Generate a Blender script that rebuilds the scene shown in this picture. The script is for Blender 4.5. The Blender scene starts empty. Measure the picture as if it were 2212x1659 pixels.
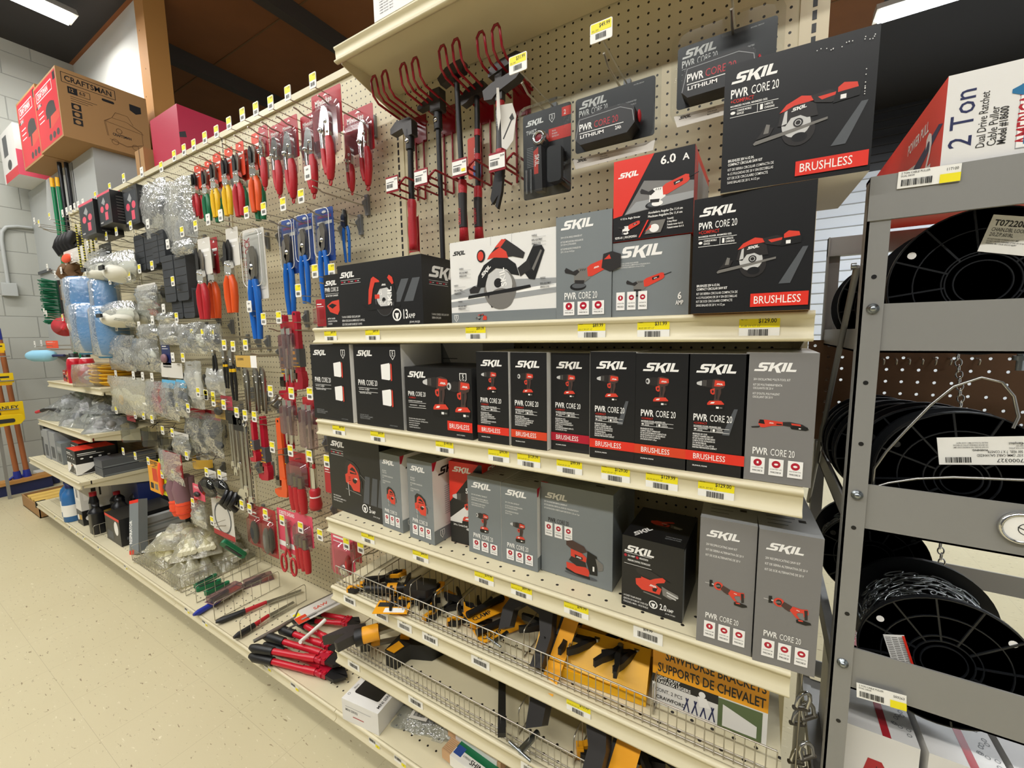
import bpy, math, random
from mathutils import Vector, Matrix
random.seed(7)
C = bpy.context.scene.collection
PI = math.pi
ZC = 1.375                      # eye height above the floor
W, H, F = 2212, 1659, 902.05
YAW, PITCH, ROLL = math.radians(31.065), math.radians(-6.705), math.radians(-.906)
EYE = Vector((0, -1.171, ZC))
def _axes():
    cy, sy = math.cos(YAW), math.sin(YAW)
    f = Vector((-sy*math.cos(PITCH), cy*math.cos(PITCH), math.sin(PITCH)))
    r = Vector((cy, sy, 0)); u = r.cross(f)
    return r*math.cos(ROLL)+u*math.sin(ROLL), u*math.cos(ROLL)-r*math.sin(ROLL), f
RT, UP, FW = _axes()
def at(px, py, axis, val):      # the point of a known plane that a survey ray meets
    d = FW*F + RT*(px-W/2) - UP*(py-H/2)
    return EYE + d*((val-EYE[axis])/d[axis])
def onY(px, py, y): return at(px, py, 1, y)

# ---------------------------------------------------------------- materials
def lin(c):
    if isinstance(c, str):
        c = c.lstrip('#'); c = [int(c[i:i+2], 16)/255 for i in (0, 2, 4)]
    return tuple(x/12.92 if x <= .04045 else ((x+.055)/1.055)**2.4 for x in c)
MATS = {}
def mat(name, col, rough=.5, metal=0., spec=.5, coat=0., bump=0., bscale=60., vary=0.):
    if name in MATS: return name
    m = bpy.data.materials.new(name); m.use_nodes = True
    nt = m.node_tree; b = nt.nodes['Principled BSDF']
    b.inputs['Base Color'].default_value = (*lin(col), 1)
    b.inputs['Roughness'].default_value = rough; b.inputs['Metallic'].default_value = metal
    b.inputs['Specular IOR Level'].default_value = spec
    b.inputs['Coat Weight'].default_value = coat
    if bump or vary:
        tc = nt.nodes.new('ShaderNodeTexCoord'); n = nt.nodes.new('ShaderNodeTexNoise')
        n.inputs['Scale'].default_value = bscale; n.inputs['Detail'].default_value = 4
        nt.links.new(tc.outputs['Object'], n.inputs['Vector'])
        if bump:
            bp = nt.nodes.new('ShaderNodeBump'); bp.inputs['Strength'].default_value = bump; bp.inputs['Distance'].default_value = .004
            nt.links.new(n.outputs['Fac'], bp.inputs['Height']); nt.links.new(bp.outputs['Normal'], b.inputs['Normal'])
        if vary:
            mx = nt.nodes.new('ShaderNodeMix'); mx.data_type = 'RGBA'; c = lin(col)
            mx.inputs['A'].default_value = (*[x*(1-vary) for x in c], 1); mx.inputs['B'].default_value = (*[min(1, x*(1+vary)) for x in c], 1)
            nt.links.new(n.outputs['Fac'], mx.inputs['Factor']); nt.links.new(mx.outputs['Result'], b.inputs['Base Color'])
    MATS[name] = m; return name
def mat_clear(name, tint='#f4f6f6', gloss=.16, rough=.08, milk=0., bump=0., bscale=40):
    if name in MATS: return name
    m = bpy.data.materials.new(name); m.use_nodes = True; nt = m.node_tree; nt.nodes.clear()
    o = nt.nodes.new('ShaderNodeOutputMaterial'); t = nt.nodes.new('ShaderNodeBsdfTransparent'); g = nt.nodes.new('ShaderNodeBsdfGlossy')
    t.inputs['Color'].default_value = (*lin(tint), 1); g.inputs['Roughness'].default_value = rough
    fr = nt.nodes.new('ShaderNodeLayerWeight'); fr.inputs['Blend'].default_value = .25
    ml = nt.nodes.new('ShaderNodeMath'); ml.operation = 'MULTIPLY_ADD'; ml.inputs[1].default_value = .55; ml.inputs[2].default_value = gloss*.4
    nt.links.new(fr.outputs['Fresnel'], ml.inputs[0])
    mx = nt.nodes.new('ShaderNodeMixShader'); nt.links.new(ml.outputs[0], mx.inputs[0])
    nt.links.new(t.outputs[0], mx.inputs[1]); nt.links.new(g.outputs[0], mx.inputs[2]); last = mx
    if milk:
        d = nt.nodes.new('ShaderNodeBsdfDiffuse'); d.inputs['Color'].default_value = (*lin(tint), 1)
        m2 = nt.nodes.new('ShaderNodeMixShader'); m2.inputs[0].default_value = milk
        nt.links.new(mx.outputs[0], m2.inputs[1]); nt.links.new(d.outputs[0], m2.inputs[2]); last = m2
    if bump:
        tc = nt.nodes.new('ShaderNodeTexCoord'); n = nt.nodes.new('ShaderNodeTexNoise'); n.inputs['Scale'].default_value = bscale
        bp = nt.nodes.new('ShaderNodeBump'); bp.inputs['Strength'].default_value = bump; bp.inputs['Distance'].default_value = .01
        nt.links.new(tc.outputs['Object'], n.inputs['Vector']); nt.links.new(n.outputs['Fac'], bp.inputs['Height']); nt.links.new(bp.outputs['Normal'], g.inputs['Normal'])
    nt.links.new(last.outputs[0], o.inputs['Surface']); MATS[name] = m; return name
def mat_emit(name, col, s):
    m = bpy.data.materials.new(name); m.use_nodes = True; b = m.node_tree.nodes['Principled BSDF']
    b.inputs['Emission Color'].default_value = (*lin(col), 1); b.inputs['Emission Strength'].default_value = s
    b.inputs['Base Color'].default_value = (.8, .8, .8, 1); MATS[name] = m; return name
def _math(nt, op, a, b=None, c=None):
    n = nt.nodes.new('ShaderNodeMath'); n.operation = op
    for i, v in enumerate((a, b, c)):
        if v is None: continue
        if isinstance(v, (int, float)): n.inputs[i].default_value = v
        else: nt.links.new(v, n.inputs[i])
    return n.outputs[0]
def mat_holes(name, col, ax, pitch, phase, r, band=None, stagger=False, rough=.45, hole='#1c1710'):
    """painted metal or hardboard with round punched holes on the two object axes ax"""
    m = bpy.data.materials.new(name); m.use_nodes = True; nt = m.node_tree; b = nt.nodes['Principled BSDF']
    b.inputs['Roughness'].default_value = rough
    tc = nt.nodes.new('ShaderNodeTexCoord'); sp = nt.nodes.new('ShaderNodeSeparateXYZ'); nt.links.new(tc.outputs['Object'], sp.inputs[0])
    co = [sp.outputs[i] for i in ax]
    q = [_math(nt, 'MULTIPLY', _math(nt, 'SUBTRACT', co[i], phase[i]), 1/pitch) for i in (0, 1)]
    if stagger:
        odd = _math(nt, 'MULTIPLY', _math(nt, 'MODULO', _math(nt, 'ABSOLUTE', _math(nt, 'ROUND', q[1])), 2), .5)
        q[0] = _math(nt, 'ADD', q[0], odd)
    d = [_math(nt, 'SUBTRACT', x, _math(nt, 'ROUND', x)) for x in q]
    rr = _math(nt, 'SQRT', _math(nt, 'ADD', _math(nt, 'MULTIPLY', d[0], d[0]), _math(nt, 'MULTIPLY', d[1], d[1])))
    f = _math(nt, 'LESS_THAN', rr, r/pitch)
    if band:
        g = _math(nt, 'MULTIPLY', _math(nt, 'GREATER_THAN', co[1], band[0]), _math(nt, 'LESS_THAN', co[1], band[1])); f = _math(nt, 'MULTIPLY', f, g)
    n = nt.nodes.new('ShaderNodeTexNoise'); n.inputs['Scale'].default_value = 6; nt.links.new(tc.outputs['Object'], n.inputs['Vector'])
    c = lin(col); v = nt.nodes.new('ShaderNodeMix'); v.data_type = 'RGBA'
    v.inputs['A'].default_value = (*[x*.93 for x in c], 1); v.inputs['B'].default_value = (*[min(1, x*1.06) for x in c], 1); nt.links.new(n.outputs['Fac'], v.inputs['Factor'])
    mx = nt.nodes.new('ShaderNodeMix'); mx.data_type = 'RGBA'; mx.inputs['B'].default_value = (*lin(hole), 1)
    nt.links.new(f, mx.inputs['Factor']); nt.links.new(v.outputs['Result'], mx.inputs['A']); nt.links.new(mx.outputs['Result'], b.inputs['Base Color'])
    MATS[name] = m; return name
# ---------------------------------------------------------------- mesh builder
def frame_for(d):
    d = Vector(d).normalized(); a = Vector((0, 0, 1)) if abs(d.z) < .9 else Vector((1, 0, 0))
    u = a.cross(d).normalized(); return u, d.cross(u), d
def circ(n, r=1., cx=0, cy=0, ry=None, a0=0): return [(cx+r*math.cos(a0+2*PI*i/n), cy+(ry or r)*math.sin(a0+2*PI*i/n)) for i in range(n)]
def rrect(x0, y0, x1, y1, r, n=3):
    o = []
    for cx, cy, a in ((x1-r, y1-r, 0), (x0+r, y1-r, 90), (x0+r, y0+r, 180), (x1-r, y0+r, 270)):
        for i in range(n+1): t = math.radians(a+90*i/n); o.append((cx+r*math.cos(t), cy+r*math.sin(t)))
    return o
class MB:
    def __init__(s): s.v = []; s.f = []; s.m = []; s.sm = []; s.mats = []
    def mi(s, m):
        if m not in s.mats: s.mats.append(m)
        return s.mats.index(m)
    def add(s, vs, fs, m, smooth=False):
        b = len(s.v); k = s.mi(m); s.v.extend(tuple(x) for x in vs)
        for f in fs: s.f.append([b+i for i in f]); s.m.append(k); s.sm.append(smooth)
    def box(s, a, b, m, M=None):
        x0, y0, z0 = a; x1, y1, z1 = b
        v = [Vector(p) for p in ((x0,y0,z0),(x1,y0,z0),(x1,y1,z0),(x0,y1,z0),(x0,y0,z1),(x1,y0,z1),(x1,y1,z1),(x0,y1,z1))]
        if M: v = [M@p for p in v]
        s.add(v, [(0,3,2,1),(4,5,6,7),(0,1,5,4),(1,2,6,5),(2,3,7,6),(3,0,4,7)], m); return s
    def prism(s, pts, O, U, V, N, t, m, smooth=False):
        """outline pts in the U,V plane at O, thickness t along N"""
        O, U, V, N = Vector(O), Vector(U), Vector(V), Vector(N); n = len(pts)
        v = [O+U*x+V*y for x, y in pts]; v += [p+N*t for p in v]
        if U.cross(V).dot(N)*t > 0: fs = [tuple(range(n-1, -1, -1)), tuple(range(n, 2*n))]; q = lambda i, j: (i, j, j+n, i+n)
        else: fs = [tuple(range(n)), tuple(range(2*n-1, n-1, -1))]; q = lambda i, j: (j, i, i+n, j+n)
        s.add(v, fs, m); s.add(v, [q(i, (i+1) % n) for i in range(n)], m, smooth); return s
    def tube(s, pts, r, m, n=8, closed=False):
        P = [Vector(p) for p in pts]; k = len(P); R = r if isinstance(r, (list, tuple)) else [r]*k
        u = None; vs = []
        for i in range(k):
            if closed: d = P[(i+1) % k]-P[i-1]
            else: d = P[min(i+1, k-1)]-P[max(i-1, 0)]
            d = d.normalized() if d.length > 1e-9 else Vector((0, 0, 1))
            if u is None: u, w, _ = frame_for(d)
            else:
                u = u-d*u.dot(d); u = u.normalized() if u.length > 1e-6 else frame_for(d)[0]; w = d.cross(u)
            for j in range(n): a = 2*PI*j/n; vs.append(P[i]+(u*math.cos(a)+w*math.sin(a))*R[i])
        fs = []
        for i in range(k if closed else k-1):
            for j in range(n): a = i*n+j; b = i*n+(j+1) % n; i2 = (i+1) % k; fs.append((a, b, i2*n+(j+1) % n, i2*n+j))
        s.add(vs, fs, m, True)
        if not closed: s.add([vs[j] for j in range(n)], [tuple(range(n-1, -1, -1))], m); s.add(vs[-n:], [tuple(range(n))], m)
        return s
    def lathe(s, prof, O, A, m, n=24, smooth=True, squash=1.):
        u, w, d = frame_for(A); O = Vector(O); k = len(prof); vs = []
        for r, h in prof:
            for j in range(n): a = 2*PI*j/n; vs.append(O+d*h+(u*math.cos(a)+w*math.sin(a)*squash)*max(r, 1e-5))
        s.add(vs, [(i*n+j, i*n+(j+1) % n, (i+1)*n+(j+1) % n, (i+1)*n+j) for i in range(k-1) for j in range(n)], m, smooth)
        if prof[0][0] > 1e-4: s.add(vs[:n], [tuple(range(n-1, -1, -1))], m)
        if prof[-1][0] > 1e-4: s.add(vs[-n:], [tuple(range(n))], m)
        return s
    def cyl(s, a, b, r, m, n=16): a, b = Vector(a), Vector(b); return s.lathe([(r, 0), (r, (b-a).length)], a, b-a, m, n)
    def ell(s, c, r, m, n=16, k=9):
        c = Vector(c); vs = []; fs = []
        for i in range(k+1):
            t = PI*i/k
            for j in range(n): a = 2*PI*j/n; vs.append(c+Vector((r[0]*math.sin(t)*math.cos(a), r[1]*math.sin(t)*math.sin(a), r[2]*math.cos(t))))
        for i in range(k):
            for j in range(n): fs.append((i*n+j, (i+1)*n+j, (i+1)*n+(j+1) % n, i*n+(j+1) % n))
        s.add(vs, fs, m, True); return s
    def obj(s, name, parent=None, loc=None, rot=None, bevel=0):
        me = bpy.data.meshes.new(name); me.from_pydata(s.v, [], s.f)
        for x in s.mats: me.materials.append(MATS[x])
        me.polygons.foreach_set('material_index', s.m); me.polygons.foreach_set('use_smooth', s.sm); me.update()
        o = bpy.data.objects.new(name, me); C.objects.link(o)
        if parent: o.parent = parent
        if loc is not None: o.location = loc
        if rot is not None: o.rotation_euler = rot
        if bevel:
            b = o.modifiers.new('edge', 'BEVEL'); b.width = bevel; b.segments = 2; b.limit_method = 'ANGLE'; b.angle_limit = math.radians(40)
        return o
def tag(o, label, cat, group=None, kind=None):
    o['label'] = label; o['category'] = cat
    if group: o['group'] = group
    if kind: o['kind'] = kind
    return o
def struct(o): o['kind'] = 'structure'; return o
def thing(name, label, cat, loc, rot=(0, 0, 0), group=None):
    o = bpy.data.objects.new(name, None); C.objects.link(o); o.empty_display_size = .02
    o.location = loc; o.rotation_euler = rot; return tag(o, label, cat, group)
# ---------------------------------------------------------------- lettering and print
_TX = {}
def text_mesh(t, bold=False, res=2):
    k = (t, bold, res)
    if k not in _TX:
        cu = bpy.data.curves.new('lettering', 'FONT'); cu.body = t; cu.size = 1.4; cu.resolution_u = res; cu.fill_mode = 'FRONT'
        cu.offset = .028 if bold else .004
        o = bpy.data.objects.new('lettering', cu); me = bpy.data.meshes.new_from_object(o)
        v = [(p.co.x, p.co.y) for p in me.vertices]; f = [tuple(p.vertices) for p in me.polygons]
        fl = []
        for q in f:
            a = sum(v[q[i]][0]*v[q[(i+1) % len(q)]][1]-v[q[(i+1) % len(q)]][0]*v[q[i]][1] for i in range(len(q)))
            fl.append(q if a > 0 else q[::-1])
        bpy.data.objects.remove(o); bpy.data.meshes.remove(me); bpy.data.curves.remove(cu)
        xs = [p[0] for p in v] or [0]; x0 = min(xs); _TX[k] = ([(x-x0, y) for x, y in v], fl, max(xs)-x0)
    return _TX[k]
SK = [[(-.2,0),(.72,0),(.92,.13),(.9,.5),(.76,.61),(.36,.61),(.36,.77),(1.02,.77),(1.02,1),(.2,1),(.04,.87),(.05,.5),(.18,.39),(.58,.39),(.58,.23),(-.2,.23)],
      [(1.06,0),(1.36,0),(1.36,.3),(1.5,.42),(1.86,-.14),(2.24,-.14),(1.78,.56),(2.2,1),(1.8,1),(1.36,.54),(1.36,1),(1.06,1)],
      [(2.18,0),(2.48,0),(2.48,1),(2.18,1)], [(2.6,0),(3.46,0),(3.46,.24),(2.9,.24),(2.9,1),(2.6,1)]]
class Print:
    """flat print on a face: O corner, U right, V up, N outwards, sizes in metres times s"""
    def __init__(s, mb, O, U, V, N): s.mb = mb; s.O = Vector(O); s.U = Vector(U).normalized(); s.V = Vector(V).normalized(); s.N = Vector(N).normalized(); s.k = 0; s.T = (0, 0, 1, 0)
    def at(s, cx=0, cy=0, sc=1, rot=0): s.T = (cx, cy, sc, math.radians(rot)); return s
    def _p(s, x, y, h):
        cx, cy, sc, r = s.T; x, y = x*sc, y*sc; c, n = math.cos(r), math.sin(r)
        return s.O+s.U*(cx+x*c-y*n)+s.V*(cy+x*n+y*c)+s.N*h
    def poly(s, m, pts):
        a = sum(pts[i][0]*pts[(i+1) % len(pts)][1]-pts[(i+1) % len(pts)][0]*pts[i][1] for i in range(len(pts)))
        if a < 0: pts = pts[::-1]
        s.k += 1; h = .00025+s.k*.000025; s.mb.add([s._p(x, y, h) for x, y in pts], [tuple(range(len(pts)))], m); return s
    def rect(s, m, x0, y0, x1, y1): return s.poly(m, [(x0,y0),(x1,y0),(x1,y1),(x0,y1)])
    def ell(s, m, x, y, rx, ry=None, n=18, rot=0):
        c, q = math.cos(math.radians(rot)), math.sin(math.radians(rot))
        return s.poly(m, [(x+a*c-b*q, y+a*q+b*c) for a, b in circ(n, rx, ry=ry or rx)])
    def line(s, m, pts, w):
        for (a, b), (c, d) in zip(pts, pts[1:]):
            l = math.hypot(c-a, d-b) or 1; nx, ny = -(d-b)/l*w/2, (c-a)/l*w/2
            s.poly(m, [(a+nx,b+ny),(a-nx,b-ny),(c-nx,d-ny),(c+nx,d+ny)])
        return s
    def ring(s, m, x, y, r, w, n=20):
        p = circ(n+1, 1); o = circ(n, r, x, y); i = circ(n, r-w, x, y)
        s.k += 1; h = .00025+s.k*.000025
        s.mb.add([s._p(*q, h) for q in o+i], [(a, (a+1) % n, n+(a+1) % n, n+a) for a in range(n)], m); return s
    def text(s, m, t, x, y, h, bold=False, sx=.8, al='l', fit=None, rot=0, shear=0, res=2):
        v, f, w = text_mesh(t, bold, res); k = h*sx
        if fit and w*k > fit: k = fit/w
        ox = x-(w*k if al == 'r' else w*k/2 if al == 'c' else 0); s.k += 1; z = .00025+s.k*.000025
        c, q = math.cos(math.radians(rot)), math.sin(math.radians(rot)); o = []
        for a, b in v:
            X, Y = ox-x+a*k+shear*b*h, b*h; o.append(s._p(x+X*c-Y*q, y+X*q+Y*c, z))
        s.mb.add(o, f, m); return s
    def skil(s, m, x, y, w, rot=0):
        k = w/3.9; c, q = math.cos(math.radians(rot)), math.sin(math.radians(rot))
        for P in SK:
            o = []
            for a, b in P: X, Y = (a+.2+.27*b)*k, b*k*.92; o.append((x+X*c-Y*q, y+X*q+Y*c))
            s.poly(m, o)
        return s
    def barcode(s, m, x0, y0, x1, y1, seed=1):
        r = random.Random(seed); x = x0; u = (x1-x0)/60
        while x < x1:
            w = u*r.choice((1, 1, 2, 3)); s.rect(m, x, y0, min(x+w, x1), y1); x += w+u*r.choice((1, 1, 2))
        return s
# ---------------------------------------------------------------- colours
for n, c, r, me in (
    ('cream paint', '#d9cfae', .38, 0), ('black print', '#141414', .42, 0), ('carton black', '#1b1b1c', .36, 0), ('carton grey', '#7b8183', .42, 0), ('carton warm grey', '#7d7b79', .42, 0),
    ('carton white', '#e6e4e0', .45, 0), ('kraft', '#a98152', .75, 0), ('kraft dark', '#6d4f30', .8, 0), ('print white', '#f4f2ee', .5, 0), ('print grey', '#9b9d9e', .5, 0),
    ('print red', '#e0301f', .45, 0), ('tool red', '#d8402e', .4, 0), ('tool dark', '#2a2726', .4, 0), ('tool brown', '#4a3530', .45, 0), ('tool silver', '#c9c8c6', .35, 0), ('tool mid', '#77746f', .4, 0),
    ('label yellow', '#f3e31a', .5, 0), ('label white', '#f1efe8', .5, 0), ('ink', '#2b2a28', .6, 0), ('crimson', '#b3142f', .38, 0), ('card red', '#b0202a', .4, 0), ('card orange', '#d8401f', .45, 0),
    ('grip red', '#b8202a', .42, 0), ('grip yellow', '#e9b90f', .4, 0), ('grip green', '#0d6b43', .4, 0), ('grip orange', '#e2561c', .4, 0), ('grip blue', '#1565c0', .38, 0), ('grip black', '#191919', .45, 0),
    ('card blue', '#2f4f9a', .4, 0), ('navy', '#1c2452', .5, 0), ('hook red', '#8f0f1e', .25, 0), ('forged black', '#1c1b1b', .45, .2), ('axe grey', '#403e3d', .4, .5), ('chrome', '#d4d4d2', .16, 1), ('steel', '#a9a8a4', .3, 1), ('dull steel', '#8a857c', .38, 1), ('zinc', '#9aa0a3', .3, 1),
    ('wire', '#b9b4a8', .3, .9), ('clip grey', '#85888a', .5, .1), ('rack grey', '#8d8c88', .42, .15), ('spool black', '#15171a', .38, 0), ('box craft red', '#d5152b', .42, 0), ('magenta red', '#b3123c', .42, 0),
    ('wood stud', '#c08b4a', .7, 0), ('wood shim', '#cfa67c', .7, 0), ('handle wood', '#a8643a', .5, 0), ('white wall', '#d9dbd6', .7, 0), ('pier grey', '#b4b7b5', .6, 0), ('dark deck', '#211d1b', .6, 0),
    ('beam', '#3a332d', .6, 0), ('siding', '#dfe5ee', .5, 0), ('black boards', '#131214', .45, 0), ('plastic white', '#e8e6dc', .4, 0), ('mask white', '#e9e7da', .7, 0), ('glove cream', '#e9e4c8', .7, 0), ('rope yellow', '#eab215', .5, 0),
    ('towel blue', '#3e8fd0', .75, 0), ('pale blue', '#8cc3dd', .6, 0), ('can red', '#c11b2c', .3, 0), ('green bristle', '#0e6b4a', .6, 0), ('green pole', '#0f7a4d', .3, 0), ('black pole', '#16161b', .35, 0), ('stanley yellow', '#f1cb12', .42, 0),
    ('blue paint', '#26369a', .4, 0), ('orange hi vis', '#f4552f', .6, 0), ('lime', '#d6e021', .6, 0), ('mauve', '#85626a', .5, 0), ('charcoal foam', '#33363a', .7, 0), ('light blue print', '#63b4de', .5, 0), ('card pale', '#d9d5cc', .6, 0), ('blue bottle', '#2f6ba8', .35, 0), ('bottle black', '#19191b', .3, 0),
    ('cord dark', '#2d2d28', .6, 0), ('cord yellow', '#d8cc4a', .6, 0), ('tan card', '#c9a24b', .6, 0), ('amber lens', '#b58d2a', .2, 0), ('power yellow', '#f0a51c', .45, 0), ('dark blue', '#17275e', .45, 0), ('pink print', '#e2566c', .5, 0), ('amber paint', '#f2b411', .45, 0), ('olive print', '#5b6b45', .6, 0), ('bird blue', '#1d6f9e', .5, 0), ('roller', '#d9b45c', .8, 0), ('cap dark', '#2c2c2e', .6, 0), ('skin print', '#c79a78', .6, 0), ('shadow grey', '#53565a', .5, 0), ('aluminium', '#c9c9c6', .45, .7)):
    mat(n, c, r, me)
MATS.pop('grip red'); mat('grip red', '#b8202a', .4, bump=.25, bscale=300)
mat_clear('clear plastic'); mat_clear('clear bag', '#f0f2f0', .22, .12, .10, .8, 60); mat_clear('milky bag', '#eff0ea', .25, .15, .25, .8, 70); mat_clear('smoke lens', '#8e8f88', .3, .06); mat_clear('clear lens', '#dfe6ea', .3, .05); mat_clear('pale bag', '#f3f0dc', .22, .14, .2, .9, 50)
mat_clear('violet blister', '#d9c3c8', .25, .1, .06)
PEG = .0254
mat_holes('pegboard', '#d3c9a8', (0, 2), PEG, (-1.1005, .6967+ZC), .0030)
mat_holes('deck perforated', '#d9cfae', (0, 1), PEG*1.5, (0, -.018), .0036, (-.385, -.3), True)
mat_holes('base perforated', '#d9cfae', (0, 1), PEG*1.3, (0, -.012), .0034, (-.37, -.2), True)
mat_emit('lamp tube', '#f4f8ff', 14)

# ---------------------------------------------------------------- room shell
def floor_mat():
    m = bpy.data.materials.new('vinyl tile'); m.use_nodes = True; nt = m.node_tree; b = nt.nodes['Principled BSDF']; b.inputs['Roughness'].default_value = .32
    tc = nt.nodes.new('ShaderNodeTexCoord'); sp = nt.nodes.new('ShaderNodeSeparateXYZ'); nt.links.new(tc.outputs['Object'], sp.inputs[0])
    fs = []
    for i, ph in ((0, -1.305), (1, -.503)):
        q = _math(nt, 'MULTIPLY', _math(nt, 'SUBTRACT', sp.outputs[i], ph), 1/.3048); fs.append(_math(nt, 'LESS_THAN', _math(nt, 'ABSOLUTE', _math(nt, 'SUBTRACT', q, _math(nt, 'ROUND', q))), .0024))
    seam = _math(nt, 'MULTIPLY', _math(nt, 'MAXIMUM', *fs), .35)
    mp = nt.nodes.new('ShaderNodeMapping'); mp.inputs['Rotation'].default_value = (0, 0, .5); mp.inputs['Scale'].default_value = (34, 105, 1); nt.links.new(tc.outputs['Object'], mp.inputs[0])
    n1 = nt.nodes.new('ShaderNodeTexNoise'); n1.inputs['Scale'].default_value = 1; n1.inputs['Detail'].default_value = 3; n1.inputs['Distortion'].default_value = .6; nt.links.new(mp.outputs[0], n1.inputs[0])
    r1 = nt.nodes.new('ShaderNodeValToRGB'); e = r1.color_ramp.elements; e[0].position = .27; e[0].color = (*lin('#8d7c60'), 1); e[1].position = .345; e[1].color = (*lin('#d2c8a6'), 1)
    x = r1.color_ramp.elements.new(.66); x.color = (*lin('#d2c8a6'), 1); x = r1.color_ramp.elements.new(.74); x.color = (*lin('#e6dec4'), 1)
    nt.links.new(n1.outputs['Fac'], r1.inputs[0])
    n2 = nt.nodes.new('ShaderNodeTexNoise'); n2.inputs['Scale'].default_value = 1.7; nt.links.new(tc.outputs['Object'], n2.inputs[0])
    tn = nt.nodes.new('ShaderNodeMix'); tn.data_type = 'RGBA'; tn.blend_type = 'MULTIPLY'; tn.inputs['Factor'].default_value = 1
    r2 = nt.nodes.new('ShaderNodeValToRGB'); r2.color_ramp.elements[0].color = (.9, .88, .82, 1); r2.color_ramp.elements[1].color = (1, 1, .98, 1); nt.links.new(n2.outputs['Fac'], r2.inputs[0])
    nt.links.new(r1.outputs[0], tn.inputs['A']); nt.links.new(r2.outputs[0], tn.inputs['B'])
    mx = nt.nodes.new('ShaderNodeMix'); mx.data_type = 'RGBA'; mx.inputs['B'].default_value = (*lin('#8b7f63'), 1); nt.links.new(seam, mx.inputs['Factor']); nt.links.new(tn.outputs['Result'], mx.inputs['A'])
    nt.links.new(mx.outputs['Result'], b.inputs['Base Color']); MATS['vinyl tile'] = m
floor_mat()
def block_mat():
    m = bpy.data.materials.new('painted block'); m.use_nodes = True; nt = m.node_tree; b = nt.nodes['Principled BSDF']; b.inputs['Roughness'].default_value = .6
    tc = nt.nodes.new('ShaderNodeTexCoord'); sp = nt.nodes.new('ShaderNodeSeparateXYZ'); cb = nt.nodes.new('ShaderNodeCombineXYZ'); nt.links.new(tc.outputs['Object'], sp.inputs[0])
    nt.links.new(sp.outputs[1], cb.inputs[0]); nt.links.new(sp.outputs[2], cb.inputs[1])
    k = nt.nodes.new('ShaderNodeTexBrick'); k.inputs['Scale'].default_value = 1; k.inputs['Brick Width'].default_value = .4064; k.inputs['Row Height'].default_value = .2032; k.inputs['Mortar Size'].default_value = .005; k.inputs['Mortar Smooth'].default_value = .6
    for n, c in (('Color1', '#b3b4ac'), ('Color2', '#adaea7'), ('Mortar', '#94958f')): k.inputs[n].default_value = (*lin(c), 1)
    nt.links.new(cb.outputs[0], k.inputs[0]); nt.links.new(k.outputs['Color'], b.inputs['Base Color'])
    bp = nt.nodes.new('ShaderNodeBump'); bp.inputs['Strength'].default_value = .5; bp.inputs['Distance'].default_value = .006; bp.invert = True; nt.links.new(k.outputs['Fac'], bp.inputs['Height']); nt.links.new(bp.outputs[0], b.inputs['Normal']); MATS['painted block'] = m
block_mat()
mat('insulation', '#80502a', .75, vary=.18, bscale=3)
X0, X1, Y0, Y1, ZT = -6.17, 4.2, -4.6, 6.2, ZC+2.8
struct(MB().box((X0-.2, Y0, -.1), (X1, Y1, 0), 'vinyl tile').obj('floor'))
struct(MB().box((X0-.2, Y0, -.1), (X0, Y1, ZT), 'painted block').obj('wall_left'))
struct(MB().box((X0, Y0, ZT), (X1, .47, ZT+.1), 'dark deck').obj('ceiling_front'))
m = MB(); m.box((X0, .47, ZT), (.75, Y1, ZT+.1), 'insulation')
for y in (1.25, 2.45, 3.65): m.box((X0, y, ZT-.004), (.75, y+.012, ZT), 'kraft dark')
struct(m.obj('ceiling_insulated'))
struct(MB().box((.75, .47, ZT), (X1, Y1, ZT+.1), 'dark deck').obj('ceiling_right'))
for i, x in enumerate((-5.02, -3.55, -2.1, -.65)):
    b = struct(MB().box((x-.05, .6, ZT-.14), (x+.05, Y1, ZT), 'beam').obj('beam_%d' % (i+1)))
m = MB(); zs = ZC+2.05
m.box((X0, Y1, 0), (X1, Y1+.1, zs), 'siding'); m.box((X0, Y1, zs), (X1, Y1+.1, ZT), 'black boards')
for k in range(1, 24): m.box((X0, Y1-.012, k*.145), (X1, Y1, k*.145+.01), 'print grey')
for k in range(1, 9): m.box((X0, Y1-.02, zs+k*.1), (X1, Y1, zs+k*.1+.012), 'dark deck')
struct(m.obj('wall_back'))
struct(MB().box((X1, Y0, 0), (X1+.1, Y1, ZT), 'siding').obj('wall_right'))
m = MB(); m.box((X0, .058, ZC-.12), (-4.36, .95, ZC+1.44), 'pier grey'); m.box((X0, .2, 0), (-4.36, .95, ZC-.12), 'pier grey')
m.box((X0+.03, .04, ZC+.66), (X0+.42, .05, ZC+.685), 'shadow grey')
for x, z in ((-4.36, 1.2), (-4.36, .95)):
    for y in (.2, .4): m.box((x, y, ZC+z-.006), (x+.001, y+.006, ZC+z), 'shadow grey')
struct(m.obj('wall_pier'))
struct(MB().box((X0, .5, ZC+1.44), (-4.52, .6, ZT), 'white wall').obj('wall_upper'))
m = MB(); m.box((-4.52, .47, ZC+1.44), (-4.36, .62, ZT), 'wood stud')
for z in (1.62, 1.78, 2.0, 2.2, 2.5): m.box((-4.46+.03*math.sin(z*9), .469, ZC+z), (-4.452+.03*math.sin(z*9), .47, ZC+z+.01), 'kraft dark')
struct(m.obj('trim_stud'))

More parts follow.
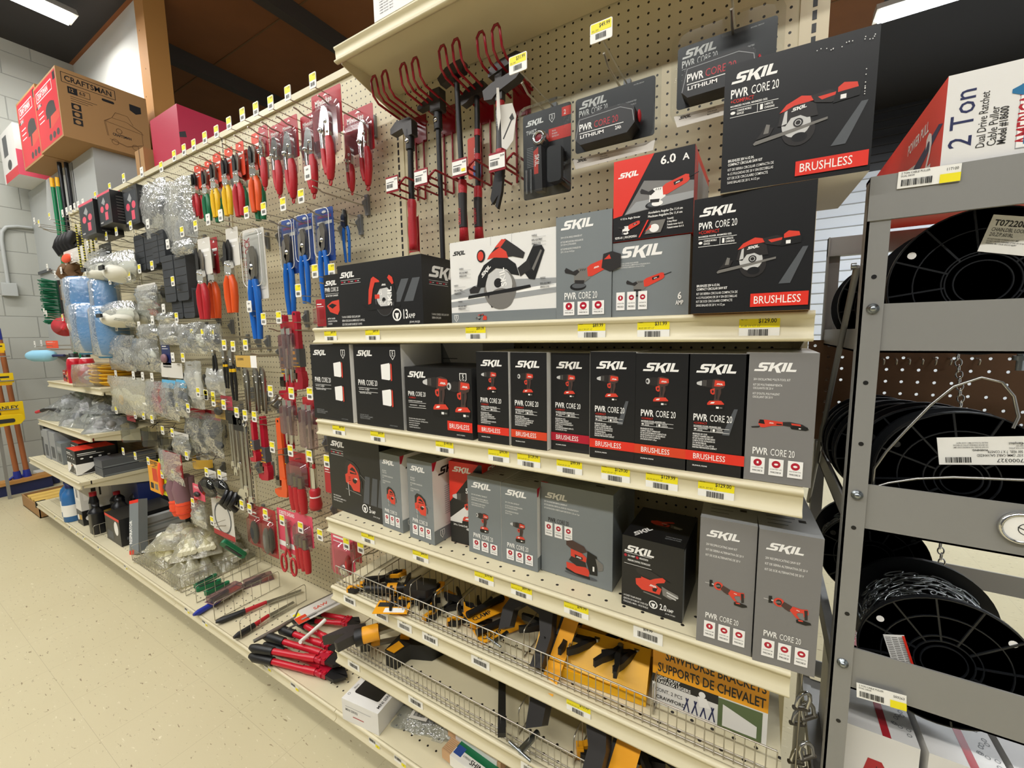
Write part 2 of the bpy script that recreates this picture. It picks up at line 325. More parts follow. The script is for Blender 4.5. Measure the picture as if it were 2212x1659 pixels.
# ---------------------------------------------------------------- gondola
UX = [.060, -1.168, -2.380, -3.590, -4.800]
SEC = ['sledge hammer', 'locking pliers', 'dust mask', 'bottle']
BAY = ['nearest bay with the power tool cartons', 'second bay with the pliers and wrenches', 'third bay with the bagged respirators', 'far bay with the bottles and funnels']
ZB, ZTOP = ZC-1.235, ZC+1.0
for i, x in enumerate(UX):
    m = MB(); top = ZTOP+(.25 if i < 2 else .02)
    m.box((x-.026, -.004, 0), (x+.026, .055, top), 'cream paint')
    z = .2
    while z < top-.03:
        m.box((x-.004, -.0046, z), (x+.004, -.0038, z+.018), 'black print')
        z += .0254
    o = m.obj('slotted_upright'); tag(o, ['cream slotted upright at the gondola end beside the grey spool rack', 'cream slotted upright between the power tool bay and the pliers bay', 'cream slotted upright between the pliers bay and the respirator bay', 'cream slotted upright between the respirator bay and the bottle bay', 'cream slotted upright at the far end of the gondola by the green broom'][i], 'upright', 'gondola uprights')
for i in range(4):
    a, b = UX[i+1]+.026, UX[i]-.026; top = ZTOP+(.23 if i == 0 else 0)
    m = MB(); m.box((a, 0, ZB-.02), (b, .006, top), 'pegboard'); m.box((a, .006, ZB-.02), (b, .05, top), 'cream paint')
    m.box((a, -.0025, ZC-.165), (b, 0, ZC-.150), 'cream paint')
    tag(m.obj('pegboard_panel'), 'cream pegboard back panel of the '+BAY[i], 'panel', 'pegboard panels')
    if i:
        m = MB(); m.prism([(-.012, 0), (.04, 0), (.04, .03), (.0, .034), (-.012, .026)], (a-.026, 0, ZTOP), (0, 1, 0), (0, 0, 1), (1, 0, 0), b-a+.052, 'cream paint')
        tag(m.obj('top_rail'), 'cream metal rail capping the pegboard of the '+BAY[i], 'rail', 'top rails')
# price labels slid into a shelf lip
def price_label(parent, x, z, y, price, w=.056, h=.034, kind='y', seed=1, tilt=0):
    m = MB(); m.box((-w/2, -.0008, -h/2), (w/2, 0, h/2), 'label white'); p = Print(m, (-w/2, -.0008, -h/2), (1, 0, 0), (0, 0, 1), (0, -1, 0))
    if kind == 'y':
        p.rect('label yellow', 0, h*.5, w, h); p.text('ink', price, w*.92, h*.72, h*.2, True, .8, 'r')
        p.text('ink', 'SKL%d 20V KIT 1/2"' % (seed % 97), w*.04, h*.54, h*.09, fit=w*.6); p.text('ink', '%06d' % (seed*7919 % 999999), w*.04, h*.85, h*.08, fit=w*.2)
        p.barcode('ink', w*.24, h*.12, w*.72, h*.42, seed)
    elif kind == 'w':
        p.text('ink', price, w*.5, h*.74, h*.17, True, .8, 'c'); p.barcode('ink', w*.15, h*.25, w*.85, h*.6, seed)
    else:
        p.text('ink', '%05d' % (seed*991 % 99999), w*.05, h*.8, h*.12, fit=w*.5); p.barcode('ink', w*.05, h*.35, w*.6, h*.7, seed); p.rect('label yellow', w*.62, h*.05, w*.98, h*.42); p.text('ink', price, w*.8, h*.15, h*.15, True, .7, 'c')
    o = m.obj('price_label', parent, (x, y, z), (tilt, 0, 0)); return o
def shelf(label, x0, x1, ylip, z, labels=(), dmat='deck perforated', drop=0, group='gondola shelves'):
    t = thing('shelf', label, 'shelf', ((x0+x1)/2, 0, z), (0, 0, 0), group); cx = (x0+x1)/2
    m = MB(); m.box((x0-cx, ylip, -.022), (x1-cx, -.004, 0), dmat); m.obj('deck', t)
    m = MB(); pf = [(0, 0), (-.007, .002), (-.013, -.001), (-.013, -.006), (-.008, -.009), (-.006, -.034), (-.014, -.039), (-.014, -.043), (-.006, -.045), (0, -.045)]
    m.prism(pf, (x0-cx, ylip, 0), (0, 1, 0), (0, 0, 1), (1, 0, 0), x1-x0, 'cream paint', True); m.obj('front_lip', t)
    for e in (x0-cx+.004, x1-cx-.008):
        m = MB(); m.prism([(-.004, -.022), (ylip+.01, -.022), (ylip+.01, -.040), (-.004, -.105)], (e, 0, 0), (0, 1, 0), (0, 0, 1), (1, 0, 0), .003, 'cream paint'); m.obj('bracket', t)
    for k, (px, py, price, kd) in enumerate(labels):
        p = onY(px, py, ylip-.012); price_label(t, p.x-cx, -.0225, ylip-.0075, price, kind=kd, seed=int(px))
    return t
Z1, Z2, Z3, Z4, Z5 = ZC+.028, ZC-.248, ZC-.565, ZC-.795, ZC-1.018
S1x = (-1.160, .064)
shelf('top cream shelf of the near bay holding saw and grinder cartons', *S1x, -.385, Z1, [(711, 720, '$69.99', 'y'), (802, 718, '$49.99', 'y'), (1025, 713, '$89.99', 'y'), (1276, 707, '$89.99', 'y'), (1410, 703, '$31.99', 'y'), (1640, 697, '$129.00', 'y')])
shelf('second cream shelf of the near bay holding the row of drill cartons', *S1x, -.395, Z2, [(729, 925, '$69.99', 'y'), (813, 938, '$69.99', 'y'), (958, 962, '$149.00', 'y'), (1075, 979, '$99.99', 'y'), (1140, 990, '$129.99', 'y'), (1228, 1003, '$99.99', 'y'), (1328, 1021, '$129.00', 'y'), (1428, 1038, '$129.99', 'y'), (1546, 1053, '$129.00', 'y')])
shelf('third cream shelf of the near bay holding jigsaw, sander and reciprocating saw cartons', *S1x, -.385, Z3, [(791, 1141, '$69.99', 'y'), (905, 1178, '$44.99', 'y'), (1043, 1224, '$79.99', 'y'), (1124, 1250, '$69.99', 'y'), (1243, 1291, '$99.99', 'y'), (1399, 1340, '$59.99', 'w')])
shelf('fourth cream shelf of the near bay with a wire fence and yellow clamps', *S1x, -.385, Z4, [(752, 1288, '$4.99', 'w'), (821, 1320, '$6.99', 'w'), (871, 1346, '$5.79', 'w'), (926, 1368, '$3.99', 'w'), (1035, 1419, '$2.99', 'w'), (1248, 1515, '$13.99', 'y')])
shelf('fifth cream shelf of the near bay with a wire fence and bar clamps', *S1x, -.385, Z5, [(761, 1430, '$7.99', 'w'), (895, 1510, '$15.99', 'w'), (1145, 1655, '$18.99', 'w')])
shelf('short top shelf over the sledge hammers with its underside showing', *S1x, -.25, ZC+.875)
UL = [(-4.78, -3.60)]
shelf('upper cream shelf of the far bay with yellow rope and red cans', -4.78, -3.60, -.25, ZC-.30, group='far bay shelves')
shelf('middle cream shelf of the far bay heaped with clear plastic bags', -4.78, -3.60, -.33, ZC-.585, group='far bay shelves')
shelf('lower cream shelf of the far bay holding small boxed goods', -4.78, -3.60, -.405, ZC-.872, group='far bay shelves')
for i in range(4):
    a, b = UX[i+1], UX[i]
    t = thing('base_shelf', 'cream base deck under the '+BAY[i], 'shelf', ((a+b)/2, 0, 0), group='base decks'); cx = (a+b)/2
    MB().box((a-cx, -.40, ZB-.02), (b-cx, -.002, ZB), 'base perforated').obj('deck', t)
    m = MB(); pf = [(0, 0), (-.005, .002), (-.012, -.002), (-.006, -.008), (-.005, -.030), (-.013, -.034), (-.012, -.040), (0, -.042)]
    m.prism(pf, (a-cx+.001, -.40, ZB), (0, 1, 0), (0, 0, 1), (1, 0, 0), b-a-.002, 'cream paint', True); m.obj('front_lip', t)
    MB().box((a-cx, -.33, .0), (b-cx, -.32, ZB-.02), 'shadow grey').obj('kick_plate', t)
    if i == 3: MB().box((a-cx-.012, -.415, ZB-.045), (a-cx, -.36, ZB+.004), 'black print').obj('end_cap', t)
    lb = {0: [(805, 1565, 'o'), (1253-390, 1640, 'o')], 1: [(402, 1310, 'o'), (440, 1335, 'o'), (575, 1427, 'o'), (634, 1468, 'o')], 2: [(212, 1180, 'o'), (270, 1222, 'o')], 3: [(118, 1113, 'o'), (150, 1138, 'o'), (165, 1148, 'o'), (180, 1160, 'o')]}[i]
    for px, py, kd in lb:
        p = onY(px, py, -.408); price_label(t, p.x-cx, ZB-.018, -.4055, '.49', .05, .026, kd, px)
# open wire fences and dividers
def wire_fence(label, x0, x1, y, z, h, group=None, pitch=.0165, ends=()):
    t = thing('wire_fence', label, 'fence', ((x0+x1)/2, y, z), group=group); cx = (x0+x1)/2; m = MB()
    m.tube([(x0-cx, 0, h), (x1-cx, 0, h)], .0016, 'wire', 6); m.tube([(x0-cx, 0, .006), (x1-cx, 0, .006)], .0016, 'wire', 6); m.tube([(x0-cx, .004, .016), (x1-cx, .004, .016)], .0014, 'wire', 6)
    n = int((x1-x0)/pitch)
    for k in range(n+1):
        x = x0-cx+(x1-x0)*k/n; m.tube([(x, -.0018, .001), (x, -.0018, h)], .0011, 'wire', 5)
    m.obj('wire_grid', t); return t
def wire_divider(label, x, y0, y1, z, h, group=None, pitch=.028):
    t = thing('wire_divider', label, 'divider', (x, y0, z), group=group); L = y1-y0; m = MB()
    m.tube([(0, 0, .002), (0, 0, h-.012), (0, .004, h-.003), (0, .012, h), (0, L-.012, h), (0, L-.004, h-.003), (0, L, h-.012), (0, L, .002)], .0016, 'wire', 6)
    m.tube([(0, 0, .003), (0, L, .003)], .0015, 'wire', 6)
    for k in range(1, int(L/pitch)): m.tube([(0, k*pitch, .003), (0, k*pitch, h)], .0011, 'wire', 5)
    m.obj('wire_grid', t); return t
wire_fence('wire fence along the fourth shelf in front of yellow clamps', S1x[0]+.005, S1x[1]-.01, -.378, Z4, .062, 'shelf fences')
wire_fence('wire fence along the fifth shelf in front of the bar clamps', S1x[0]+.005, S1x[1]-.01, -.378, Z5, .062, 'shelf fences')
for k, (px, py) in enumerate(((740, 1275), (805, 1235+60), (868, 1330), (918, 1357), (967, 1380), (1133, 1420), (1225, 1465), (1420, 1510))):
    p = at(px, py, 2, Z4); wire_divider(['wire divider at the far end of the fourth shelf', 'wire divider beside the grey handled clamp on the fourth shelf', 'wire divider in front of the spring clamps on the fourth shelf', 'wire divider between two heaps of spring clamps', 'wire divider in front of the tagged spring clamps', 'wire divider beside the yellow c clamp cards', 'wire divider just before the yellow ratchet clamp tray', 'wire divider between the clamp tray and the sawhorse bracket box'][k], max(S1x[0]+.02, p.x), -.35, -.02, Z4, .075, 'fourth shelf dividers')
for k, (px, py) in enumerate(((757, 1415), (1120, 1590), (1245, 1640))):
    p = at(px, py, 2, Z5); wire_divider(['wire divider beside the long bar clamps on the fifth shelf', 'wire divider beside the big c clamp on the fifth shelf', 'wire divider past the big c clamp on the fifth shelf'][k], p.x, -.35, -.02, Z5, .075, 'fifth shelf dividers')
# ---------------------------------------------------------------- printed pictures of tools (flat print on the cartons)
R_, D_, B_, S_, M_, K_, Wp = 'tool red', 'tool dark', 'tool brown', 'tool silver', 'tool mid', 'black print', 'print white'
def art_drill(p, impact=False):
    if impact:
        p.poly(D_, [(-.34,.3),(-.36,.38),(-.3,.46),(-.12,.52),(.02,.5),(.02,.24),(-.12,.22),(-.3,.26)]); p.ell(S_, -.31, .37, .07, .1); p.ell(D_, -.33, .37, .035, .05)
    else:
        p.poly(S_, [(-.46,.38),(-.44,.42),(-.34,.46),(-.26,.47),(-.26,.31),(-.34,.31),(-.44,.34)]); p.poly(D_, [(-.3,.29),(-.3,.49),(-.04,.53),(.06,.5),(.06,.26),(-.1,.25)])
        for x in (-.26, -.22, -.18): p.line(M_, [(x, .3), (x, .49)], .012)
    p.poly(B_, [(0,.24),(.02,.52),(.16,.55),(.34,.5),(.38,.36),(.34,.26),(.24,.22),(.06,.2)])
    p.poly(R_, [(.06,.3),(.08,.5),(.36,.47),(.37,.34),(.22,.3)]); p.poly(R_, [(-.04,.2),(.08,.24),(.1,.18),(.08,.05),(.03,.03),(-.03,.07),(-.05,.15)])
    p.poly(D_, [(.0,.1),(.04,.08),(.06,.16),(.0,.18)])
    p.poly(B_, [(.08,.22),(.26,.26),(.27,.1),(.22,-.08),(.24,-.2),(.04,-.2),(.08,-.08)]); p.poly(D_, [(.13,.2),(.19,.2),(.17,-.1),(.12,-.1)])
    p.poly(R_, [(-.06,-.17),(.28,-.15),(.37,-.25),(.34,-.31),(-.12,-.33),(-.12,-.25)]); p.poly(K_, [(-.14,-.31),(.37,-.27),(.36,-.43),(.2,-.47),(-.1,-.48),(-.15,-.42)])
    p.rect(Wp, .14, -.41, .22, -.35); p.rect(M_, .24, -.40, .32, -.36); p.poly(Wp, [(0,-.21),(.1,-.2),(.07,-.25),(-.04,-.26)]); p.skil(Wp, .12, .36, .2, -3)
def art_saw(p, compact=True):
    if compact:
        p.ell(D_, .08, -.14, .25); p.ell(S_, .04, -.02, .22); p.ell('carton black', .1, -.25, .12, .08)
        p.poly(D_, [(-.24,.0),(-.2,.2),(-.06,.32),(.18,.34),(.32,.26),(.36,.06),(.2,.06),(.1,.12),(-.04,.1),(-.12,-.02)]); p.poly(R_, [(-.22,.22),(-.12,.34),(.1,.44),(.26,.4),(.28,.32),(.0,.3),(-.14,.24)])
        p.poly(D_, [(.24,.4),(.5,.44),(.62,.38),(.7,.3),(.54,.22),(.3,.28)]); p.poly(R_, [(.34,.36),(.6,.38),(.64,.34),(.4,.3)]); p.poly(K_, [(.56,.2),(.92,.24),(.94,.36),(.9,.4),(.6,.4)]); p.poly(R_, [(.62,.36),(.9,.38),(.88,.46),(.7,.5),(.62,.44)]); p.rect(Wp, .66, .24, .74, .31)
        p.poly(M_, [(-.62,-.22),(-.58,-.18),(.5,.0),(.5,-.04),(-.2,-.18),(-.6,-.25)]); p.poly(D_, [(-.58,-.16),(-.36,-.12),(-.3,.0),(-.44,.04),(-.5,-.06)]); p.poly(M_, [(-.42,.08),(-.36,.06),(-.38,-.08),(-.46,-.08)]); p.poly(S_, [(-.18,.0),(-.14,.22),(-.1,.24),(-.1,.02)])
        p.ell(D_, .07, .0, .075); p.ring(S_, .07, .0, .05, .012); p.skil(Wp, -.04, .2, .24, 8)
    else:
        p.ell(D_, .02, -.16, .36, .36); p.ell(S_, .02, -.14, .27, .27); p.poly(D_, [(-.4,-.1),(-.36,.1),(-.2,.28),(.04,.34),(.26,.28),(.42,.06),(.46,-.12),(.32,-.12),(.22,.06),(.02,.12),(-.16,.04),(-.28,-.12)])
def art_saw13(p):
    p.ell(K_, .06, -.18, .34, .38); p.ell('shadow grey', .06, -.18, .31, .35); p.ell(D_, .06, -.2, .29, .32); p.ell(S_, .04, -.08, .24, .25)
    p.poly(K_, [(-.3,-.1),(-.28,.16),(-.1,.32),(.12,.36),(.36,.22),(.46,-.06),(.44,-.24),(.3,-.2),(.3,.0),(.16,.12),(-.08,.1),(-.18,-.02)])
    p.poly(R_, [(-.5,-.24),(-.46,.1),(-.36,.36),(-.28,.4),(-.1,.3),(-.08,.26),(-.24,.26),(-.32,.1),(-.4,-.22)]); p.poly(R_, [(.18,.34),(.24,.4),(.34,.34),(.38,.2),(.32,.18)]); p.rect(R_, -.26, -.12, -.1, -.02)
    p.poly(K_, [(-.5,-.32),(-.2,-.24),(-.1,-.3),(.56,-.3),(.56,-.34),(-.5,-.38),(-.66,-.3),(-.7,-.22)]); p.ell(K_, .04, -.16, .06); p.text(Wp, 'SKIL', .3, -.3, .14, True, 1.2, rot=90); p.text(Wp, '7-1/4"', -.1, -.26, .08, True, .8); p.text(Wp, '15', -.1, -.04, .1, True, .8); p.skil(Wp, -.02, .17, .16)
def art_sawwhite(p):
    p.ell('tool mid', .1, -.22, .37, .37, 28); p.ell(S_, .08, -.14, .3, .3, 24); p.ell(K_, .06, -.1, .09); p.ring(D_, .06, -.1, .06, .015)
    p.poly(K_, [(-.44,-.16),(-.4,.06),(-.26,.26),(-.02,.38),(.26,.36),(.46,.22),(.54,.0),(.36,.04),(.26,.14),(.02,.18),(-.16,.08),(-.24,-.16)]); p.poly(D_, [(-.2,-.28),(.3,-.3),(.32,-.5),(-.1,-.56)]); p.ell('tool mid', .12, -.4, .28, .2)
    p.poly(D_, [(-.14,.42),(.12,.66),(.24,.7),(.5,.52),(.66,.4),(.62,.3),(.4,.36),(.1,.36)]); p.poly(R_, [(-.18,.36),(-.1,.46),(.12,.56),(.26,.46),(.3,.34),(.0,.38)]); p.poly(R_, [(.0,.56),(.16,.7),(.26,.68),(.14,.56)])
    p.poly(K_, [(.6,.1),(.84,.52),(1.0,.5),(1.06,.4),(.86,-.1),(.74,-.08)]); p.poly(D_, [(.5,.14),(.74,.28),(.78,.1),(.56,-.02)]); p.poly(M_, [(.8,.1),(.98,.42),(1.01,.4),(.84,.06)]); p.ell(K_, -.32, .44, .1, .12); p.ell(R_, -.33, .44, .07, .09)
    p.poly(K_, [(-.66,-.36),(-.64,-.3),(.76,-.18),(.78,-.23),(.4,-.28)]); p.poly(D_, [(-.6,-.26),(-.4,-.26),(-.34,-.16),(-.5,-.12),(-.62,-.18)]); p.text(Wp, 'SKIL', .26, -.16, .12, True, 1.1, rot=100); p.skil(Wp, -.3, .02, .3, 42)
def art_grinder(p, corded=True, white=False):
    h = 'print white' if white else M_
    p.ell(K_, -.2, -.27, .2, .09); p.ell('shadow grey', -.18, -.25, .17, .06)
    if white: p.ell(Wp, -.1, -.24, .14, .07)
    p.poly(h, [(-.3,-.18),(-.3,.06),(-.18,.14),(.06,.14),(.1,-.1),(-.04,-.18)]); p.poly(D_, [(-.28,-.2),(-.06,-.22),(-.04,-.14),(-.28,-.12)]); p.poly(D_, [(-.54,.12),(-.5,.18),(-.32,.08),(-.22,.12),(-.16,.06),(-.26,-.02),(-.36,.02),(-.52,.06)])
    p.poly(R_, [(.04,-.06),(.02,.14),(.1,.2),(.56,.34),(.64,.32),(.66,.2),(.6,.14),(.14,-.06)])
    if corded: p.poly(K_, [(.3,.12),(.5,.19),(.5,.26),(.28,.2)]); p.skil(Wp, .33, .155, .12, 16); p.line(K_, [(.64,.26),(.86,.33)], .02)
    else: p.poly(D_, [(.36,.1),(.4,.4),(.6,.44),(.8,.36),(.8,.08),(.56,.0)]); p.poly(R_, [(.42,.28),(.54,.38),(.58,.28)]); p.skil(Wp, .18, .1, .14, 12)
    for k in (0, .05, .1): p.line(K_, [(-.14+k, .08), (-.12+k, .12)], .014)
def art_jigsaw(p, corded=True):
    if corded:
        p.poly(D_, [(-.34,.02),(-.34,.36),(-.2,.5),(.06,.46),(.3,.3),(.36,.06),(.26,.0),(-.3,.0)]); p.poly('carton black', [(-.2,.08),(-.22,.28),(-.06,.38),(.12,.3),(.24,.1)])
        p.poly(R_, [(-.36,.02),(-.24,.08),(-.2,.3),(-.08,.4),(.1,.33),(.26,.16),(.3,.02),(.34,-.1),(.3,-.42),(.0,-.42),(-.12,-.28),(-.34,-.22)]); p.poly('carton black', [(-.12,.08),(-.12,.22),(0,.3),(.12,.24),(.2,.1)]); p.poly(R_, [(-.12,.2),(.14,.16),(.14,.12),(-.12,.14)])
        p.poly(K_, [(-.02,-.08),(.12,.0),(.2,-.12),(.1,-.2),(.0,-.16)]); p.skil(Wp, .06, -.06, .18)
        for y in (-.04, -.09, -.14): p.line(K_, [(-.2, y), (-.1, y+.02)], .015)
        p.line(S_, [(-.24,-.2),(-.2,-.62)], .03); p.line(M_, [(-.36,-.42),(.36,-.5)], .03); p.line(D_, [(.36,.0),(.42,-.1),(.4,-.3)], .03); p.line('tool mid', [(.36,.12),(.6,-.02)], .02)
    else:
        p.poly(D_, [(-.3,-.1),(-.26,.36),(-.12,.46),(.16,.4),(.26,.3),(.14,.12),(.18,-.14)]); p.poly(R_, [(-.32,-.34),(-.34,-.06),(-.24,.1),(-.14,-.02),(.1,.04),(.2,-.12),(.06,-.36)]); p.poly(K_, [(.14,.2),(.44,.16),(.5,-.12),(.3,-.26),(.16,-.16)]); p.poly(R_, [(.2,.02),(.34,.08),(.38,-.04),(.24,-.06)])
        p.poly(D_, [(-.36,-.46),(.24,-.52),(.28,-.46),(.1,-.36),(-.3,-.36)]); p.line(S_, [(-.24,-.36),(-.22,-.62)], .03); p.ell(R_, -.02, -.14, .09); p.skil(Wp, -.2, -.02, .16)
def art_sander(p, orbital=True):
    if orbital:
        p.ell('shadow grey', .06, -.54, .5, .06); p.poly(K_, [(-.4,-.42),(.34,-.5),(.34,-.58),(.0,-.56),(-.4,-.48)]); p.poly(R_, [(-.38,-.24),(-.36,-.42),(-.1,-.5),(.3,-.5),(.34,-.32),(.2,-.24)]); p.poly(D_, [(-.3,-.16),(-.22,-.02),(.2,-.08),(.24,-.24),(-.06,-.28)])
        p.poly(R_, [(-.24,-.02),(-.24,.2),(.1,.14),(.24,.04),(.22,-.1)]); p.poly(B_, [(-.38,.4),(-.2,.46),(.16,.36),(.26,.22),(.1,.14),(-.24,.2),(-.38,.28)]); p.poly(K_, [(.26,.26),(.54,.16),(.56,-.4),(.34,-.42),(.24,-.1)]); p.poly('tool mid', [(.5,.1),(.72,-.02),(.72,-.2),(.58,-.26)]); p.rect(Wp, .42, -.3, .47, -.16); p.poly(K_, [(-.12,.06),(.12,.02),(.12,-.06),(-.1,-.06)]); p.skil(Wp, -.08, -.02, .18, -5)
    else:
        p.poly('tool mid', [(-.26,-.44),(.34,-.5),(.34,-.46),(-.24,-.4)]); p.poly(R_, [(-.52,-.02),(-.5,-.22),(-.3,-.36),(.28,-.36),(.34,-.14),(.14,-.04),(-.3,.06)]); p.poly(D_, [(-.5,.36),(-.4,.44),(.0,.38),(.3,.26),(.36,.16),(.1,.1),(-.3,.14),(-.48,.22)]); p.poly(R_, [(-.34,.1),(-.04,.06),(.12,.16),(.36,.26),(.46,.2),(.42,.1),(.2,.02),(.08,-.1),(-.3,-.04)])
        p.poly(K_, [(.04,-.2),(.22,-.14),(.16,-.3),(.06,-.3)]); p.poly('tool mid', [(.34,-.04),(.56,-.12),(.86,-.2),(.88,-.3),(.62,-.42),(.38,-.34)]); p.line(S_, [(.5,-.2),(.86,-.3)], .05); p.line(S_, [(.52,-.3),(.8,-.38)], .04); p.skil(Wp, -.06, -.14, .26, -4); p.line(K_, [(.46,.2),(.6,.15)], .03)
def art_recip(p):
    p.line(Wp, [(-.84,.34),(-.6,.33)], .015); p.poly(K_, [(-.66,.18),(-.66,.5),(-.54,.52),(-.5,.2)]); p.poly(S_, [(-.56,.36),(-.4,.34),(-.4,.28),(-.56,.3)]); p.ell(R_, -.28, .3, .2, .2); p.ell(D_, -.28, .3, .11, .13); p.poly(M_, [(-.44,.3),(-.24,.36),(-.2,.28),(-.36,.24)])
    p.poly(B_, [(-.2,.18),(-.1,.38),(.18,.26),(.24,.08),(.1,-.02),(-.06,.06)]); p.poly(R_, [(.12,.06),(.22,.26),(.5,.22),(.74,.26),(.78,.06),(.7,-.1),(.62,-.1),(.6,.06),(.44,.04),(.36,-.04),(.5,-.26),(.36,-.22),(.22,-.06)]); p.poly(D_, [(.62,.2),(.74,.22),(.76,-.2),(.66,-.24)])
    p.poly(K_, [(.36,-.3),(.46,-.24),(.86,-.3),(.9,-.38),(.7,-.46),(.38,-.42)]); p.poly(R_, [(.42,-.28),(.58,-.26),(.62,-.32),(.46,-.34)]); p.skil(Wp, .34, .12, .14, -10)
def art_multi(p):
    p.poly(D_, [(-.84,-.1),(-.6,-.06),(-.5,.0),(-.6,-.12),(-.8,-.14)]); p.poly(R_, [(-.62,.02),(-.6,.16),(-.4,.18),(.1,.14),(.14,.02),(-.2,-.02),(-.44,-.1),(-.54,-.1)]); p.poly(K_, [(-.62,.04),(-.58,.17),(-.46,.17),(-.42,.02)]); p.poly(D_, [(.1,.02),(.1,.14),(.3,.16),(.66,.1),(.78,.02),(.5,-.02)]); p.poly(R_, [(.34,.12),(.6,.1),(.62,.04),(.36,.06)]); p.poly(K_, [(.32,-.02),(.4,.04),(.8,.02),(.84,-.06),(.76,-.1),(.36,-.08)]); p.rect(Wp, .56, -.06, .62, -.03); p.skil(Wp, -.3, .06, .15); p.rect(K_, -.08, .03, .08, .07)
def art_flood(p):
    p.poly(D_, [(-.34,-.44),(-.36,.4),(.3,.5),(.42,.4),(.44,-.5),(.3,-.54)]); p.poly(R_, [(.32,-.5),(.34,.46),(.42,.38),(.42,-.46)]); p.poly(Wp, [(-.38,-.42),(-.4,.36),(.24,.46),(.3,.38),(.28,-.4),(.2,-.46)])
def shield(p, m, m2, x, y, s, t='5'):
    p.poly(m, [(x-s*.4,y+s*.5),(x+s*.4,y+s*.5),(x+s*.4,y-s*.1),(x,y-s*.6),(x-s*.4,y-s*.1)]); p.poly(m2, [(x-s*.33,y+s*.43),(x+s*.33,y+s*.43),(x+s*.33,y-s*.08),(x,y-s*.5),(x-s*.33,y-s*.08)]); p.text(m, t, x, y+s*.02, s*.36, True, .9, 'c'); p.text(m, 'YEAR', x, y-s*.18, s*.12, True, .8, 'c')
def pwrcore(p, m, x, y, w): # logotype, width w
    h = w*.2; p.text(m, 'PWR', x, y, h, True, .62, fit=w*.42); p.text(m, 'CORE 20', x+w*.435, y, h, False, .6, fit=w*.56)
def badges(p, x, y, w, h, m='print red'):
    for k in range(3):
        a = x+k*(w*.36); p.rect(Wp, a, y, a+w*.28, y+h); p.ell('crimson', a+w*.14, y+h*.68, w*.085); p.rect(Wp, a+w*.12, y+h*.62, a+w*.16, y+h*.76) if k == 0 else p.ell(Wp, a+w*.14, y+h*.68, w*.04, w*.02+k*.0002)
        p.text('ink', ['LONGER RUN TIME', '2X BATTERY LIFE', 'ONE BATTERY MANY TOOLS'][k], a+w*.14, y+h*.34, h*.07, al='c', fit=w*.22); p.text('ink', 'PWRCORE 20', a+w*.14, y+h*.14, h*.1, True, al='c', fit=w*.2)
def lines(p, m, ls, x, y, h, dy, fit, bold=False, sx=.6):
    for k, t in enumerate(ls): p.text(m, t, x, y-k*dy, h, bold, sx, fit=fit)
# ---------------------------------------------------------------- cartons
def carton(name, label, x0, x1, yf, z0, z1, depth, base, front, right=None, top=None, left=None, rz=0, group=None, cat='carton', sidem=None, topm=None, extra=None, pivot=0):
    w, h = x1-x0, z1-z0; m = MB(); s = sidem or base; tm = topm or s; a, b = -w/2, w/2
    v = [(a,0,0),(b,0,0),(b,depth,0),(a,depth,0),(a,0,h),(b,0,h),(b,depth,h),(a,depth,h)]
    for f, k in (((0,1,5,4), base), ((1,2,6,5), s), ((2,3,7,6), s), ((3,0,4,7), s), ((4,5,6,7), tm), ((0,3,2,1), s)): m.add([v[i] for i in f], [(0,1,2,3)], k)
    if front: front(Print(m, (a,0,0), (1,0,0), (0,0,1), (0,-1,0)), w, h)
    if right: right(Print(m, (b,0,0), (0,1,0), (0,0,1), (1,0,0)), depth, h)
    if left: left(Print(m, (a,depth,0), (0,-1,0), (0,0,1), (-1,0,0)), depth, h)
    if top: top(Print(m, (a,0,h), (1,0,0), (0,1,0), (0,0,1)), w, depth)
    o = m.obj(name, None, ((x0+x1)/2, yf, z0), (0, 0, math.radians(rz))); tag(o, label, cat, group)
    return o
def f_brushless(kind, spec, red='print red'):
    def f(p, w, h):
        p.skil(Wp, w*.14, h*.845, w*.7); p.at(w*.42, h*.66, w*.58, 0); art_drill(p, kind == 'impact'); p.at()
        p.poly('shadow grey', [(w*.62,h*.34),(w*.8,h*.56),(w*.86,h*.56),(w*.74,h*.34)]) if kind == 'hammer' else None
        pwrcore(p, Wp, w*.12, h*.445, w*.66); p.text('print red', '+COMPACT', w*.13, h*.415, h*.018, False, .75)
        p.text(Wp, 'MAXIMIZED POWER. MINIMIZED SIZE.', w*.13, h*.395, h*.011, True, fit=w*.6)
        for y in (.388, .355): p.rect(Wp, w*.13, h*y, w*.74, h*(y+.003))
        p.rect(Wp, w*.43, h*.358, w*.438, h*.386); p.ell(Wp, w*.16, h*.372, w*.025, w*.015); p.text(Wp, 'CHARGE MOBILE', w*.2, h*.375, h*.009, True, fit=w*.2); p.text(Wp, 'DEVICES', w*.2, h*.361, h*.009, True, fit=w*.12); p.rect(Wp, w*.46, h*.362, w*.5, h*.382); p.text(Wp, '5-MINUTE', w*.52, h*.375, h*.009, True, fit=w*.2); p.text(Wp, 'CHARGING', w*.52, h*.361, h*.009, True, fit=w*.2)
        lines(p, Wp, spec, w*.12, h*.325, h*.0135, h*.019, w*.78, True)
        p.rect(red, 0, h*.1, w, h*.185); p.text(Wp, 'BRUSHLESS', w*.14, h*.118, h*.048, False, .74, fit=w*.66); p.text(Wp, 'SKL2948-00 | F032948', w*.13, h*.055, h*.011, True, fit=w*.42)
    return f
DR = ['BRUSHLESS 20V 1/2 IN.', 'COMPACT DRILL DRIVER KIT', 'KIT DE TALADRO ATORNILLADOR', 'COMPACTO DE 1/2 PULGADA DE 20 V', 'SIN ESCOBILLAS', 'KIT DE PERCEUSE/VISSEUSE COMPACTE', 'SANS BALAIS, 20 V, 1/2 po']
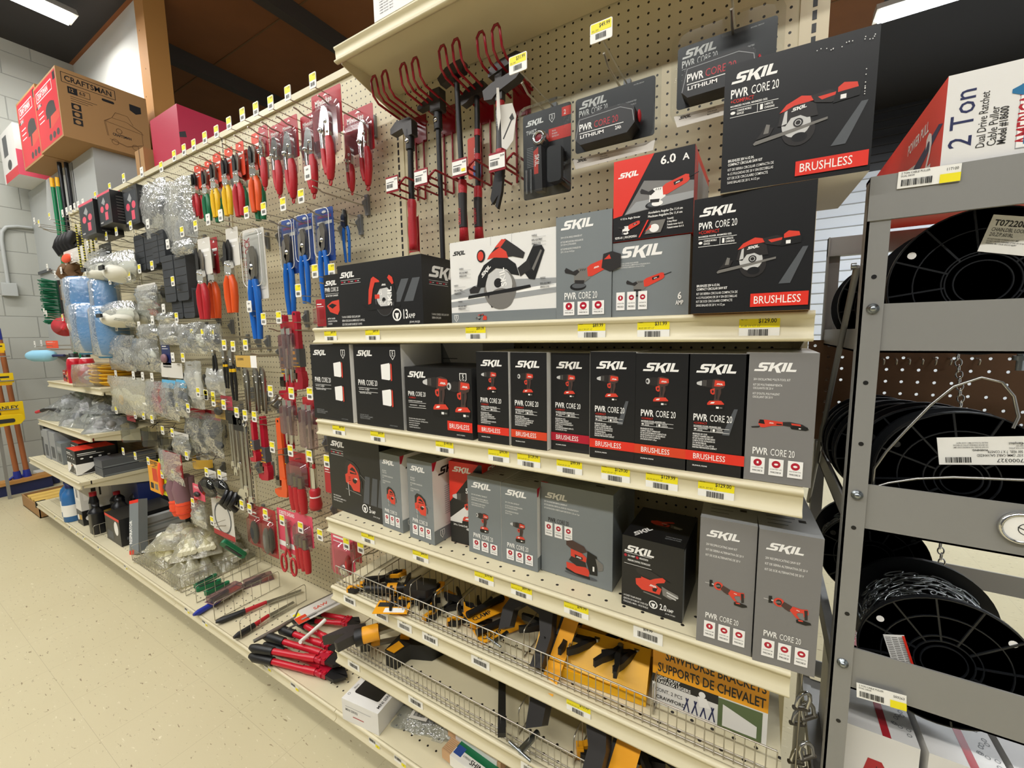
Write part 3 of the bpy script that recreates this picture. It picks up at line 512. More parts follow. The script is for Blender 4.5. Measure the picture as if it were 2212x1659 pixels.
IM = ['BRUSHLESS 20V 3/8 IN.', 'COMPACT IMPACT WRENCH KIT', 'KIT DE LLAVE DE IMPACTO COMPACTA DE', '3/8 DE PULGADA DE 20 V SIN ESCOBILLAS', 'KIT DE CLE A CHOCS COMPACTE', 'SANS BALAIS DE 20 V, 3/8 po']
HM = ['BRUSHLESS 20V 1/2 IN.', 'COMPACT HAMMER DRILL KIT', 'KIT DE TALADRO DE PERCUSION', 'COMPACTO DE 1/2 PULGADA DE', '20 V SIN ESCOBILLAS', 'SANS BALAIS, 20 V, 1/2 po KIT DE', 'MARTEAU PERFORATEUR COMPACT']
def f_grey(spec, art, s, cx, cy, ly=.78, low=True, by=.06, rot=0, logo=.86, lx=.12, fit=.8, extra=None):
    def f(p, w, h):
        p.skil(Wp, w*lx, h*logo, w*.62); y = h*ly
        for t in spec:
            if t: p.text(Wp, t, w*lx, y, h*.017, False, .62, fit=w*fit); y -= h*.026
            else: y -= h*.016
        p.at(w*cx, h*cy, w*s, rot); art(p); p.at()
        if low: pwrcore(p, Wp, w*.16, h*(by+.155), w*.6); badges(p, w*.14, h*by, w*.74, h*.13)
        if extra: extra(p, w, h)
    return f
def side_white(txt=True):
    def f(p, d, h):
        p.poly('crimson', [(0,h*.9),(0,h),(d*.08,h),(d*.03,h*.9)]); p.skil('black print', d*.1, h*.82, d*.42, 2); p.rect('carton grey', 0, 0, d, h*.17); shield(p, Wp, 'carton grey', d*.14, h*.1, d*.1)
        for k in range(14): p.rect('print grey', d*(.2+.0*(k % 3)), h*(.66-k*.026), d*(.42+.1*((k*7) % 4)/3), h*(.667-k*.026))
        p.rect('print grey', d*.2, h*.2, d*.96, h*.203)
    return f
def fine_top(p, w, d):
    for k in range(12): p.rect('shadow grey', w*.16, d*(.12+k*.06), w*(.5+.3*((k*5) % 4)/4), d*(.13+k*.06))
    p.rect('ink', w*.7, d*.2, w*.82, d*.24)
# second shelf
yb = -.388
def box2(name, label, tl, br, front, base='carton black', depth=.24, z0=Z2+.001, y=yb, **k):
    a, b = onY(*tl, y), onY(*br, y); return carton(name, label, a.x, b.x, y, z0, a.z, depth, base, front, **k)
def f_flood(p, w, h):
    p.skil(Wp, w*.07, h*.86, w*.36); shield(p, Wp, 'carton black', w*.84, h*.88, w*.13); pwrcore(p, Wp, w*.08, h*.5, w*.42); p.rect(Wp, w*.08, h*.465, w*.5, h*.469); p.rect(Wp, w*.08, h*.415, w*.5, h*.419); p.rect(Wp, w*.28, h*.42, w*.285, h*.465)
    p.text(Wp, '20V LITHIUM   2X BATTERY', w*.09, h*.44, h*.014, True, fit=w*.38); p.text(Wp, 'ONE BATTERY, MANY TOOLS', w*.1, h*.395, h*.014, True, fit=w*.38)
    for cy in (.68, .37): p.at(w*.7, h*cy, w*.27); art_flood(p); p.at()
    lines(p, 'print grey', ['FLOOD LIGHT, TOOL ONLY', 'REFLECTOR, HERRAMIENTA SOLAMENTE', 'PROJECTEUR, OUTIL SEULEMENT'], w*.08, h*.12, h*.015, h*.022, w*.4); p.text('print grey', 'LH5533-00 | F0LH5533', w*.72, h*.03, h*.012, fit=w*.2)
def f_dual(p, w, h):
    p.skil(Wp, w*.05, h*.845, w*.3); shield(p, Wp, 'carton black', w*.885, h*.86, w*.12); pwrcore(p, Wp, w*.05, h*.56, w*.28); p.text('print red', '+COMPACT', w*.06, h*.52, h*.025, False, .75); p.text(Wp, 'MAXIMIZED POWER. MINIMIZED SIZE.', w*.05, h*.475, h*.015, True, fit=w*.26)
    for y in (.455, .38): p.rect(Wp, w*.05, h*y, w*.33, h*(y+.005))
    p.text(Wp, 'CHARGE MOBILE DEVICES', w*.07, h*.41, h*.014, True, fit=w*.12); p.text(Wp, '5-MINUTE CHARGING', w*.22, h*.41, h*.014, True, fit=w*.1)
    p.at(w*.5, h*.56, h*.58); art_drill(p); p.at(w*.82, h*.54, h*.54); art_drill(p, True); p.at()
    lines(p, Wp, ['BRUSHLESS 20V DRILL DRIVER & IMPACT DRIVER KIT', 'KIT DE TALADRO ATORNILLADOR Y DESTORNILLADOR DE', 'IMPACTO DE 20 V SIN ESCOBILLAS', 'KIT DE PERCEUSE-VISSEUSE ET', 'TOURNEVIS A PERCUSSION DE 20 V'], w*.05, h*.2, h*.017, h*.034, w*.4)
    p.rect('print red', w*.65, h*.1, w, h*.24); p.text(Wp, 'BRUSHLESS', w*.68, h*.135, h*.07, False, .74, fit=w*.28); p.text(Wp, 'CB8375 | F0CB8375', w*.78, h*.04, h*.016, fit=w*.18)
G2 = 'black drill cartons on the second shelf'
box2('carton', 'black flood light carton standing at the far end of the second shelf', (669,744), (764,915), f_flood, sidem='carton white', depth=.16)
box2('carton', 'slightly larger black flood light carton beside the drill and driver kit', (762,744), (873,930), f_flood, sidem='carton white', depth=.16)
def f_lampback(p, w, h):
    p.skil('black print', w*.03, h*.83, w*.16); p.text('ink', 'PWRCORE 20', w*.03, h*.68, h*.06, True, .6); p.poly('print grey', [(w*.2,h),(w*.5,h*.4),(w*.8,h*.4),(w*.6,h)])
    for k in range(6): p.rect('shadow grey', w*.3, h*(.9-k*.06), w*.45, h*(.91-k*.06)); p.rect('shadow grey', w*.6, h*(.8-k*.06), w*.75, h*(.81-k*.06))
    p.line('black print', [(w*.4,h*.3),(w*.4,h*.56),(w*.44,h*.6),(w*.6,h*.6),(w*.64,h*.56),(w*.64,h*.3)], h*.035); p.text('ink', 'TRIPOD LIGHT', w*.15, h*.45, h*.04)
a, b = onY(866, 742, -.2), onY(1010, 800, -.2)
carton('carton', 'pale carton picturing a lamp handle, half hidden behind the drill and driver kit', a.x-.03, a.x+.33, -.215, Z2+.001, a.z, .17, 'carton white', f_lampback)
box2('carton', 'wide black carton picturing both a drill and an impact driver', (873,792), (1022,952), f_dual, depth=.2, sidem='carton black')
RW = [('drill', DR, (1028,759.5), (1100.5,960), 'narrow black drill carton right beside the wide drill and driver kit', 'print red'), ('impact', IM, (1102,761), (1182,968), 'black impact wrench carton with a white side, second along the drill row', 'card orange'), ('drill', DR, (1190,762), (1273,976), 'black drill carton set a little back in the drill row', 'crimson'), ('hammer', HM, (1275,759.5), (1370,996), 'black hammer drill carton fourth along the drill row, tag reading 129.00', 'print red'), ('impact', IM, (1374,763), (1483,1009), 'black impact wrench carton with an orange red band near the shelf end', 'card orange'), ('hammer', HM, (1488,764), (1606,1026), 'black hammer drill carton touching the grey multi-tool carton', 'print red')]
for k, sp, tl, br, lb, rd in RW: box2('carton', lb, tl, br, f_brushless(k, sp, rd), y=-.388 if 'back' not in lb else -.372, sidem='carton white', depth=.2, group=G2)
box2('carton', 'tall grey oscillating multi-tool carton at the open end of the second shelf', (1613,761.6), (1752,1040), f_grey(['20V OSCILLATING MULTI-TOOL KIT', '', 'KIT DE MULTIHERRAMIENTA', 'OSCILANTE DE 20 V', '', "KIT D'OUTIL POLYVALENT", 'OSCILLANT DE 20 V'], art_multi, .48, .52, .45, .79), 'carton warm grey', sidem='carton white', depth=.2)
# third shelf
def box3(name, label, tl, tr, bl, br, front, base='carton grey', depth=.2, **k):
    p, q = at(*bl, 2, Z3), at(*br, 2, Z3); y = (p.y+q.y)/2; t = onY(*tl, p.y); t2 = onY(*tr, q.y); rz = math.degrees(math.atan2(q.y-p.y, q.x-p.x))*.6
    return carton(name, label, p.x, q.x, y, Z3+.001, (t.z+t2.z)/2, depth, base, front, rz=rz, **k)
def amp(p, w, h, x, y, s, t):
    p.ring(Wp, x-s*.9, y+s*.35, s*.55, s*.14); p.poly(Wp, [(x-s*1.15,y+s*.5),(x-s*.65,y+s*.5),(x-s*.75,y+s*.15),(x-s*.9,y-s*.1),(x-s*1.05,y+s*.15)]); p.text(Wp, t, x-s*.1, y, s*.8, True, .62); v = text_mesh(t, True)[2]*s*.8*.62; p.text(Wp, 'AMP', x-s*.05+v, y, s*.42, False, .7); p.text(Wp, 'JS3149 | F012JS3', x+s*.6, y-s*.4, s*.16, fit=s*1.2)
def stripes(p, w, h, x): 
    for k in (0, .14, .27): p.poly('shadow grey', [(w*(x+k-.06),h*.2),(w*(x+k),h*.55),(w*(x+k+.09),h*.55),(w*(x+k+.05),h*.2)])
def dots(p, w, h, x, y, m='crimson'):
    p.rect(Wp, x, y+h*.028, x+w*.26, y+h*.032); p.rect(Wp, x, y-h*.03, x+w*.26, y-h*.026)
    for k in range(3): p.ell(m, x+w*(.02+k*.09), y, w*.015, h*.012); p.text(Wp, ['5 AMP', 'VARIABLE', 'SPEED'][k], x+w*(.04+k*.09), y-h*.006, h*.014, True, fit=w*.05)
def f_jig(p, w, h):
    stripes(p, w, h, .72); p.skil(Wp, w*.05, h*.85, w*.3); dots(p, w, h, w*.05, h*.77); p.at(w*.48, h*.5, w*.42); art_jigsaw(p); p.at(); lines(p, Wp, ['5 AMP CORDED JIGSAW', 'SIERRA CALADORA ALAMBRICA DE 5 A', 'SCIE SAUTEUSE A FIL DE 5 A'], w*.05, h*.18, h*.018, h*.034, w*.42); amp(p, w, h, w*.78, h*.1, w*.1, '5')
box3('carton', 'black corded jigsaw carton at the far end of the third shelf', (706,937), (811,955), (720,1095), (825,1135), f_jig, 'carton black', depth=.1, right=lambda p, d, h: p.skil('print grey', d*.1, h*.78, d*.8))
JS = ['20V JIGSAW', 'TOOL ONLY', '', 'KIT DE SIERRA CALADORA DE', '20 V', '', 'KIT DE SCIE SAUTEUSE', 'DE 20 V']
box3('carton', 'slim grey jigsaw carton pushed against the black corded jigsaw carton', (818.7,977), (860.6,985), (828.5,1136), (869.8,1153.6), f_grey(JS, art_jigsaw, .6, .5, .45, .76), depth=.2, sidem='carton white', right=side_white(), top=fine_top, topm='carton grey')
box3('carton', 'slim grey jigsaw carton turned to show its white printed side', (883.5,991), (932.7,1000), (887,1159), (938.5,1180), f_grey(JS, art_jigsaw, .66, .5, .45, .76), depth=.22, sidem='carton white', right=side_white(), top=fine_top, topm='carton grey')
def f_red55(p, w, h):
    p.poly('carton white', [(0,h*.26),(w,h*.26),(w,h*.5),(w*.6,h*.52),(0,h*.3)]); p.poly('print red', [(0,h*.5),(w*.9,h),(0,h)]); p.skil(Wp, w*.1, h*.88, w*.6); p.text(Wp, '5.5A', w*.5, h*.64, h*.06, True, 1.); p.at(w*.5, h*.42, w*.9); art_drill(p); p.at(); p.rect('carton black', 0, h*.2, w, h*.26); p.text(Wp, '3/8 in. Corded Drill', w*.1, h*.22, h*.022, True, fit=w*.8); p.at(w*.7, h*.12, w*.45); art_drill(p); p.at()
box3('carton', 'red and black corded drill carton set back behind the grey impact carton', (973,996.7), (1045,1006), (974,1170), (1046,1187), f_red55, 'carton black', depth=.2, sidem='print red', right=lambda p, d, h: p.skil(Wp, d*.1, h*.86, d*.4), topm='crimson')
box3('carton', 'grey impact driver carton between the red drill carton and the grey drill carton', (1012.4,1027.6), (1081.6,1040), (1014,1191), (1084,1214), f_grey(['20V 1/4 IN. HEX IMPACT DRIVER KIT', '', 'KIT DE ATORNILLADOR DE IMPACTO', 'HEXAGONAL DE 1/4 PULGADA DE 20 V', '', 'KIT DE VISSEUSE A PERCUSSION', 'HEXAGONALE DE 20 V 1/4 po'], lambda p: art_drill(p, True), .5, .44, .42, .76), sidem='carton white', topm='print grey', top=fine_top)
box3('carton', 'grey drill driver carton beside the big grey sander carton', (1083.4,1041), (1159.5,1057), (1085,1214), (1161.7,1237), f_grey(['20V 1/2 IN. DRILL DRIVER KIT', '', 'KIT DE TALADRO ATORNILLADOR', 'DE 1/2 PULGADA DE 20 V', '', 'KIT DE PERCEUSE-VISSEUSE', 'DE 20 V 1/2 po'], art_drill, .5, .48, .42, .76), sidem='carton white', right=side_white(), topm='print grey', top=fine_top)
def f_sander(p, w, h):
    p.skil(Wp, w*.06, h*.84, w*.34); lines(p, Wp, ['20V 5 IN. RANDOM ORBITAL SANDER KIT', 'KIT DE LIJADORA ORBITAL AL AZAR DE 5 PULGADAS DE 20 V', 'KIT DE PONCEUSE A ORBITE ALEATOIRE DE 20 V, 12,7 cm / 5 po'], w*.05, h*.79, h*.017, h*.036, w*.6); pwrcore(p, 'ink', w*.11, h*.58, w*.3); badges(p, w*.06, h*.42, w*.4, h*.15); p.at(w*.55, h*.27, w*.46); art_sander(p); p.at()
def top_sander(p, w, d): p.skil('black print', w*.08, d*.62, w*.3); p.rect('crimson', 0, 0, w*.1, d*.03); fine_top(p, w, d)
box3('carton', 'large grey orbital sander carton in the middle of the third shelf', (1171.8,1042), (1329.5,1071), (1170,1231.5), (1322,1280), f_sander, depth=.17, top=top_sander, right=lambda p, d, h: p.skil('print grey', d*.15, h*.82, d*.4), topm='carton grey')
def f_palm(p, w, h):
    p.skil(Wp, w*.04, h*.78, w*.52); p.rect(Wp, w*.04, h*.765, w*.5, h*.77)
    for k in (0, 1): p.ell('crimson', w*(.06+.2*k), h*.725, w*.025, h*.02); p.text(Wp, ['2.0 AMP', 'MICRO-FILTRATION'][k], w*(.1+.2*k), h*.715, h*.025, True, fit=w*.14)
    p.text(Wp, 'PRESSURE CONTROL TECHNOLOGY', w*.1, h*.655, h*.025, True, fit=w*.38); p.rect(Wp, w*.04, h*.61, w*.5, h*.615); p.at(w*.5, h*.44, w*.5); art_sander(p, False); p.at(); lines(p, Wp, ['1/4 SHEET PALM SANDER', 'LIJADORA DE PALMA DE 1/4 DE HOJA', 'PONCEUSE A MAIN - 1/4 DE FEUILLE'], w*.04, h*.14, h*.026, h*.045, w*.42); amp(p, w, h, w*.66, h*.1, w*.13, '2.0')
def top_palm(p, w, d): p.skil(Wp, w*.2, d*.05, w*.45, 60); p.at(w*.5, d*.6, w*.4); art_sander(p, False); p.at(); lines(p, 'print grey', ['1/4 SHEET PALM SANDER', 'LIJADORA DE PALMA'], w*.66, d*.2, d*.03, d*.05, w*.25)
box3('carton', 'low black palm sander carton marked 2.0 amp on the third shelf', (1343.4,1153), (1478.5,1188), (1342.5,1303.8), (1472.7,1348.6), f_palm, 'carton black', depth=.16, top=top_palm, right=lambda p, d, h: p.rect('print grey', 0, h*.01, d*.1, h*.97))
RS = ['20V RECIPROCATING SAW KIT', '', 'KIT DE SIERRA ALTERNATIVA DE 20 V', '', 'KIT DE SCIE ALTERNATIVE DE 20 V']
for k in (0, 1):
    q = [((1506,1114), (1626,1136), (1503,1384.8), (1621.7,1419.5)), ((1629,1140), (1766,1162), (1624.6,1428), (1759,1463))][k]
    box3('carton', ['tall grey reciprocating saw carton next to the black palm sander carton', 'tall grey reciprocating saw carton at the very corner of the third shelf'][k], *q, f_grey(RS, art_recip, .44, .5, .44, .79), 'carton warm grey', depth=.26, topm='print grey', top=fine_top, group='reciprocating saw cartons')
# top shelf
zt = Z1+.002
def box1(label, x0, x1, y, h, depth, base, front, **k): return carton('carton', label, x0, x1, y, zt+k.pop('dz', 0), zt+k.pop('dz2', 0)+h, depth, base, front, **k)
def f_chg(p, w, h):
    p.skil(Wp, w*.04, h*.8, w*.5); pwrcore(p, Wp, w*.04, h*.68, w*.55); p.rect(Wp, w*.04, h*.64, w*.6, h*.645); p.text(Wp, '20V BATTERY CHARGER', w*.06, h*.59, h*.03, True, fit=w*.5)
    p.poly(R_, [(w*.08,h*.42),(w*.3,h*.5),(w*.62,h*.52),(w*.66,h*.4),(w*.5,h*.24),(w*.2,h*.3)]); p.poly(K_, [(w*.14,h*.42),(w*.3,h*.46),(w*.48,h*.42),(w*.3,h*.36)]); lines(p, Wp, ['BATTERY CHARGER', 'CARGADOR DE BATERIA', 'CHARGEUR'], w*.08, h*.16, h*.03, h*.05, w*.55)
box1('small black battery charger carton at the far end of the top shelf', -1.145, -1.03, -.36, .156, .12, 'carton black', f_chg)
def f_13(p, w, h):
    p.poly('shadow grey', [(w*.68,h*.35),(w*.78,h*.68),(w*.86,h*.68),(w*.76,h*.35)]); p.poly('shadow grey', [(w*.8,h*.35),(w*.9,h*.68),(w*.98,h*.68),(w*.9,h*.35)])
    p.skil(Wp, w*.03, h*.8, w*.2); dots(p, w, h, w*.04, h*.73); p.at(w*.56, h*.5, h*.66); art_saw13(p); p.at(); lines(p, Wp, ['7-1/4 IN. CORDED CIRCULAR SAW', 'SIERRA CIRCULAR ALAMBRICA DE 7-1/4 PULG.', 'SCIE CIRCULAIRE FILAIRE DE 7-1/4 PO'], w*.03, h*.15, h*.035, h*.06, w*.3); amp(p, w, h, w*.8, h*.1, h*.17, '13')
def s_13(p, d, h): p.skil(Wp, d*.12, h*.7, d*.6, 0); dots(p, d*1.4, h, d*.12, h*.62); p.at(d*.8, h*.42, h*.5); art_saw13(p); p.at(); lines(p, Wp, ['7-1/4 IN. CORDED CIRCULAR SAW', 'SIERRA CIRCULAR'], d*.15, h*.14, h*.03, h*.05, d*.5)
box1('long black 13 amp circular saw carton with its near end showing', -1.076, -.748, -.362, .176, .21, 'carton black', f_13, right=s_13)
def f_white(p, w, h):
    p.poly('print grey', [(0,h*.2),(w,h*.3),(w,h*.46),(w*.4,h*.5),(0,h*.36)]); p.poly(Wp, [(0,h*.27),(w,h*.36),(w,h*.4),(0,h*.3)]); p.skil('black print', w*.03, h*.84, w*.14); p.rect('carton grey', 0, 0, w, h*.13); shield(p, Wp, 'carton grey', w*.05, h*.065, h*.08); p.rect('print grey', w*.42, h*.9, w*.422, h); p.rect('print grey', w*.62, h*.9, w*.622, h)
    p.at(w*.46, h*.52, h*.62); art_sawwhite(p); p.at(w*.29, h*.065, h*.08); art_saw(p); p.at(); p.poly(R_, [(w*.33,h*.03),(w*.37,h*.03),(w*.37,h*.075),(w*.34,h*.085)])
    for k, (x, y) in enumerate(((.8,.95),(.8,.9),(.8,.86),(.1,.68),(.1,.63),(.1,.59),(.04,.48),(.04,.42),(.04,.38),(.08,.28),(.08,.22),(.08,.19),(.87,.48),(.87,.42),(.87,.38))): p.text('ink', ['HANDLE', 'BEVEL ADJUSTMENT', 'SPINDLE LOCK'][k % 3], w*x, h*(y-.02), h*.02, True, .6, fit=w*.09); p.rect('print grey', w*x, h*(y-.035), w*(x+.12), h*(y-.032))
box1('white carton picturing a large circular saw on the top shelf', -.657, -.377, -.36, .190, .2, 'carton white', f_white, topm='kraft')
G4 = ['20V 4-1/2 IN. ANGLE GRINDER KIT', '', 'KIT DE AMOLADORA ANGULAR DE', '20 V DE 4-1/2 PULGADAS', '', "KIT DE MEULEUSE D'ANGLES DE", '20 V, 11,5 cm / 4-1/2 po']
box1('tall grey cordless angle grinder carton between the white and grey cartons', -.376, -.2585, -.362, .206, .24, 'carton grey', f_grey(G4, lambda p: art_grinder(p, False), .74, .56, .43, .79, logo=.87, by=.04, lx=.09), topm='kraft')
def x6(p, w, h): badges(p, w*.06, h*.1, w*.42, h*.24); p.text(Wp, '6', w*.89, h*.21, h*.09, True, .8, 'c'); p.text(Wp, 'AMP', w*.89, h*.14, h*.055, True, .6, 'c')
box1('low grey corded angle grinder carton under the red and black carton', -.2575, -.1185, -.36, .141, .2, 'carton grey', f_grey(['6 AMP 4-1/2 IN. CORDED ANGLE GRINDER', 'AMOLADORA ANGULAR ALAMBRICA DE 4-1/2 PULGADAS DE 6 A', "MEULEUSE D'ANGLES CABLEE DE 6 A, 115 mm / 4-1/2 po"], art_grinder, .42, .42, .42, .71, False, logo=.79, lx=.07, fit=.68, extra=x6))
def f_r6(p, w, h):
    p.poly('carton warm grey', [(w*.15,h*.32),(w,h*.4),(w,h*.6),(w*.4,h*.7)]); p.poly('print grey', [(w*.16,h*.33),(w,h*.4),(w,h*.48),(w*.3,h*.46)]); p.poly('print red', [(0,h*.3),(w*.12,h*.32),(w*.52,h),(0,h)]); p.skil(Wp, w*.06, h*.78, w*.28); p.text(Wp, '6.0', w*.6, h*.85, h*.1, True, 1.05); p.text(Wp, 'A', w*.86, h*.85, h*.075, True, 1.0)
    p.at(w*.62, h*.52, w*.5); art_grinder(p, True, True); p.at(); p.text(Wp, '4 1/2 in. Angle Grinder', w*.1, h*.265, h*.024, True, fit=w*.33); p.text(Wp, 'Amoladora Angular De 11,4 cm', w*.46, h*.29, h*.028, True, fit=w*.5); p.text(Wp, 'Meuleuse Angulaire De 11,4 cm', w*.46, h*.245, h*.028, True, fit=w*.5)
    p.poly('print red', [(w*.34,h*.02),(w*.36,h*.02),(w*.47,h*.22),(w*.45,h*.22)]); p.at(w*.2, h*.15, w*.24); art_grinder(p, True, True); p.at(); p.poly('tool mid', [(w*.42,h*.05),(w*.62,h*.05),(w*.68,h*.2),(w*.5,h*.2)]); p.ell(Wp, w*.54, h*.11, w*.06, h*.05); p.poly(R_, [(w*.42,h*.08),(w*.5,h*.16),(w*.5,h*.12)]); lines(p, Wp, ['Powerful', '6 Amp Motor', 'Potente motor de 6 A', 'Puissant moteur de 6 A'], w*.7, h*.19, h*.024, h*.036, w*.27, True); p.text(Wp, '9295-01 | F012929501', w*.03, h*.03, h*.028, True, fit=w*.32)
box1('red and black 6.0 amp grinder carton stacked on the low grey carton', -.2565, -.1155, -.362, .146+.142, .2, 'carton black', f_r6, dz=.1425, sidem='print red', topm='kraft', right=lambda p, d, h: (p.rect('print grey', d*.2, 0, d, h*.9), p.poly('crimson', [(0,0),(d*.3,0),(d*.1,h),(0,h)])))
def f_circ(p, w, h):
    p.skil(Wp, w*.05, h*.845, w*.34); pwrcore(p, Wp, w*.05, h*.735, w*.34); p.text('print red', '+COMPACT', w*.05, h*.695, h*.03, False, .75); p.text(Wp, 'MAXIMIZED POWER. MINIMIZED SIZE.', w*.05, h*.665, h*.014, True, fit=w*.33)
    for y in (.65, .585): p.rect(Wp, w*.05, h*y, w*.39, h*(y+.004))
    p.rect(Wp, w*.245, h*.59, w*.248, h*.65); p.ell(Wp, w*.07, h*.62, w*.018, h*.012); lines(p, Wp, ['CHARGE MOBILE', 'DEVICES'], w*.1, h*.625, h*.016, h*.024, w*.13, True); p.rect(Wp, w*.265, h*.6, w*.285, h*.64); lines(p, Wp, ['5-MINUTE', 'CHARGING'], w*.295, h*.625, h*.016, h*.024, w*.1, True)
    p.poly('shadow grey', [(w*.75,h*.22),(w*.92,h*.5),(w*.96,h*.5),(w*.84,h*.22)]); p.at(w*.5, h*.44, w*.44); art_saw(p); p.at()
    lines(p, Wp, ['BRUSHLESS 20V 4-1/2 IN.', 'COMPACT CIRCULAR SAW KIT'], w*.05, h*.235, h*.021, h*.03, w*.4, True); lines(p, Wp, ['KIT DE SIERRA CIRCULAR COMPACTA DE', '4-1/2 PULGADAS DE 20 V SIN ESCOBILLAS', 'KIT DE SCIE CIRCULAIRE COMPACTE', 'SANS BALAIS DE 20 V, 4-1/2 po'], w*.05, h*.165, h*.021, h*.034, w*.44)
    p.rect('print red', w*.53, h*.04, w*.985, h*.15); p.text(Wp, 'BRUSHLESS', w*.56, h*.065, h*.065, False, .74, fit=w*.38)
def scuff(p, w, h):
    f_circ(p, w, h); r = random.Random(3)
    for k in range(26): x, y = w*(.5+.47*r.random()), h*(.93-.03*r.random()-(.4*r.random() if r.random() < .4 else 0)); x = w*.93 if y < h*.85 else x; p.rect(Wp, x, y, x+w*.006, y+h*.006)
box1('black compact circular saw carton at the top shelf corner, under its twin', -.107, .055, -.415, .182, .24, 'carton black', f_circ, rz=-2, sidem='kraft')
carton('carton', 'black compact circular saw carton perched on top of its twin', -.069, .112, -.415, zt+.1835, zt+.366, .2, 'carton black', scuff, rz=3, sidem='carton white', topm='kraft')
carton('carton', 'white carton overhanging the short shelf above the sledge hammers', -.98, -.6, -.262, ZC+.877, ZC+1.08, .2, 'carton white', lambda p, w, h: [p.text('ink', 'ASSEMBLY REQUIRED  ITEM %d' % (4471+k), w*.06, h*(.06+k*.035), h*.016, fit=w*.34) for k in range(9)])
# ---------------------------------------------------------------- grey reel rack at the gondola end
RX0, RX1, RY0, RY1 = .118, .64, -.38, .09
rk = thing('reel_rack', 'grey steel reel rack full of chain and cable spools at the gondola end', 'rack', (RX0, RY0, 0))
def rb(m, a, b, k='rack grey'): m.box((a[0]-RX0, a[1]-RY0, a[2]), (b[0]-RX0, b[1]-RY0, b[2]), k)
for n, (x, y, sx, sy) in enumerate(((RX0, RY0, 1, 1), (RX1, RY0, -1, 1), (RX0, RY1, 1, -1), (RX1, RY1, -1, -1))):
    m = MB(); xs = sorted((x, x+sx*.026)); ys = sorted((y, y+sy*.026)); yt = sorted((y, y+sy*.003)); xt = sorted((x, x+sx*.003))
    rb(m, (xs[0], yt[0], 0), (xs[1], yt[1], ZC+.212)); rb(m, (xt[0], ys[0], 0), (xt[1], ys[1], ZC+.212))
    if n == 0:
        for px, py in ((1888,598),(1870,827),(1860,959),(1844,1140),(1830,1326),(1811,1557)):
            p = onY(px, py, RY0-.0003); m.prism(circ(12, .0032), (p.x-RX0, -.0004, p.z), (1,0,0), (0,0,1), (0,1,0), .0005, 'black print')
    m.obj('post', rk)
RZ = [(ZC+.036, ZC-.034), (ZC-.232, ZC-.304), (ZC-.500, ZC-.570), (ZC-.84, ZC-.90)]
for n, (a, b) in enumerate(RZ):
    m = MB(); rb(m, (RX0+.022, RY0+.003, b), (RX1, RY0+.006, a)); rb(m, (RX0+.022, RY0+.003, b), (RX1, RY0+.02, b+.003)); m.obj('front_rail', rk)
    m = MB(); rb(m, (RX0+.003, RY0+.02, b), (RX0+.006, RY1-.02, b+.035)); rb(m, (RX0+.003, RY0+.02, b), (RX0+.025, RY1-.02, b+.003)); m.obj('side_rail', rk)
    m = MB(); rb(m, (RX0+.02, RY1-.006, b), (RX1, RY1-.003, b+.045)); m.obj('rear_rail', rk)
m = MB(); rb(m, (RX0, RY0-.002, ZC+.152), (RX1, RY0+.004, ZC+.212)); rb(m, (RX0, RY0, ZC+.207), (RX1, RY0+.03, ZC+.212)); m.obj('top_rail', rk)
m = MB(); rb(m, (RX0, RY1-.02, ZC+.17), (RX1, RY1, ZC+.212)); m.obj('rear_rail', rk)
m = MB(); m.tube([(-.003, .03, ZC+.094), (-.003, .20, ZC-.103), (-.003, .46, ZC-.43)], .0045, 'rack grey', 6); m.obj('diagonal_strap', rk)
for px, py in ((1885,667),(1851,1069),(1820,1432)):
    p = onY(px, py, RY0); m = MB(); m.lathe([(.0075, 0), (.0075, .0015), (.005, .002), (.0048, .005), (.002, .007), (0, .007)], (p.x-RX0, 0, p.z), (0, -1, 0), 'zinc', 14); m.obj('bolt', rk)
p = onY(1860, 566, RY0); MB().cyl((-.004, .03, ZC+.095), (-.010, .03, ZC+.095), .005, 'zinc').obj('bolt', rk)
def shelf_card(a, b, c, d, lab):
    p, q, r = onY(*a, RY0-.003), onY(*b, RY0-.003), onY(*c, RY0-.003); w = (q-p).length; h = (r-p).length
    m = MB(); m.box((0, -.0006, -h), (w, 0, 0), 'label white'); P = Print(m, (0, -.0006, -h), (1,0,0), (0,0,1), (0,-1,0))
    P.text('ink', d, w*.96, h*.68, h*.16, False, .8, 'r'); P.text('ink', '2 TON CABLE PULLER', w*.05, h*.82, h*.12, fit=w*.5); P.text('ink', 'DUAL DRIVE', w*.05, h*.66, h*.1, fit=w*.3); P.barcode('ink', w*.06, h*.12, w*.56, h*.5, int(a[0])); P.rect('label yellow', w*.68, 0, w, h*.5)
    o = m.obj('shelf_card', rk, p-Vector((RX0, RY0, 0))); o.rotation_euler = (0, -math.atan2(q.z-p.z, q.x-p.x), 0); o['label'] = lab
shelf_card((1941,372), (2078,352), (1941,408), '117100', 'white price card stuck on the top rail'); shelf_card((1850,1474), (1958,1503), (1847,1504), '503263', 'white price card stuck on the lower rail')
m = MB(); m.lathe([(.021, 0), (.022, .003), (.020, .006), (.018, .006), (.017, .004), (0, .004)], (0, 0, 0), (0, -1, 0), 'chrome', 28); m.lathe([(.017, .0045), (0, .0046)], (0, 0, 0), (0, -1, 0), 'label white', 28)
p = onY(2204, 1140, RY0+.002); P = Print(m, (-.02, -.0046, -.02), (1,0,0), (0,0,1), (0,-1,0)); P.ring('ink', .024, .02, .008, .001); P.line('ink', [(.016,.022),(.03,.016)], .0012)
tag(m.obj('round_badge', None, p), 'round chrome rimmed badge with a white face stuck on the rack rail', 'badge')
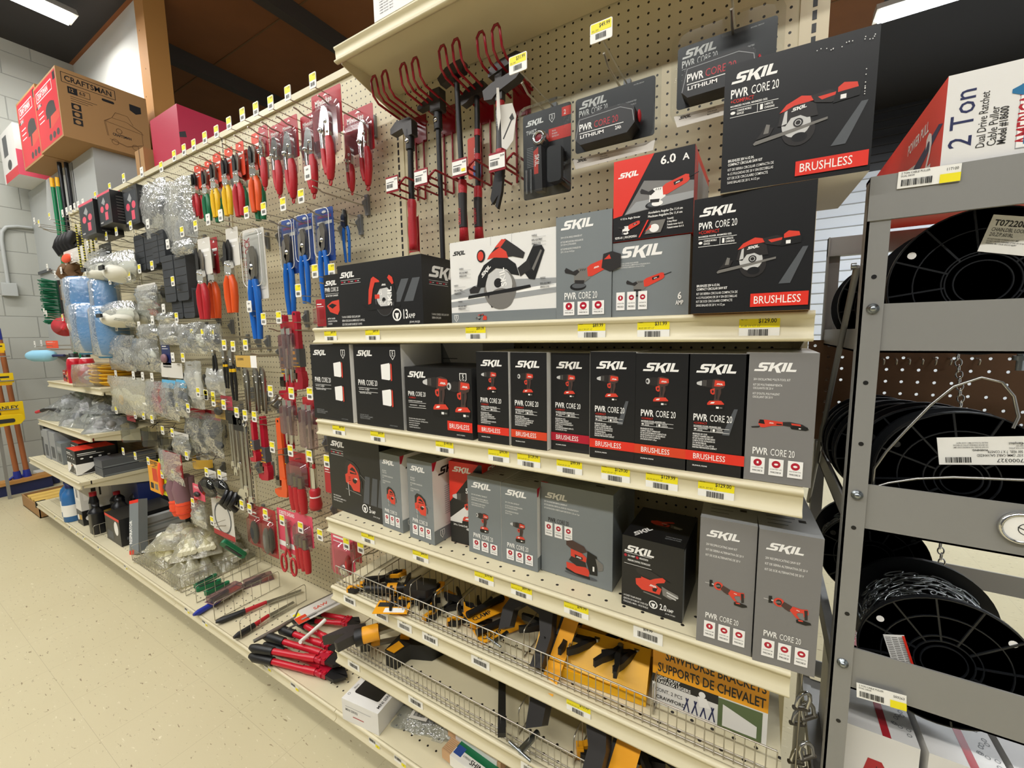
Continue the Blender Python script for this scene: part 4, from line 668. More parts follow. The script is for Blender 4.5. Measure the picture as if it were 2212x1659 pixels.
# rear hardboard with real holes
def holed(x0, x1, z0, z1, pitch, r, y0, y1, m, k, miss=()):
    nx, nz = int((x1-x0)/pitch), int((z1-z0)/pitch)
    for i in range(nx):
        for j in range(nz):
            cx, cz = x0+(i+.5)*pitch, z0+(j+.5)*pitch; h = pitch/2; sq = [(cx+h*a, cz+h*b) for a, b in ((1,0),(1,1),(0,1),(-1,1),(-1,0),(-1,-1),(0,-1),(1,-1))]
            if (i*7+j*3) % 11 in miss: m.add([(a, y0, b) for a, b in sq], [tuple(range(8))], k); continue
            ci = circ(8, r, cx, cz); v = [(a, y, b) for y in (y0,) for a, b in sq+ci]; m.add(v, [(a, (a+1) % 8, 8+(a+1) % 8, 8+a) for a in range(8)], k)
            m.add([(a, y, b) for y in (y0, y1) for a, b in ci], [(a, (a+1) % 8, 8+(a+1) % 8, 8+a) for a in range(8)], k)
mat('hardboard', '#5d4026', .6, vary=.12, bscale=8)
m = MB(); holed(.092, .62, ZC-.262, ZC-.022, .0265, .0034, .055, .059, m, 'hardboard', (4,)); tag(m.obj('hardboard_panel'), 'brown perforated hardboard panel with light showing through behind the reels', 'panel')
for k, px in enumerate((1907,1934,1962,1990,2018,2050,2111)):
    p = onY(px, 778, .05); m = MB(); m.tube([(0, .004, .004), (0, -.012, .004), (0, -.014, .0), (0, -.012, -.008), (0, -.008, -.009)], .0018, 'wire', 6)
    tag(m.obj('peg', None, p), 'small bent wire peg in the brown hardboard behind the cable reels', 'peg', 'pegs in the brown hardboard')
# reels
def reel(label, c, R, yf, W_, wind, hole, lab=None, notch=False, group='chain and cable reels'):
    t = thing('cable_reel' if wind != 'chain' else 'chain_reel', label, 'reel', (c[0], yf, c[1]), group=group)
    for s, (ya, yb) in enumerate(((0, .006), (W_-.006, W_))):
        m = MB(); f = -1 if s == 0 else 1; y = ya if s == 0 else yb
        n = 48; o = circ(n, R); q = [(x*.016/ .7, z) for x, z in o]
        ih = [(hole*math.copysign(min(1, abs(1.42*math.cos(2*PI*i/n))), math.cos(2*PI*i/n)), hole*math.copysign(min(1, abs(1.42*math.sin(2*PI*i/n))), math.sin(2*PI*i/n))) for i in range(n)] if wind != 'cable' else circ(n, hole)
        v = [(x, yy, z) for yy in (ya, yb) for ring in (o, ih) for x, z in ring]
        fs = []
        for i in range(n):
            j = (i+1) % n; fs += [(i, j, n+j, n+i), (2*n+j, 2*n+i, 3*n+i, 3*n+j), (j, i, 2*n+i, 2*n+j), (n+i, n+j, 3*n+j, 3*n+i)]
        m.add(v, fs, 'spool black')
        for rr in (R*.995, R*.72, R*.42, hole*1.75, hole*1.35):
            m.lathe([(rr-.0015, 0), (rr-.0015, .003), (rr, .003), (rr, 0)], (0, y, 0), (0, f, 0), 'spool black', 48, False)
        for k in range(12 if lab is None or wind == 'chain' else 8):
            a = 2*PI*(k+.3)/12; d = Vector((math.cos(a), 0, math.sin(a))); pr = Vector((-d.z, 0, d.x)); a0, a1 = d*hole*1.7, d*R*.99
            v = [a0+pr*.0012, a0-pr*.0012, a1-pr*.0012, a1+pr*.0012]; v = [x+Vector((0, y, 0)) for x in v]; v += [x+Vector((0, f*.0028, 0)) for x in v]
            m.add(v, [(0,1,2,3), (4,5,6,7), (0,1,5,4), (2,3,7,6), (1,2,6,5), (3,0,4,7)], 'spool black')
        for a in (150, 40): 
            x, z = R*.86*math.cos(math.radians(a)), R*.86*math.sin(math.radians(a)); m.prism(circ(12, .005, x, z), (0, y-.0003*0, 0), (1,0,0), (0,0,1), (0,1,0), f*.0008, 'print white' if s == 0 and wind == 'chain' and lab else 'black print')
        m.obj('flange', t)
    m = MB(); r0 = R*.36; m.lathe([(r0, .006), (r0, W_-.006)], (0, 0, 0), (0, 1, 0), 'spool black', 32); m.obj('hub', t)
    m = MB(); r = random.Random(int(c[1]*1000))
    if wind == 'chain':
        rr = R*.78; L = .026; rows = int((W_-.02)/.011); per = int(2*PI*rr/.019)
        for i in range(rows):
            for j in range(per):
                a = 2*PI*(j+.5*(i % 2))/per+r.uniform(-.03, .03); y = .012+i*.011+r.uniform(-.002, .002); rad = rr+r.uniform(-.004, .004); e = Vector((math.cos(a), 0, math.sin(a))); tg = Vector((-e.z, 0, e.x)); sk = Vector((0, 1, 0)); al = r.uniform(-.5, .5); dd = tg*math.cos(al)+sk*math.sin(al); pp = (sk*math.cos(al)-tg*math.sin(al))*.6+e*r.uniform(-.6, .6)
                ct = e*rad+Vector((0, y, 0)); m.tube([ct+dd*(L*.55*math.cos(q))+pp*(.0065*math.sin(q)) for q in (2*PI*k/10 for k in range(10))], .0013, 'zinc', 5, True)
    elif wind == 'cable':
        rr = R*.84
        for i in range(int((W_-.014)/.0036)): m.tube([(rr*math.cos(q), .008+i*.0036, rr*math.sin(q)) for q in (2*PI*k/40 for k in range(40))], .0018, 'steel', 5, True)
    else: m.lathe([(R*.8, .007), (R*.8, W_-.007)], (0, 0, 0), (0, 1, 0), wind, 40)
    m.obj('wound_chain' if wind == 'chain' else 'wound_cable', t)
    if lab:
        w, h, x, z, rot, txt = lab; m = MB(); m.box((-w/2, -.0009, -h/2), (w/2, 0, h/2), 'label white'); P = Print(m, (-w/2, -.0009, -h/2), (1,0,0), (0,0,1), (0,-1,0)); txt(P, w, h); o = m.obj('paper_label', t, (x, -.0034, z)); o.rotation_euler = (0, math.radians(rot), 0)
    return t
def lab1(P, w, h):
    P.text('ink', 'T0722087N', w*.04, h*.72, h*.16, True, .8, fit=w*.48); lines(P, 'ink', ['CHAIN,DBL LOOP INCO,', '2/0,Z/P,60\'/RL'], w*.04, h*.57, h*.1, h*.13, w*.52); lines(P, 'ink', ['DO NOT EXCEED WORKING LOAD LIMIT', 'DO NOT USE FOR OVERHEAD LIFTING OR TO SUPPORT LOADS', 'WARNING: MAY CAUSE SERIOUS INJURY'], w*.04, h*.34, h*.04, h*.06, w*.5)
    P.text('ink', '60FT.', w*.46, h*.04, h*.14, True, .8); P.text('ink', 'Working Load Limit', w*.66, h*.16, h*.06); P.text('ink', '255 LBS.  115 KG', w*.64, h*.05, h*.08); P.barcode('ink', w*.68, h*.32, w*.96, h*.62, 5); P.ring('navy', w*.62, h*.8, h*.06, h*.022); P.ring('navy', w*.67, h*.8, h*.06, h*.022); P.text('navy', 'CAMPBELL', w*.72, h*.75, h*.12, True, .8)
def lab2(P, w, h):
    P.text('ink', '7000327', w*.05, h*.78, h*.13, False, 1.0); lines(P, 'ink', ['3/32" (2MM) CABLE GALVANIZED', "500' REEL  7 X 7 CONSTR."], w*.05, h*.62, h*.09, h*.13, w*.55); P.text('ink', 'WARNING:', w*.42, h*.44, h*.07, True); P.barcode('ink', w*.62, h*.72, w*.92, h*.92, 9); P.text('ink', 'Campbell', w*.04, h*.2, h*.08); lines(P, 'ink', ['NOT FOR LIFTING', 'KEEP DRY', 'MADE TO SPEC'], w*.04, h*.38, h*.05, h*.08, w*.3); lines(P, 'ink', ['DO NOT EXCEED THE WORKING LOAD LIMIT', 'OR USE FOR OVERHEAD LIFTING OF PERSONS', 'FAILURE TO FOLLOW MAY CAUSE INJURY'], w*.42, h*.34, h*.05, h*.08, w*.5)
def lab3(P, w, h):
    for c in range(3):
        for k in range(16): P.rect('tool mid', w*(.06+c*.31), h*(.92-k*.055), w*(.32+c*.31), h*(.94-k*.055))
    P.rect('print red', w*.88, 0, w, h)
reel('black plastic chain reel with a big white label on the upper rail of the rack', (.253, ZC+.062), .100, -.335, .12, 'chain', .022, (.105, .048, .048, .052, 14, lab1))
reel('black chain reel deeper on the upper rail, mostly behind the grey post', (.200, ZC+.045), .085, -.18, .10, 'spool black', .022)
reel('black cable reel with an upside-down label on the middle rail of the rack', (.254, ZC-.217), .098, -.335, .045, 'cable', .017, (.088, .040, .016, .044, 172, lab2))
for k, (x, y, R, wd) in enumerate(((.235, -.285, .100, 'crimson'), (.215, -.225, .094, 'spool black'), (.205, -.17, .09, 'spool black'), (.2, -.115, .088, 'steel'))):
    reel(['dark red cable reel directly behind the black reel with the upside-down label', 'plain black cable reel behind the dark red reel', 'plain black cable reel third behind the front cable reel', 'steel wound cable reel furthest back on the middle rail'][k], (x, ZC-.22), R, y, .045, wd, .017)
reel('black chain reel with exposed zinc chain on the lowest rail of the rack', (.258, ZC-.507), .103, -.335, .13, 'chain', .020, (.026, .052, -.052, .0, -18, lab3), True)
reel('small black chain reel behind the grey post on the lowest rail', (.20, ZC-.44), .085, -.16, .10, 'chain', .02)
m = MB(); pts = [at(*p, 1, -.365) for p in ((1884,1060),(1889,1012),(1915,975),(1960,926),(2010,875),(2060,835),(2120,815),(2165,826),(2190,856),(2200,900),(2188,925))]
m.tube(pts, .0019, 'steel', 6); m.tube([onY(*p, -.368) for p in ((1890,1052),(1920,1043),(1980,1034),(2060,1031),(2140,1034),(2212,1037),(2280,1045))], .0019, 'steel', 6)
tag(m.obj('loose_cable'), 'loose galvanised cable end looping over the middle reel', 'cable')
def chain_hang(label, px, p0, p1, y, L=.014):
    a, b = onY(px, p0, y), onY(px+6, p1, y); n = int((a.z-b.z)/(L*.78)); t = thing('hanging_chain', label, 'chain', a, group='hanging chains'); m = MB()
    for k in range(n):
        c = Vector(((b.x-a.x)*k/n, 0, -(k+.5)*L*.78)); e = Vector((1, 0, 0)) if k % 2 else Vector((.5, .85, 0)); m.tube([c+e*(.0045*math.sin(q))+Vector((0, 0, L*.5*math.cos(q))) for q in (2*PI*i/12 for i in range(12))], .0013, 'chrome', 6, True)
    m.obj('links', t).name = 'chain_link'
chain_hang('zinc chain end hanging in front of the brown hardboard', 2070, 764, 890, -.1); chain_hang('short zinc chain end hanging above the lowest chain reel', 2032, 1172, 1262, -.1)
for k, (x, z) in enumerate(((.30, -.045), (.37, -.045), (.27, -.315), (.34, -.315))):
    m = MB(); m.cyl((0, 0, .012), (0, 0, -.014), .004, 'zinc', 10); m.cyl((0, 0, .006), (0, 0, 0), .008, 'zinc', 6); tag(m.obj('hex_bolt', None, (x, -.33+.02*k, ZC+z)), 'zinc hex bolt hanging through the underside of a rack rail', 'bolt', 'bolts under the rack rails')
# puller boxes on top
def f_pull(P, w, h):
    # w across, h up: lettering runs upwards
    P.text('navy', '2 Ton', w*.23, h*.18, h*.2, False, .95, rot=90); P.text('ink', 'Dual Drive Ratchet', w*.335, h*.14, h*.075, False, .9, fit=h*.6, rot=90); P.text('ink', 'Cable Puller', w*.42, h*.14, h*.075, False, .9, fit=h*.42, rot=90); P.text('ink', 'Model #18600', w*.49, h*.14, h*.068, True, .9, fit=h*.4, rot=90)
    P.rect('print grey', w*.565, h*.06, w*.86, h*.74); P.rect(Wp, w*.57, h*.07, w*.855, h*.73); P.text('card red', 'AMERICAN', w*.69, h*.1, h*.14, True, .8, fit=h*.6, rot=90)
    P.rect('bird blue', w*.62, h*.1, w*.635, h*.7); P.text('card red', 'POWER PULL', w*.82, h*.1, h*.14, True, .8, fit=h*.62, rot=90)
    P.poly('bird blue', [(w*.5,h*.66),(w*.58,h*.62),(w*.66,h*.66),(w*.7,h*.76),(w*.74,h*.96),(w*.68,h*.98),(w*.64,h*.86),(w*.58,h*.74),(w*.5,h*.7)]); p2 = [(w*.62,h*.72),(w*.72,h*.72),(w*.74,h*.8),(w*.66,h*.8)]; P.poly(Wp, p2); P.ell('bird blue', w*.745, h*.76, w*.03)
def l_pull(P, d, h):
    P.poly('navy', [(d*.3,0),(d*.95,h*.55),(d*.99,h*.5),(d*.6,0)]); P.poly('carton white', [(0,0),(d*.5,0),(d*.72,h*.36),(d*.4,h*.5),(0,h*.2)]); P.text(Wp, '2', d*.83, h*.08, h*.5, True, .8); P.poly('tool mid', [(d*.5,h*.05),(d*.66,h*.2),(d*.7,h*.1),(d*.6,0)]); P.line('tool mid', [(d*.1,h*.1),(d*.6,h*.2)], h*.04); P.text(Wp, 'POWER PULL', d*.6, h*.62, h*.14, True, .8, fit=d*.25)
q, q2 = onY(2046, 168, -.374), onY(2031, 352, -.374)
for k in (0, 1):
    w = .118; carton('puller_carton', ['white fronted cable puller carton with red side on the top of the rack', 'second cable puller carton on the rack, cut off by the picture edge'][k], .190+k*.121, .190+k*.121+w, -.374, ZC+.2135, ZC+.325, .42, 'carton white', f_pull, left=l_pull, sidem='print red', group='cable puller cartons')
# fastener boxes low on the rack
def f_mf(P, w, h): P.text('card red', 'MF', w*.08, h*.3, h*.5, True, .9, shear=.2); P.text('ink', 'MIDWEST', w*.45, h*.55, h*.2, True, .9, fit=w*.45); P.text('ink', 'FASTENER', w*.45, h*.28, h*.2, True, .9, fit=w*.45); P.rect('card red', w*.08, h*.15, w*.9, h*.19)
def t_mf(P, w, d):
    P.text('card red', 'MF', w*.12, d*.82, d*.24, True, 1.1, rot=-90); P.rect('card red', w*.5, 0, w*.62, d); P.text(Wp, "AMERICA'S ONE CALL", w*.53, d*.96, w*.08, True, .8, fit=d*.9, rot=-90); P.text('ink', 'CORP', w*.42, d*.7, w*.1, True, .8, rot=-90)
    r = random.Random(4)
    for k in range(26): P.ring('shadow grey', w*(.68+.28*r.random()), d*r.random()*.94+d*.03, w*.035, w*.008, 10)
MB().box((RX0+.006, RY0+.021, ZC-.905), (RX1-.006, RY1-.02, ZC-.90), 'rack grey').obj('shelf_tray', rk).location = (-RX0, -RY0, 0)
for k in (0, 1, 2):
    carton('fastener_box', ['white fastener box with red lettering on the low rack shelf behind the post', 'white fastener box second along the low rack shelf', 'white fastener box third along the low rack shelf'][k], .152+k*.102, .152+k*.102+.092, -.335, ZC-.897, ZC-.665, .30, 'carton white', f_mf, top=t_mf, rz=0, group='fastener boxes')
for k in range(6):
    z = ZC-.70-k*.034; m = MB(); m.tube([(-.011, 0, -.02), (-.012, 0, 0), (-.008, 0, .010), (0, 0, .014), (.008, 0, .010), (.012, 0, 0), (.011, 0, -.02)], .0038, 'chrome', 8); m.cyl((-.016, 0, -.02), (.016, 0, -.02), .0042, 'dull steel', 10)
    tag(m.obj('shackle', None, (.098+.008*(k % 2), -.27+.02*(k % 3), z), (0, .25*(-1)**k, .6)), 'zinc bow shackle in the tangle between the gondola end and the rack post', 'shackle', 'shackles by the rack post')
m = MB(); m.tube([(0, 0, 0), (0, 0, .27)], .002, 'wire', 6); tag(m.obj('hook_rod', None, (.093, -.262, ZC-.905)), 'thin wire upright carrying the shackles beside the rack post', 'rod')
# ---------------------------------------------------------------- peg hooks and the goods on them
HK = [0]
def hook(px, py, col, desc, length=None):
    y = -.255; p = onY(px, py, y)
    if p.x < -4.74: p = at(px, py, 0, -4.74); y = p.y
    x, za = p.x, p.z-.012; zr = za-.030
    t = thing('peg_hook', ('hook with %s tag ' % {'y': 'yellow', 'w': 'white'}[col])+desc, 'hook', (x, 0, zr), group='pegboard hooks')
    m = MB(); m.box((-.009, -.012, -.034), (.009, -.0005, .042), 'clip grey'); m.prism([(-.012, .03), (-.030, .012), (-.012, -.03)], (-.004, 0, 0), (0, 1, 0), (0, 0, 1), (1, 0, 0), .008, 'clip grey'); m.obj('backplate', t)
    m = MB(); m.tube([(0, -.01, -.002), (0, y+.055, 0), (0, y+.035, .008), (0, y+.018, .010)], .0026, 'wire', 6); m.obj('rod', t)
    m = MB(); m.tube([(0, -.01, .032), (0, y+.004, .030)], .0017, 'wire', 5); m.obj('tag_arm', t)
    m = MB(); w, h = .034, .046; m.prism(rrect(-w/2, -h*.42, w/2, h*.58, .004), (0, y+.004, .044), (1,0,0), (0,0,1), (0,-1,0), .002, 'label white'); P = Print(m, (-w/2, y+.002, .044-h*.42), (1,0,0), (0,0,1), (0,-1,0))
    if col == 'y': P.rect('label yellow', w*.05, h*.5, w*.95, h*.93); P.text('ink', '%d.99' % (4+HK[0]*7 % 30), w*.9, h*.76, h*.13, True, .8, 'r')
    else: P.text('ink', '%d.49' % (3+HK[0]*5 % 20), w*.5, h*.68, h*.13, True, .8, 'c')
    P.barcode('ink', w*.2, h*.14, w*.8, h*.38, HK[0]); m.obj('price_tag', t); HK[0] += 1
    return x, zr
def place(xh, l, r, top, bot, ymin=-.232, ymax=-.03):
    c = (l+r)/2; y = max(ymin, min(ymax, at(c, top, 0, xh).y)); a, b = onY(l, (top+bot)/2, y), onY(r, (top+bot)/2, y); q = onY(c, bot, y); z = onY(c, top, y).z
    return y, abs(b.x-a.x), z, z-q.z, (a.x+b.x)/2
TAB = {'y': (0, 1, 0)}
Vx, Vz, Vn = (1, 0, 0), (0, 0, 1), (0, -1, 0)
def card(t, w, h, m, z0=.014, y=.004, pr=None, name='hang_card', x=0, th=.0012):
    b = MB(); b.prism(rrect(x-w/2, -h, x+w/2, z0, min(.006, w*.2)), (0, y, 0), Vx, Vz, Vn, -th, m)
    if pr: pr(Print(b, (x-w/2, y, -h), Vx, Vz, Vn), w, h+z0)
    return b.obj(name, t)
def blister(t, w, h, d, z=0, m='clear plastic', name='blister', y=0, x=0):
    b = MB(); r = min(w, h)*.12; o = rrect(x-w/2, z-h, x+w/2, z, r, 2); i = rrect(x-w/2+r*.6, z-h+r*.6, x+w/2-r*.6, z-r*.6, r, 2); n = len(o)
    v = [(a, y, c) for a, c in o]+[(a, y-d, c) for a, c in i]; b.add(v, [(k, (k+1) % n, n+(k+1) % n, n+k) for k in range(n)], m, True); b.add(v[n:], [tuple(range(n))], m); return b.obj(name, t)
def lump(t, pts, m, name):
    b = MB()
    for c, r in pts: b.ell(c, r, m, 14, 8)
    return b.obj(name, t)
def k_lock(t, L, w, ch=.62, cm='card red', two=False, slim=False):
    T = L*.86; z0 = -L*.14; s = .7 if slim else 1
    card(t, w*(1.0 if not slim else .9), L*ch*(.8 if two else .72), cm, pr=lambda p, a, b: (p.poly('print white', [(a*.4,b*.9),(a*.6,b*.9),(a*.5,b*.95)]), p.text('print white', 'TORQUE LOCK', a*.12, b*.66, a*.09, True, fit=a*.5), p.text('print white', 'Milwaukee', a*.12, b*.74, a*.12, True, fit=a*.6)))
    if not slim: blister(t, w*.96, L*ch*.9, .004, -.03, 'violet blister', 'clear_cover', -.002)
    def one(ox, oz, T):
        m = MB(); q = lambda P: [(ox+a*T*s, oz+b*T) for a, b in P]
        m.prism(q([(-.02,0),(.05,-.01),(.10,-.07),(.125,-.2),(.11,-.42),(.04,-.43),(.035,-.25),(.0,-.12)]), (0, -.004, 0), Vx, Vz, Vn, .010, 'chrome', True)
        m.prism(q([(-.03,-.01),(-.005,-.12),(.0,-.22),(-.04,-.36),(-.1,-.33),(-.115,-.25),(-.075,-.13),(-.06,-.06)]), (0, -.003, 0), Vx, Vz, Vn, .008, 'chrome', True)
        for a, b, r in ((.05,-.2,.028), (-.075,-.28,.034), (.075,-.33,.02)): m.lathe([(r*T, 0), (r*T, .004), (r*T*.5, .006), (0, .006)], (ox+a*T*s, -.012, oz+b*T), (0, -1, 0), 'chrome', 12)
        m.obj('jaw', t)
        m = MB(); m.tube([(ox+a*T*s, -.010, oz+b*T) for a, b in ((.08,-.40),(.10,-.5),(.10,-.7),(.07,-.88),(.065,-.93))], [T*.045, T*.058, T*.056, T*.05, T*.035], 'grip red', 10); m.obj('handle', t)
        m = MB(); m.tube([(ox+a*T*s, -.008, oz+b*T) for a, b in ((-.07,-.34),(-.06,-.5),(-.05,-.58))], [T*.03, T*.03, T*.03], 'chrome', 8); m.tube([(ox+a*T*s, -.008, oz+b*T) for a, b in ((-.055,-.52),(-.04,-.7),(-.01,-.84))], [T*.034, T*.038, T*.03], 'grip red', 8); m.obj('handle', t)
        m = MB(); m.tube([(ox+.065*T*s+T*.024*math.cos(k*PI/5), -.010, oz-.965*T+T*.034*math.sin(k*PI/5)) for k in range(10)], T*.011, 'grip red', 6, True); m.obj('adjusting_screw', t)
    if two: one(w*.22, z0, T); one(-w*.3, z0-T*.28, T*.72)
    else: one(0, z0, T)
def k_snips(t, L, w, grip='grip red', cm='card orange', blade='dull steel', cc=.5):
    card(t, w*.62, L*.42, cm, x=w*.12, pr=lambda p, a, b: (p.poly('print white', [(a*.35,b*.86),(a*.65,b*.86),(a*.5,b*.93)]), p.rect('print white', a*.1, b*.62, a*.9, b*.7), p.rect('print white', a*.1, b*.5, a*.7, b*.54)))
    m = MB(); q = lambda P: [(a*L, b*L) for a, b in P]
    m.prism(q([(-.06,-.16),(.01,-.1),(.06,-.2),(.05,-.36),(-.04,-.42)]), (0, -.002, 0), Vx, Vz, Vn, .007, blade, True); m.prism(q([(-.09,-.18),(-.05,-.12),(-.01,-.22),(-.02,-.4),(-.09,-.36)]), (0, -.008, 0), Vx, Vz, Vn, .006, 'forged black', True); m.obj('blade', t)
    m = MB(); m.prism(q([(-.07,-.36),(.06,-.36),(.08,-.5),(.04,-.58),(-.05,-.58),(-.09,-.48)]), (0, -.001, 0), Vx, Vz, Vn, .014, 'chrome', True)
    for a, b in ((-.04,-.4),(.03,-.42),(-.02,-.52),(.05,-.53)): m.lathe([(.02*L, 0), (.018*L, .005), (0, .007)], (a*L, -.015, b*L), (0, -1, 0), 'chrome', 10)
    m.obj('pivot', t)
    for s in (-1, 1):
        m = MB(); m.tube([(s*a*L, -.010, b*L) for a, b in ((.04,-.54),(.075,-.64),(.08,-.8),(.06,-1.0))], [.03*L, .045*L, .044*L, .036*L], grip, 10); m.obj('handle', t)
def k_cpl(t, L, w, big=False, single=False):
    if not single:
        card(t, w*.95, L*(.55 if not big else .62), 'card blue' if not big else 'card pale', pr=lambda p, a, b: (p.ell('print white', a*.5, b*.93, a*.12, a*.05), p.rect('print white', a*.08, b*.70, a*.92, b*.76), p.text('card red', 'CHANNELLOCK', a*.1, b*.82, a*.1, True, fit=a*.8), p.text('navy', '9.5"', a*.4, b*.71, a*.1, True)) if not big else p.text('card red', 'CHANNELLOCK', a*.3, b*.1, a*.26, True, rot=90, fit=b*.8))
        blister(t, w*.86, L*.52, .012, .006, 'clear plastic', 'clear_cover', .001)
        m = MB(); m.tube([(a, -.012, b) for a, b in rrect(-w*.43, -L*.5, w*.43, .008, w*.18, 3)], .0016, 'print white', 5, True); m.obj('cover_edge', t)
    m = MB(); q = lambda P: [(a*L, b*L) for a, b in P]
    if single: m.prism(q([(-.02,0),(.03,-.02),(.07,-.12),(.06,-.32),(-.02,-.36),(-.09,-.3),(-.1,-.14)]), (0, -.004, 0), Vx, Vz, Vn, .012, 'chrome', True); m.prism(q([(.0,-.02),(.05,-.03),(.08,-.14),(.07,-.32),(.03,-.34)]), (0, -.012, 0), Vx, Vz, Vn, .006, 'forged black', True); z = -.3
    else: m.prism(q([(-.03,-.14),(.03,-.13),(.07,-.22),(.05,-.40),(.0,-.46),(-.05,-.36),(-.01,-.26)]), (0, -.004, 0), Vx, Vz, Vn, .010, 'dull steel', True); m.prism(q([(-.07,-.2),(-.03,-.17),(.0,-.3),(-.03,-.46),(-.08,-.44)]), (0, -.006, 0), Vx, Vz, Vn, .008, 'tool mid', True); m.lathe([(.03*L, 0), (.025*L, .004), (0, .006)], (0, -.013, -.32*L), (0, -1, 0), 'chrome', 12); z = -.44
    m.obj('jaw', t)
    for s in (-1, 1):
        m = MB(); b = .075 if single else .055; m.tube([(s*a*L, -.010, c*L) for a, c in ((.03, z), (b, z-.12), (b*1.05, z-.35), (b*.7, -1.0))], [.028*L, .03*L, .028*L, .024*L], 'grip blue', 10); m.obj('handle', t)
def k_dpl(t, L, w, grip='grip black', band=None, chrome=True, label=None):
    m = MB(); q = lambda P: [(a*L, b*L) for a, b in P]
    m.prism(q([(-.03,0),(.02,0),(.06,-.1),(.05,-.34),(-.06,-.34),(-.07,-.1)]), (0, -.004, 0), Vx, Vz, Vn, .010, 'steel', True); m.lathe([(.035*L, 0), (.03*L, .004), (0, .006)], (0, -.014, -.24*L), (0, -1, 0), 'chrome', 12); m.obj('jaw', t)
    for s in (-1, 1):
        m = MB(); m.tube([(s*a*L, -.008, c*L) for a, c in ((.03,-.32),(.06,-.45),(.075,-.7),(.05,-1.0))], [.026*L, .03*L, .03*L, .022*L], grip, 8)
        if band: m.tube([(s*.052*L, -.008, -.40*L), (s*.06*L, -.008, -.46*L)], .034*L, band, 8)
        m.obj('handle', t)
    if label: card(t, w*.8, L*.2, label, z0=.01, y=.002)
def k_silverlock(t, L, w):
    card(t, w*.9, L*.2, 'tan card', z0=.0, y=-.016, name='hang_label', pr=lambda p, a, b: (p.text('ink', 'LOCKING', a*.1, b*.6, b*.2, True, fit=a*.6), p.rect('print white', a*.72, 0, a, b)))
    for i, (ox, oy) in enumerate(((-.16, -.002), (.12, .010), (.3, .02))):
        m = MB(); q = lambda P: [(ox*w+a*L*.8, -L*.2+b*L*.8) for a, b in P]
        m.prism(q([(-.04,0),(.04,-.02),(.09,-.1),(.1,-.3),(.08,-.5),(.05,-1.0),(.02,-1.0),(.02,-.5),(.0,-.3),(-.03,-.12)]), (0, oy, 0), Vx, Vz, Vn, .009, 'steel', True); m.prism(q([(-.06,-.02),(-.04,-.14),(-.03,-.4),(-.06,-.95),(-.09,-.95),(-.08,-.4),(-.1,-.2)]), (0, oy, 0), Vx, Vz, Vn, .007, 'dull steel', True)
        for a, b in ((.03,-.16),(-.05,-.2),(.05,-.32)): m.lathe([(.016*L, 0), (.012*L, .004), (0, .005)], (ox*w+a*L*.8, oy-.009, -L*.2+b*L*.8), (0, -1, 0), 'chrome', 10)
        m.obj('plier', t)
def k_pipe(t, L, w, col='crimson', sleeve=True, pink=True):
    m = MB(); q = lambda P: [(a*L, b*L) for a, b in P]
    m.prism(q([(-.045,-.02),(-.03,.0),(.03,.0),(.045,-.02),(.05,-.5),(.07,-.78),(-.06,-.78),(-.05,-.5)]), (0, .009, 0), Vx, Vz, Vn, .018, col, True)
    m.prism(circ(14, .016*L, 0, -.035*L), (0, -.0092, 0), Vx, Vz, Vn, .0004, 'black print'); m.obj('handle', t, bevel=.003)
    if sleeve:
        m = MB(); m.box((-.075*L, -.014, -.70*L), (.075*L, .012, -.47*L), 'shadow grey'); P = Print(m, (-.075*L, -.014, -.70*L), Vx, Vz, Vn); P.rect('amber paint', 0, 0, .15*L, .012*L); P.rect('amber paint', .01*L, .16*L, .06*L, .2*L); P.rect('amber paint', .01*L, .09*L, .08*L, .12*L); P.text('amber paint', 'PIPE WRENCH', .01*L, .04*L, .02*L, True, fit=.11*L); m.obj('paper_sleeve', t)
    m = MB(); m.prism(q([(.0,-.74),(.08,-.76),(.1,-.86),(.08,-.98),(-.1,-1.0),(-.17,-.96),(-.17,-.91),(-.02,-.9)]), (0, .012, 0), Vx, Vz, Vn, .024, col, True); m.obj('hook_jaw', t, bevel=.002)
    m = MB(); m.prism(q([(-.06,-.74),(-.06,-.86),(-.14,-.86),(-.15,-.8),(-.1,-.74)]), (0, .010, 0), Vx, Vz, Vn, .02, 'dull steel'); m.cyl((-.10*L, 0, -.50*L), (-.10*L, 0, -.74*L), .022*L, 'dull steel', 10) if not sleeve else None; m.lathe([(.045*L, 0), (.045*L, .04*L)], (-.10*L, 0, -.78*L), (0, 0, 1), 'forged black', 14); m.obj('heel_jaw', t)
def k_combo(t, L, w, n=2, adj=False):
    card(t, w*.8, L*.14, 'black print', z0=.012, y=-.008, name='holder')
    for i in range(n):
        ox = (i-(n-1)/2)*w/n*.9; l = L*(1-.12*(i % 2)) ; m = MB(); q = lambda P: [(ox+a*l, b*l) for a, b in P]
        m.prism(q([(-.018,-.05),(.018,-.05),(.024,-.5),(.028,-.9),(-.028,-.9),(-.024,-.5)]), (0, .003-.004*i, 0), Vx, Vz, Vn, .006, 'steel', True)
        if adj and i == 0: m.prism(q([(-.03,-.82),(.04,-.8),(.10,-.86),(.11,-1.0),(.06,-1.0),(.03,-.93),(-.04,-.93),(-.06,-1.0),(-.1,-.98),(-.08,-.88)]), (0, .004, 0), Vx, Vz, Vn, .012, 'chrome', True)
        else: m.prism(q([(-.03,-.86),(.03,-.86),(.055,-.93),(.045,-1.0),(.02,-1.0),(.018,-.95),(-.018,-.95),(-.02,-1.0),(-.045,-1.0),(-.055,-.93)]), (0, .003-.004*i, 0), Vx, Vz, Vn, .008, 'chrome', True)
        m.lathe([(.028*l, 0), (.044*l, 0), (.044*l, .008), (.028*l, .008), (.028*l, 0)], (ox, .004-.004*i, -.04*l), (0, -1, 0), 'chrome', 16); m.obj('wrench', t)
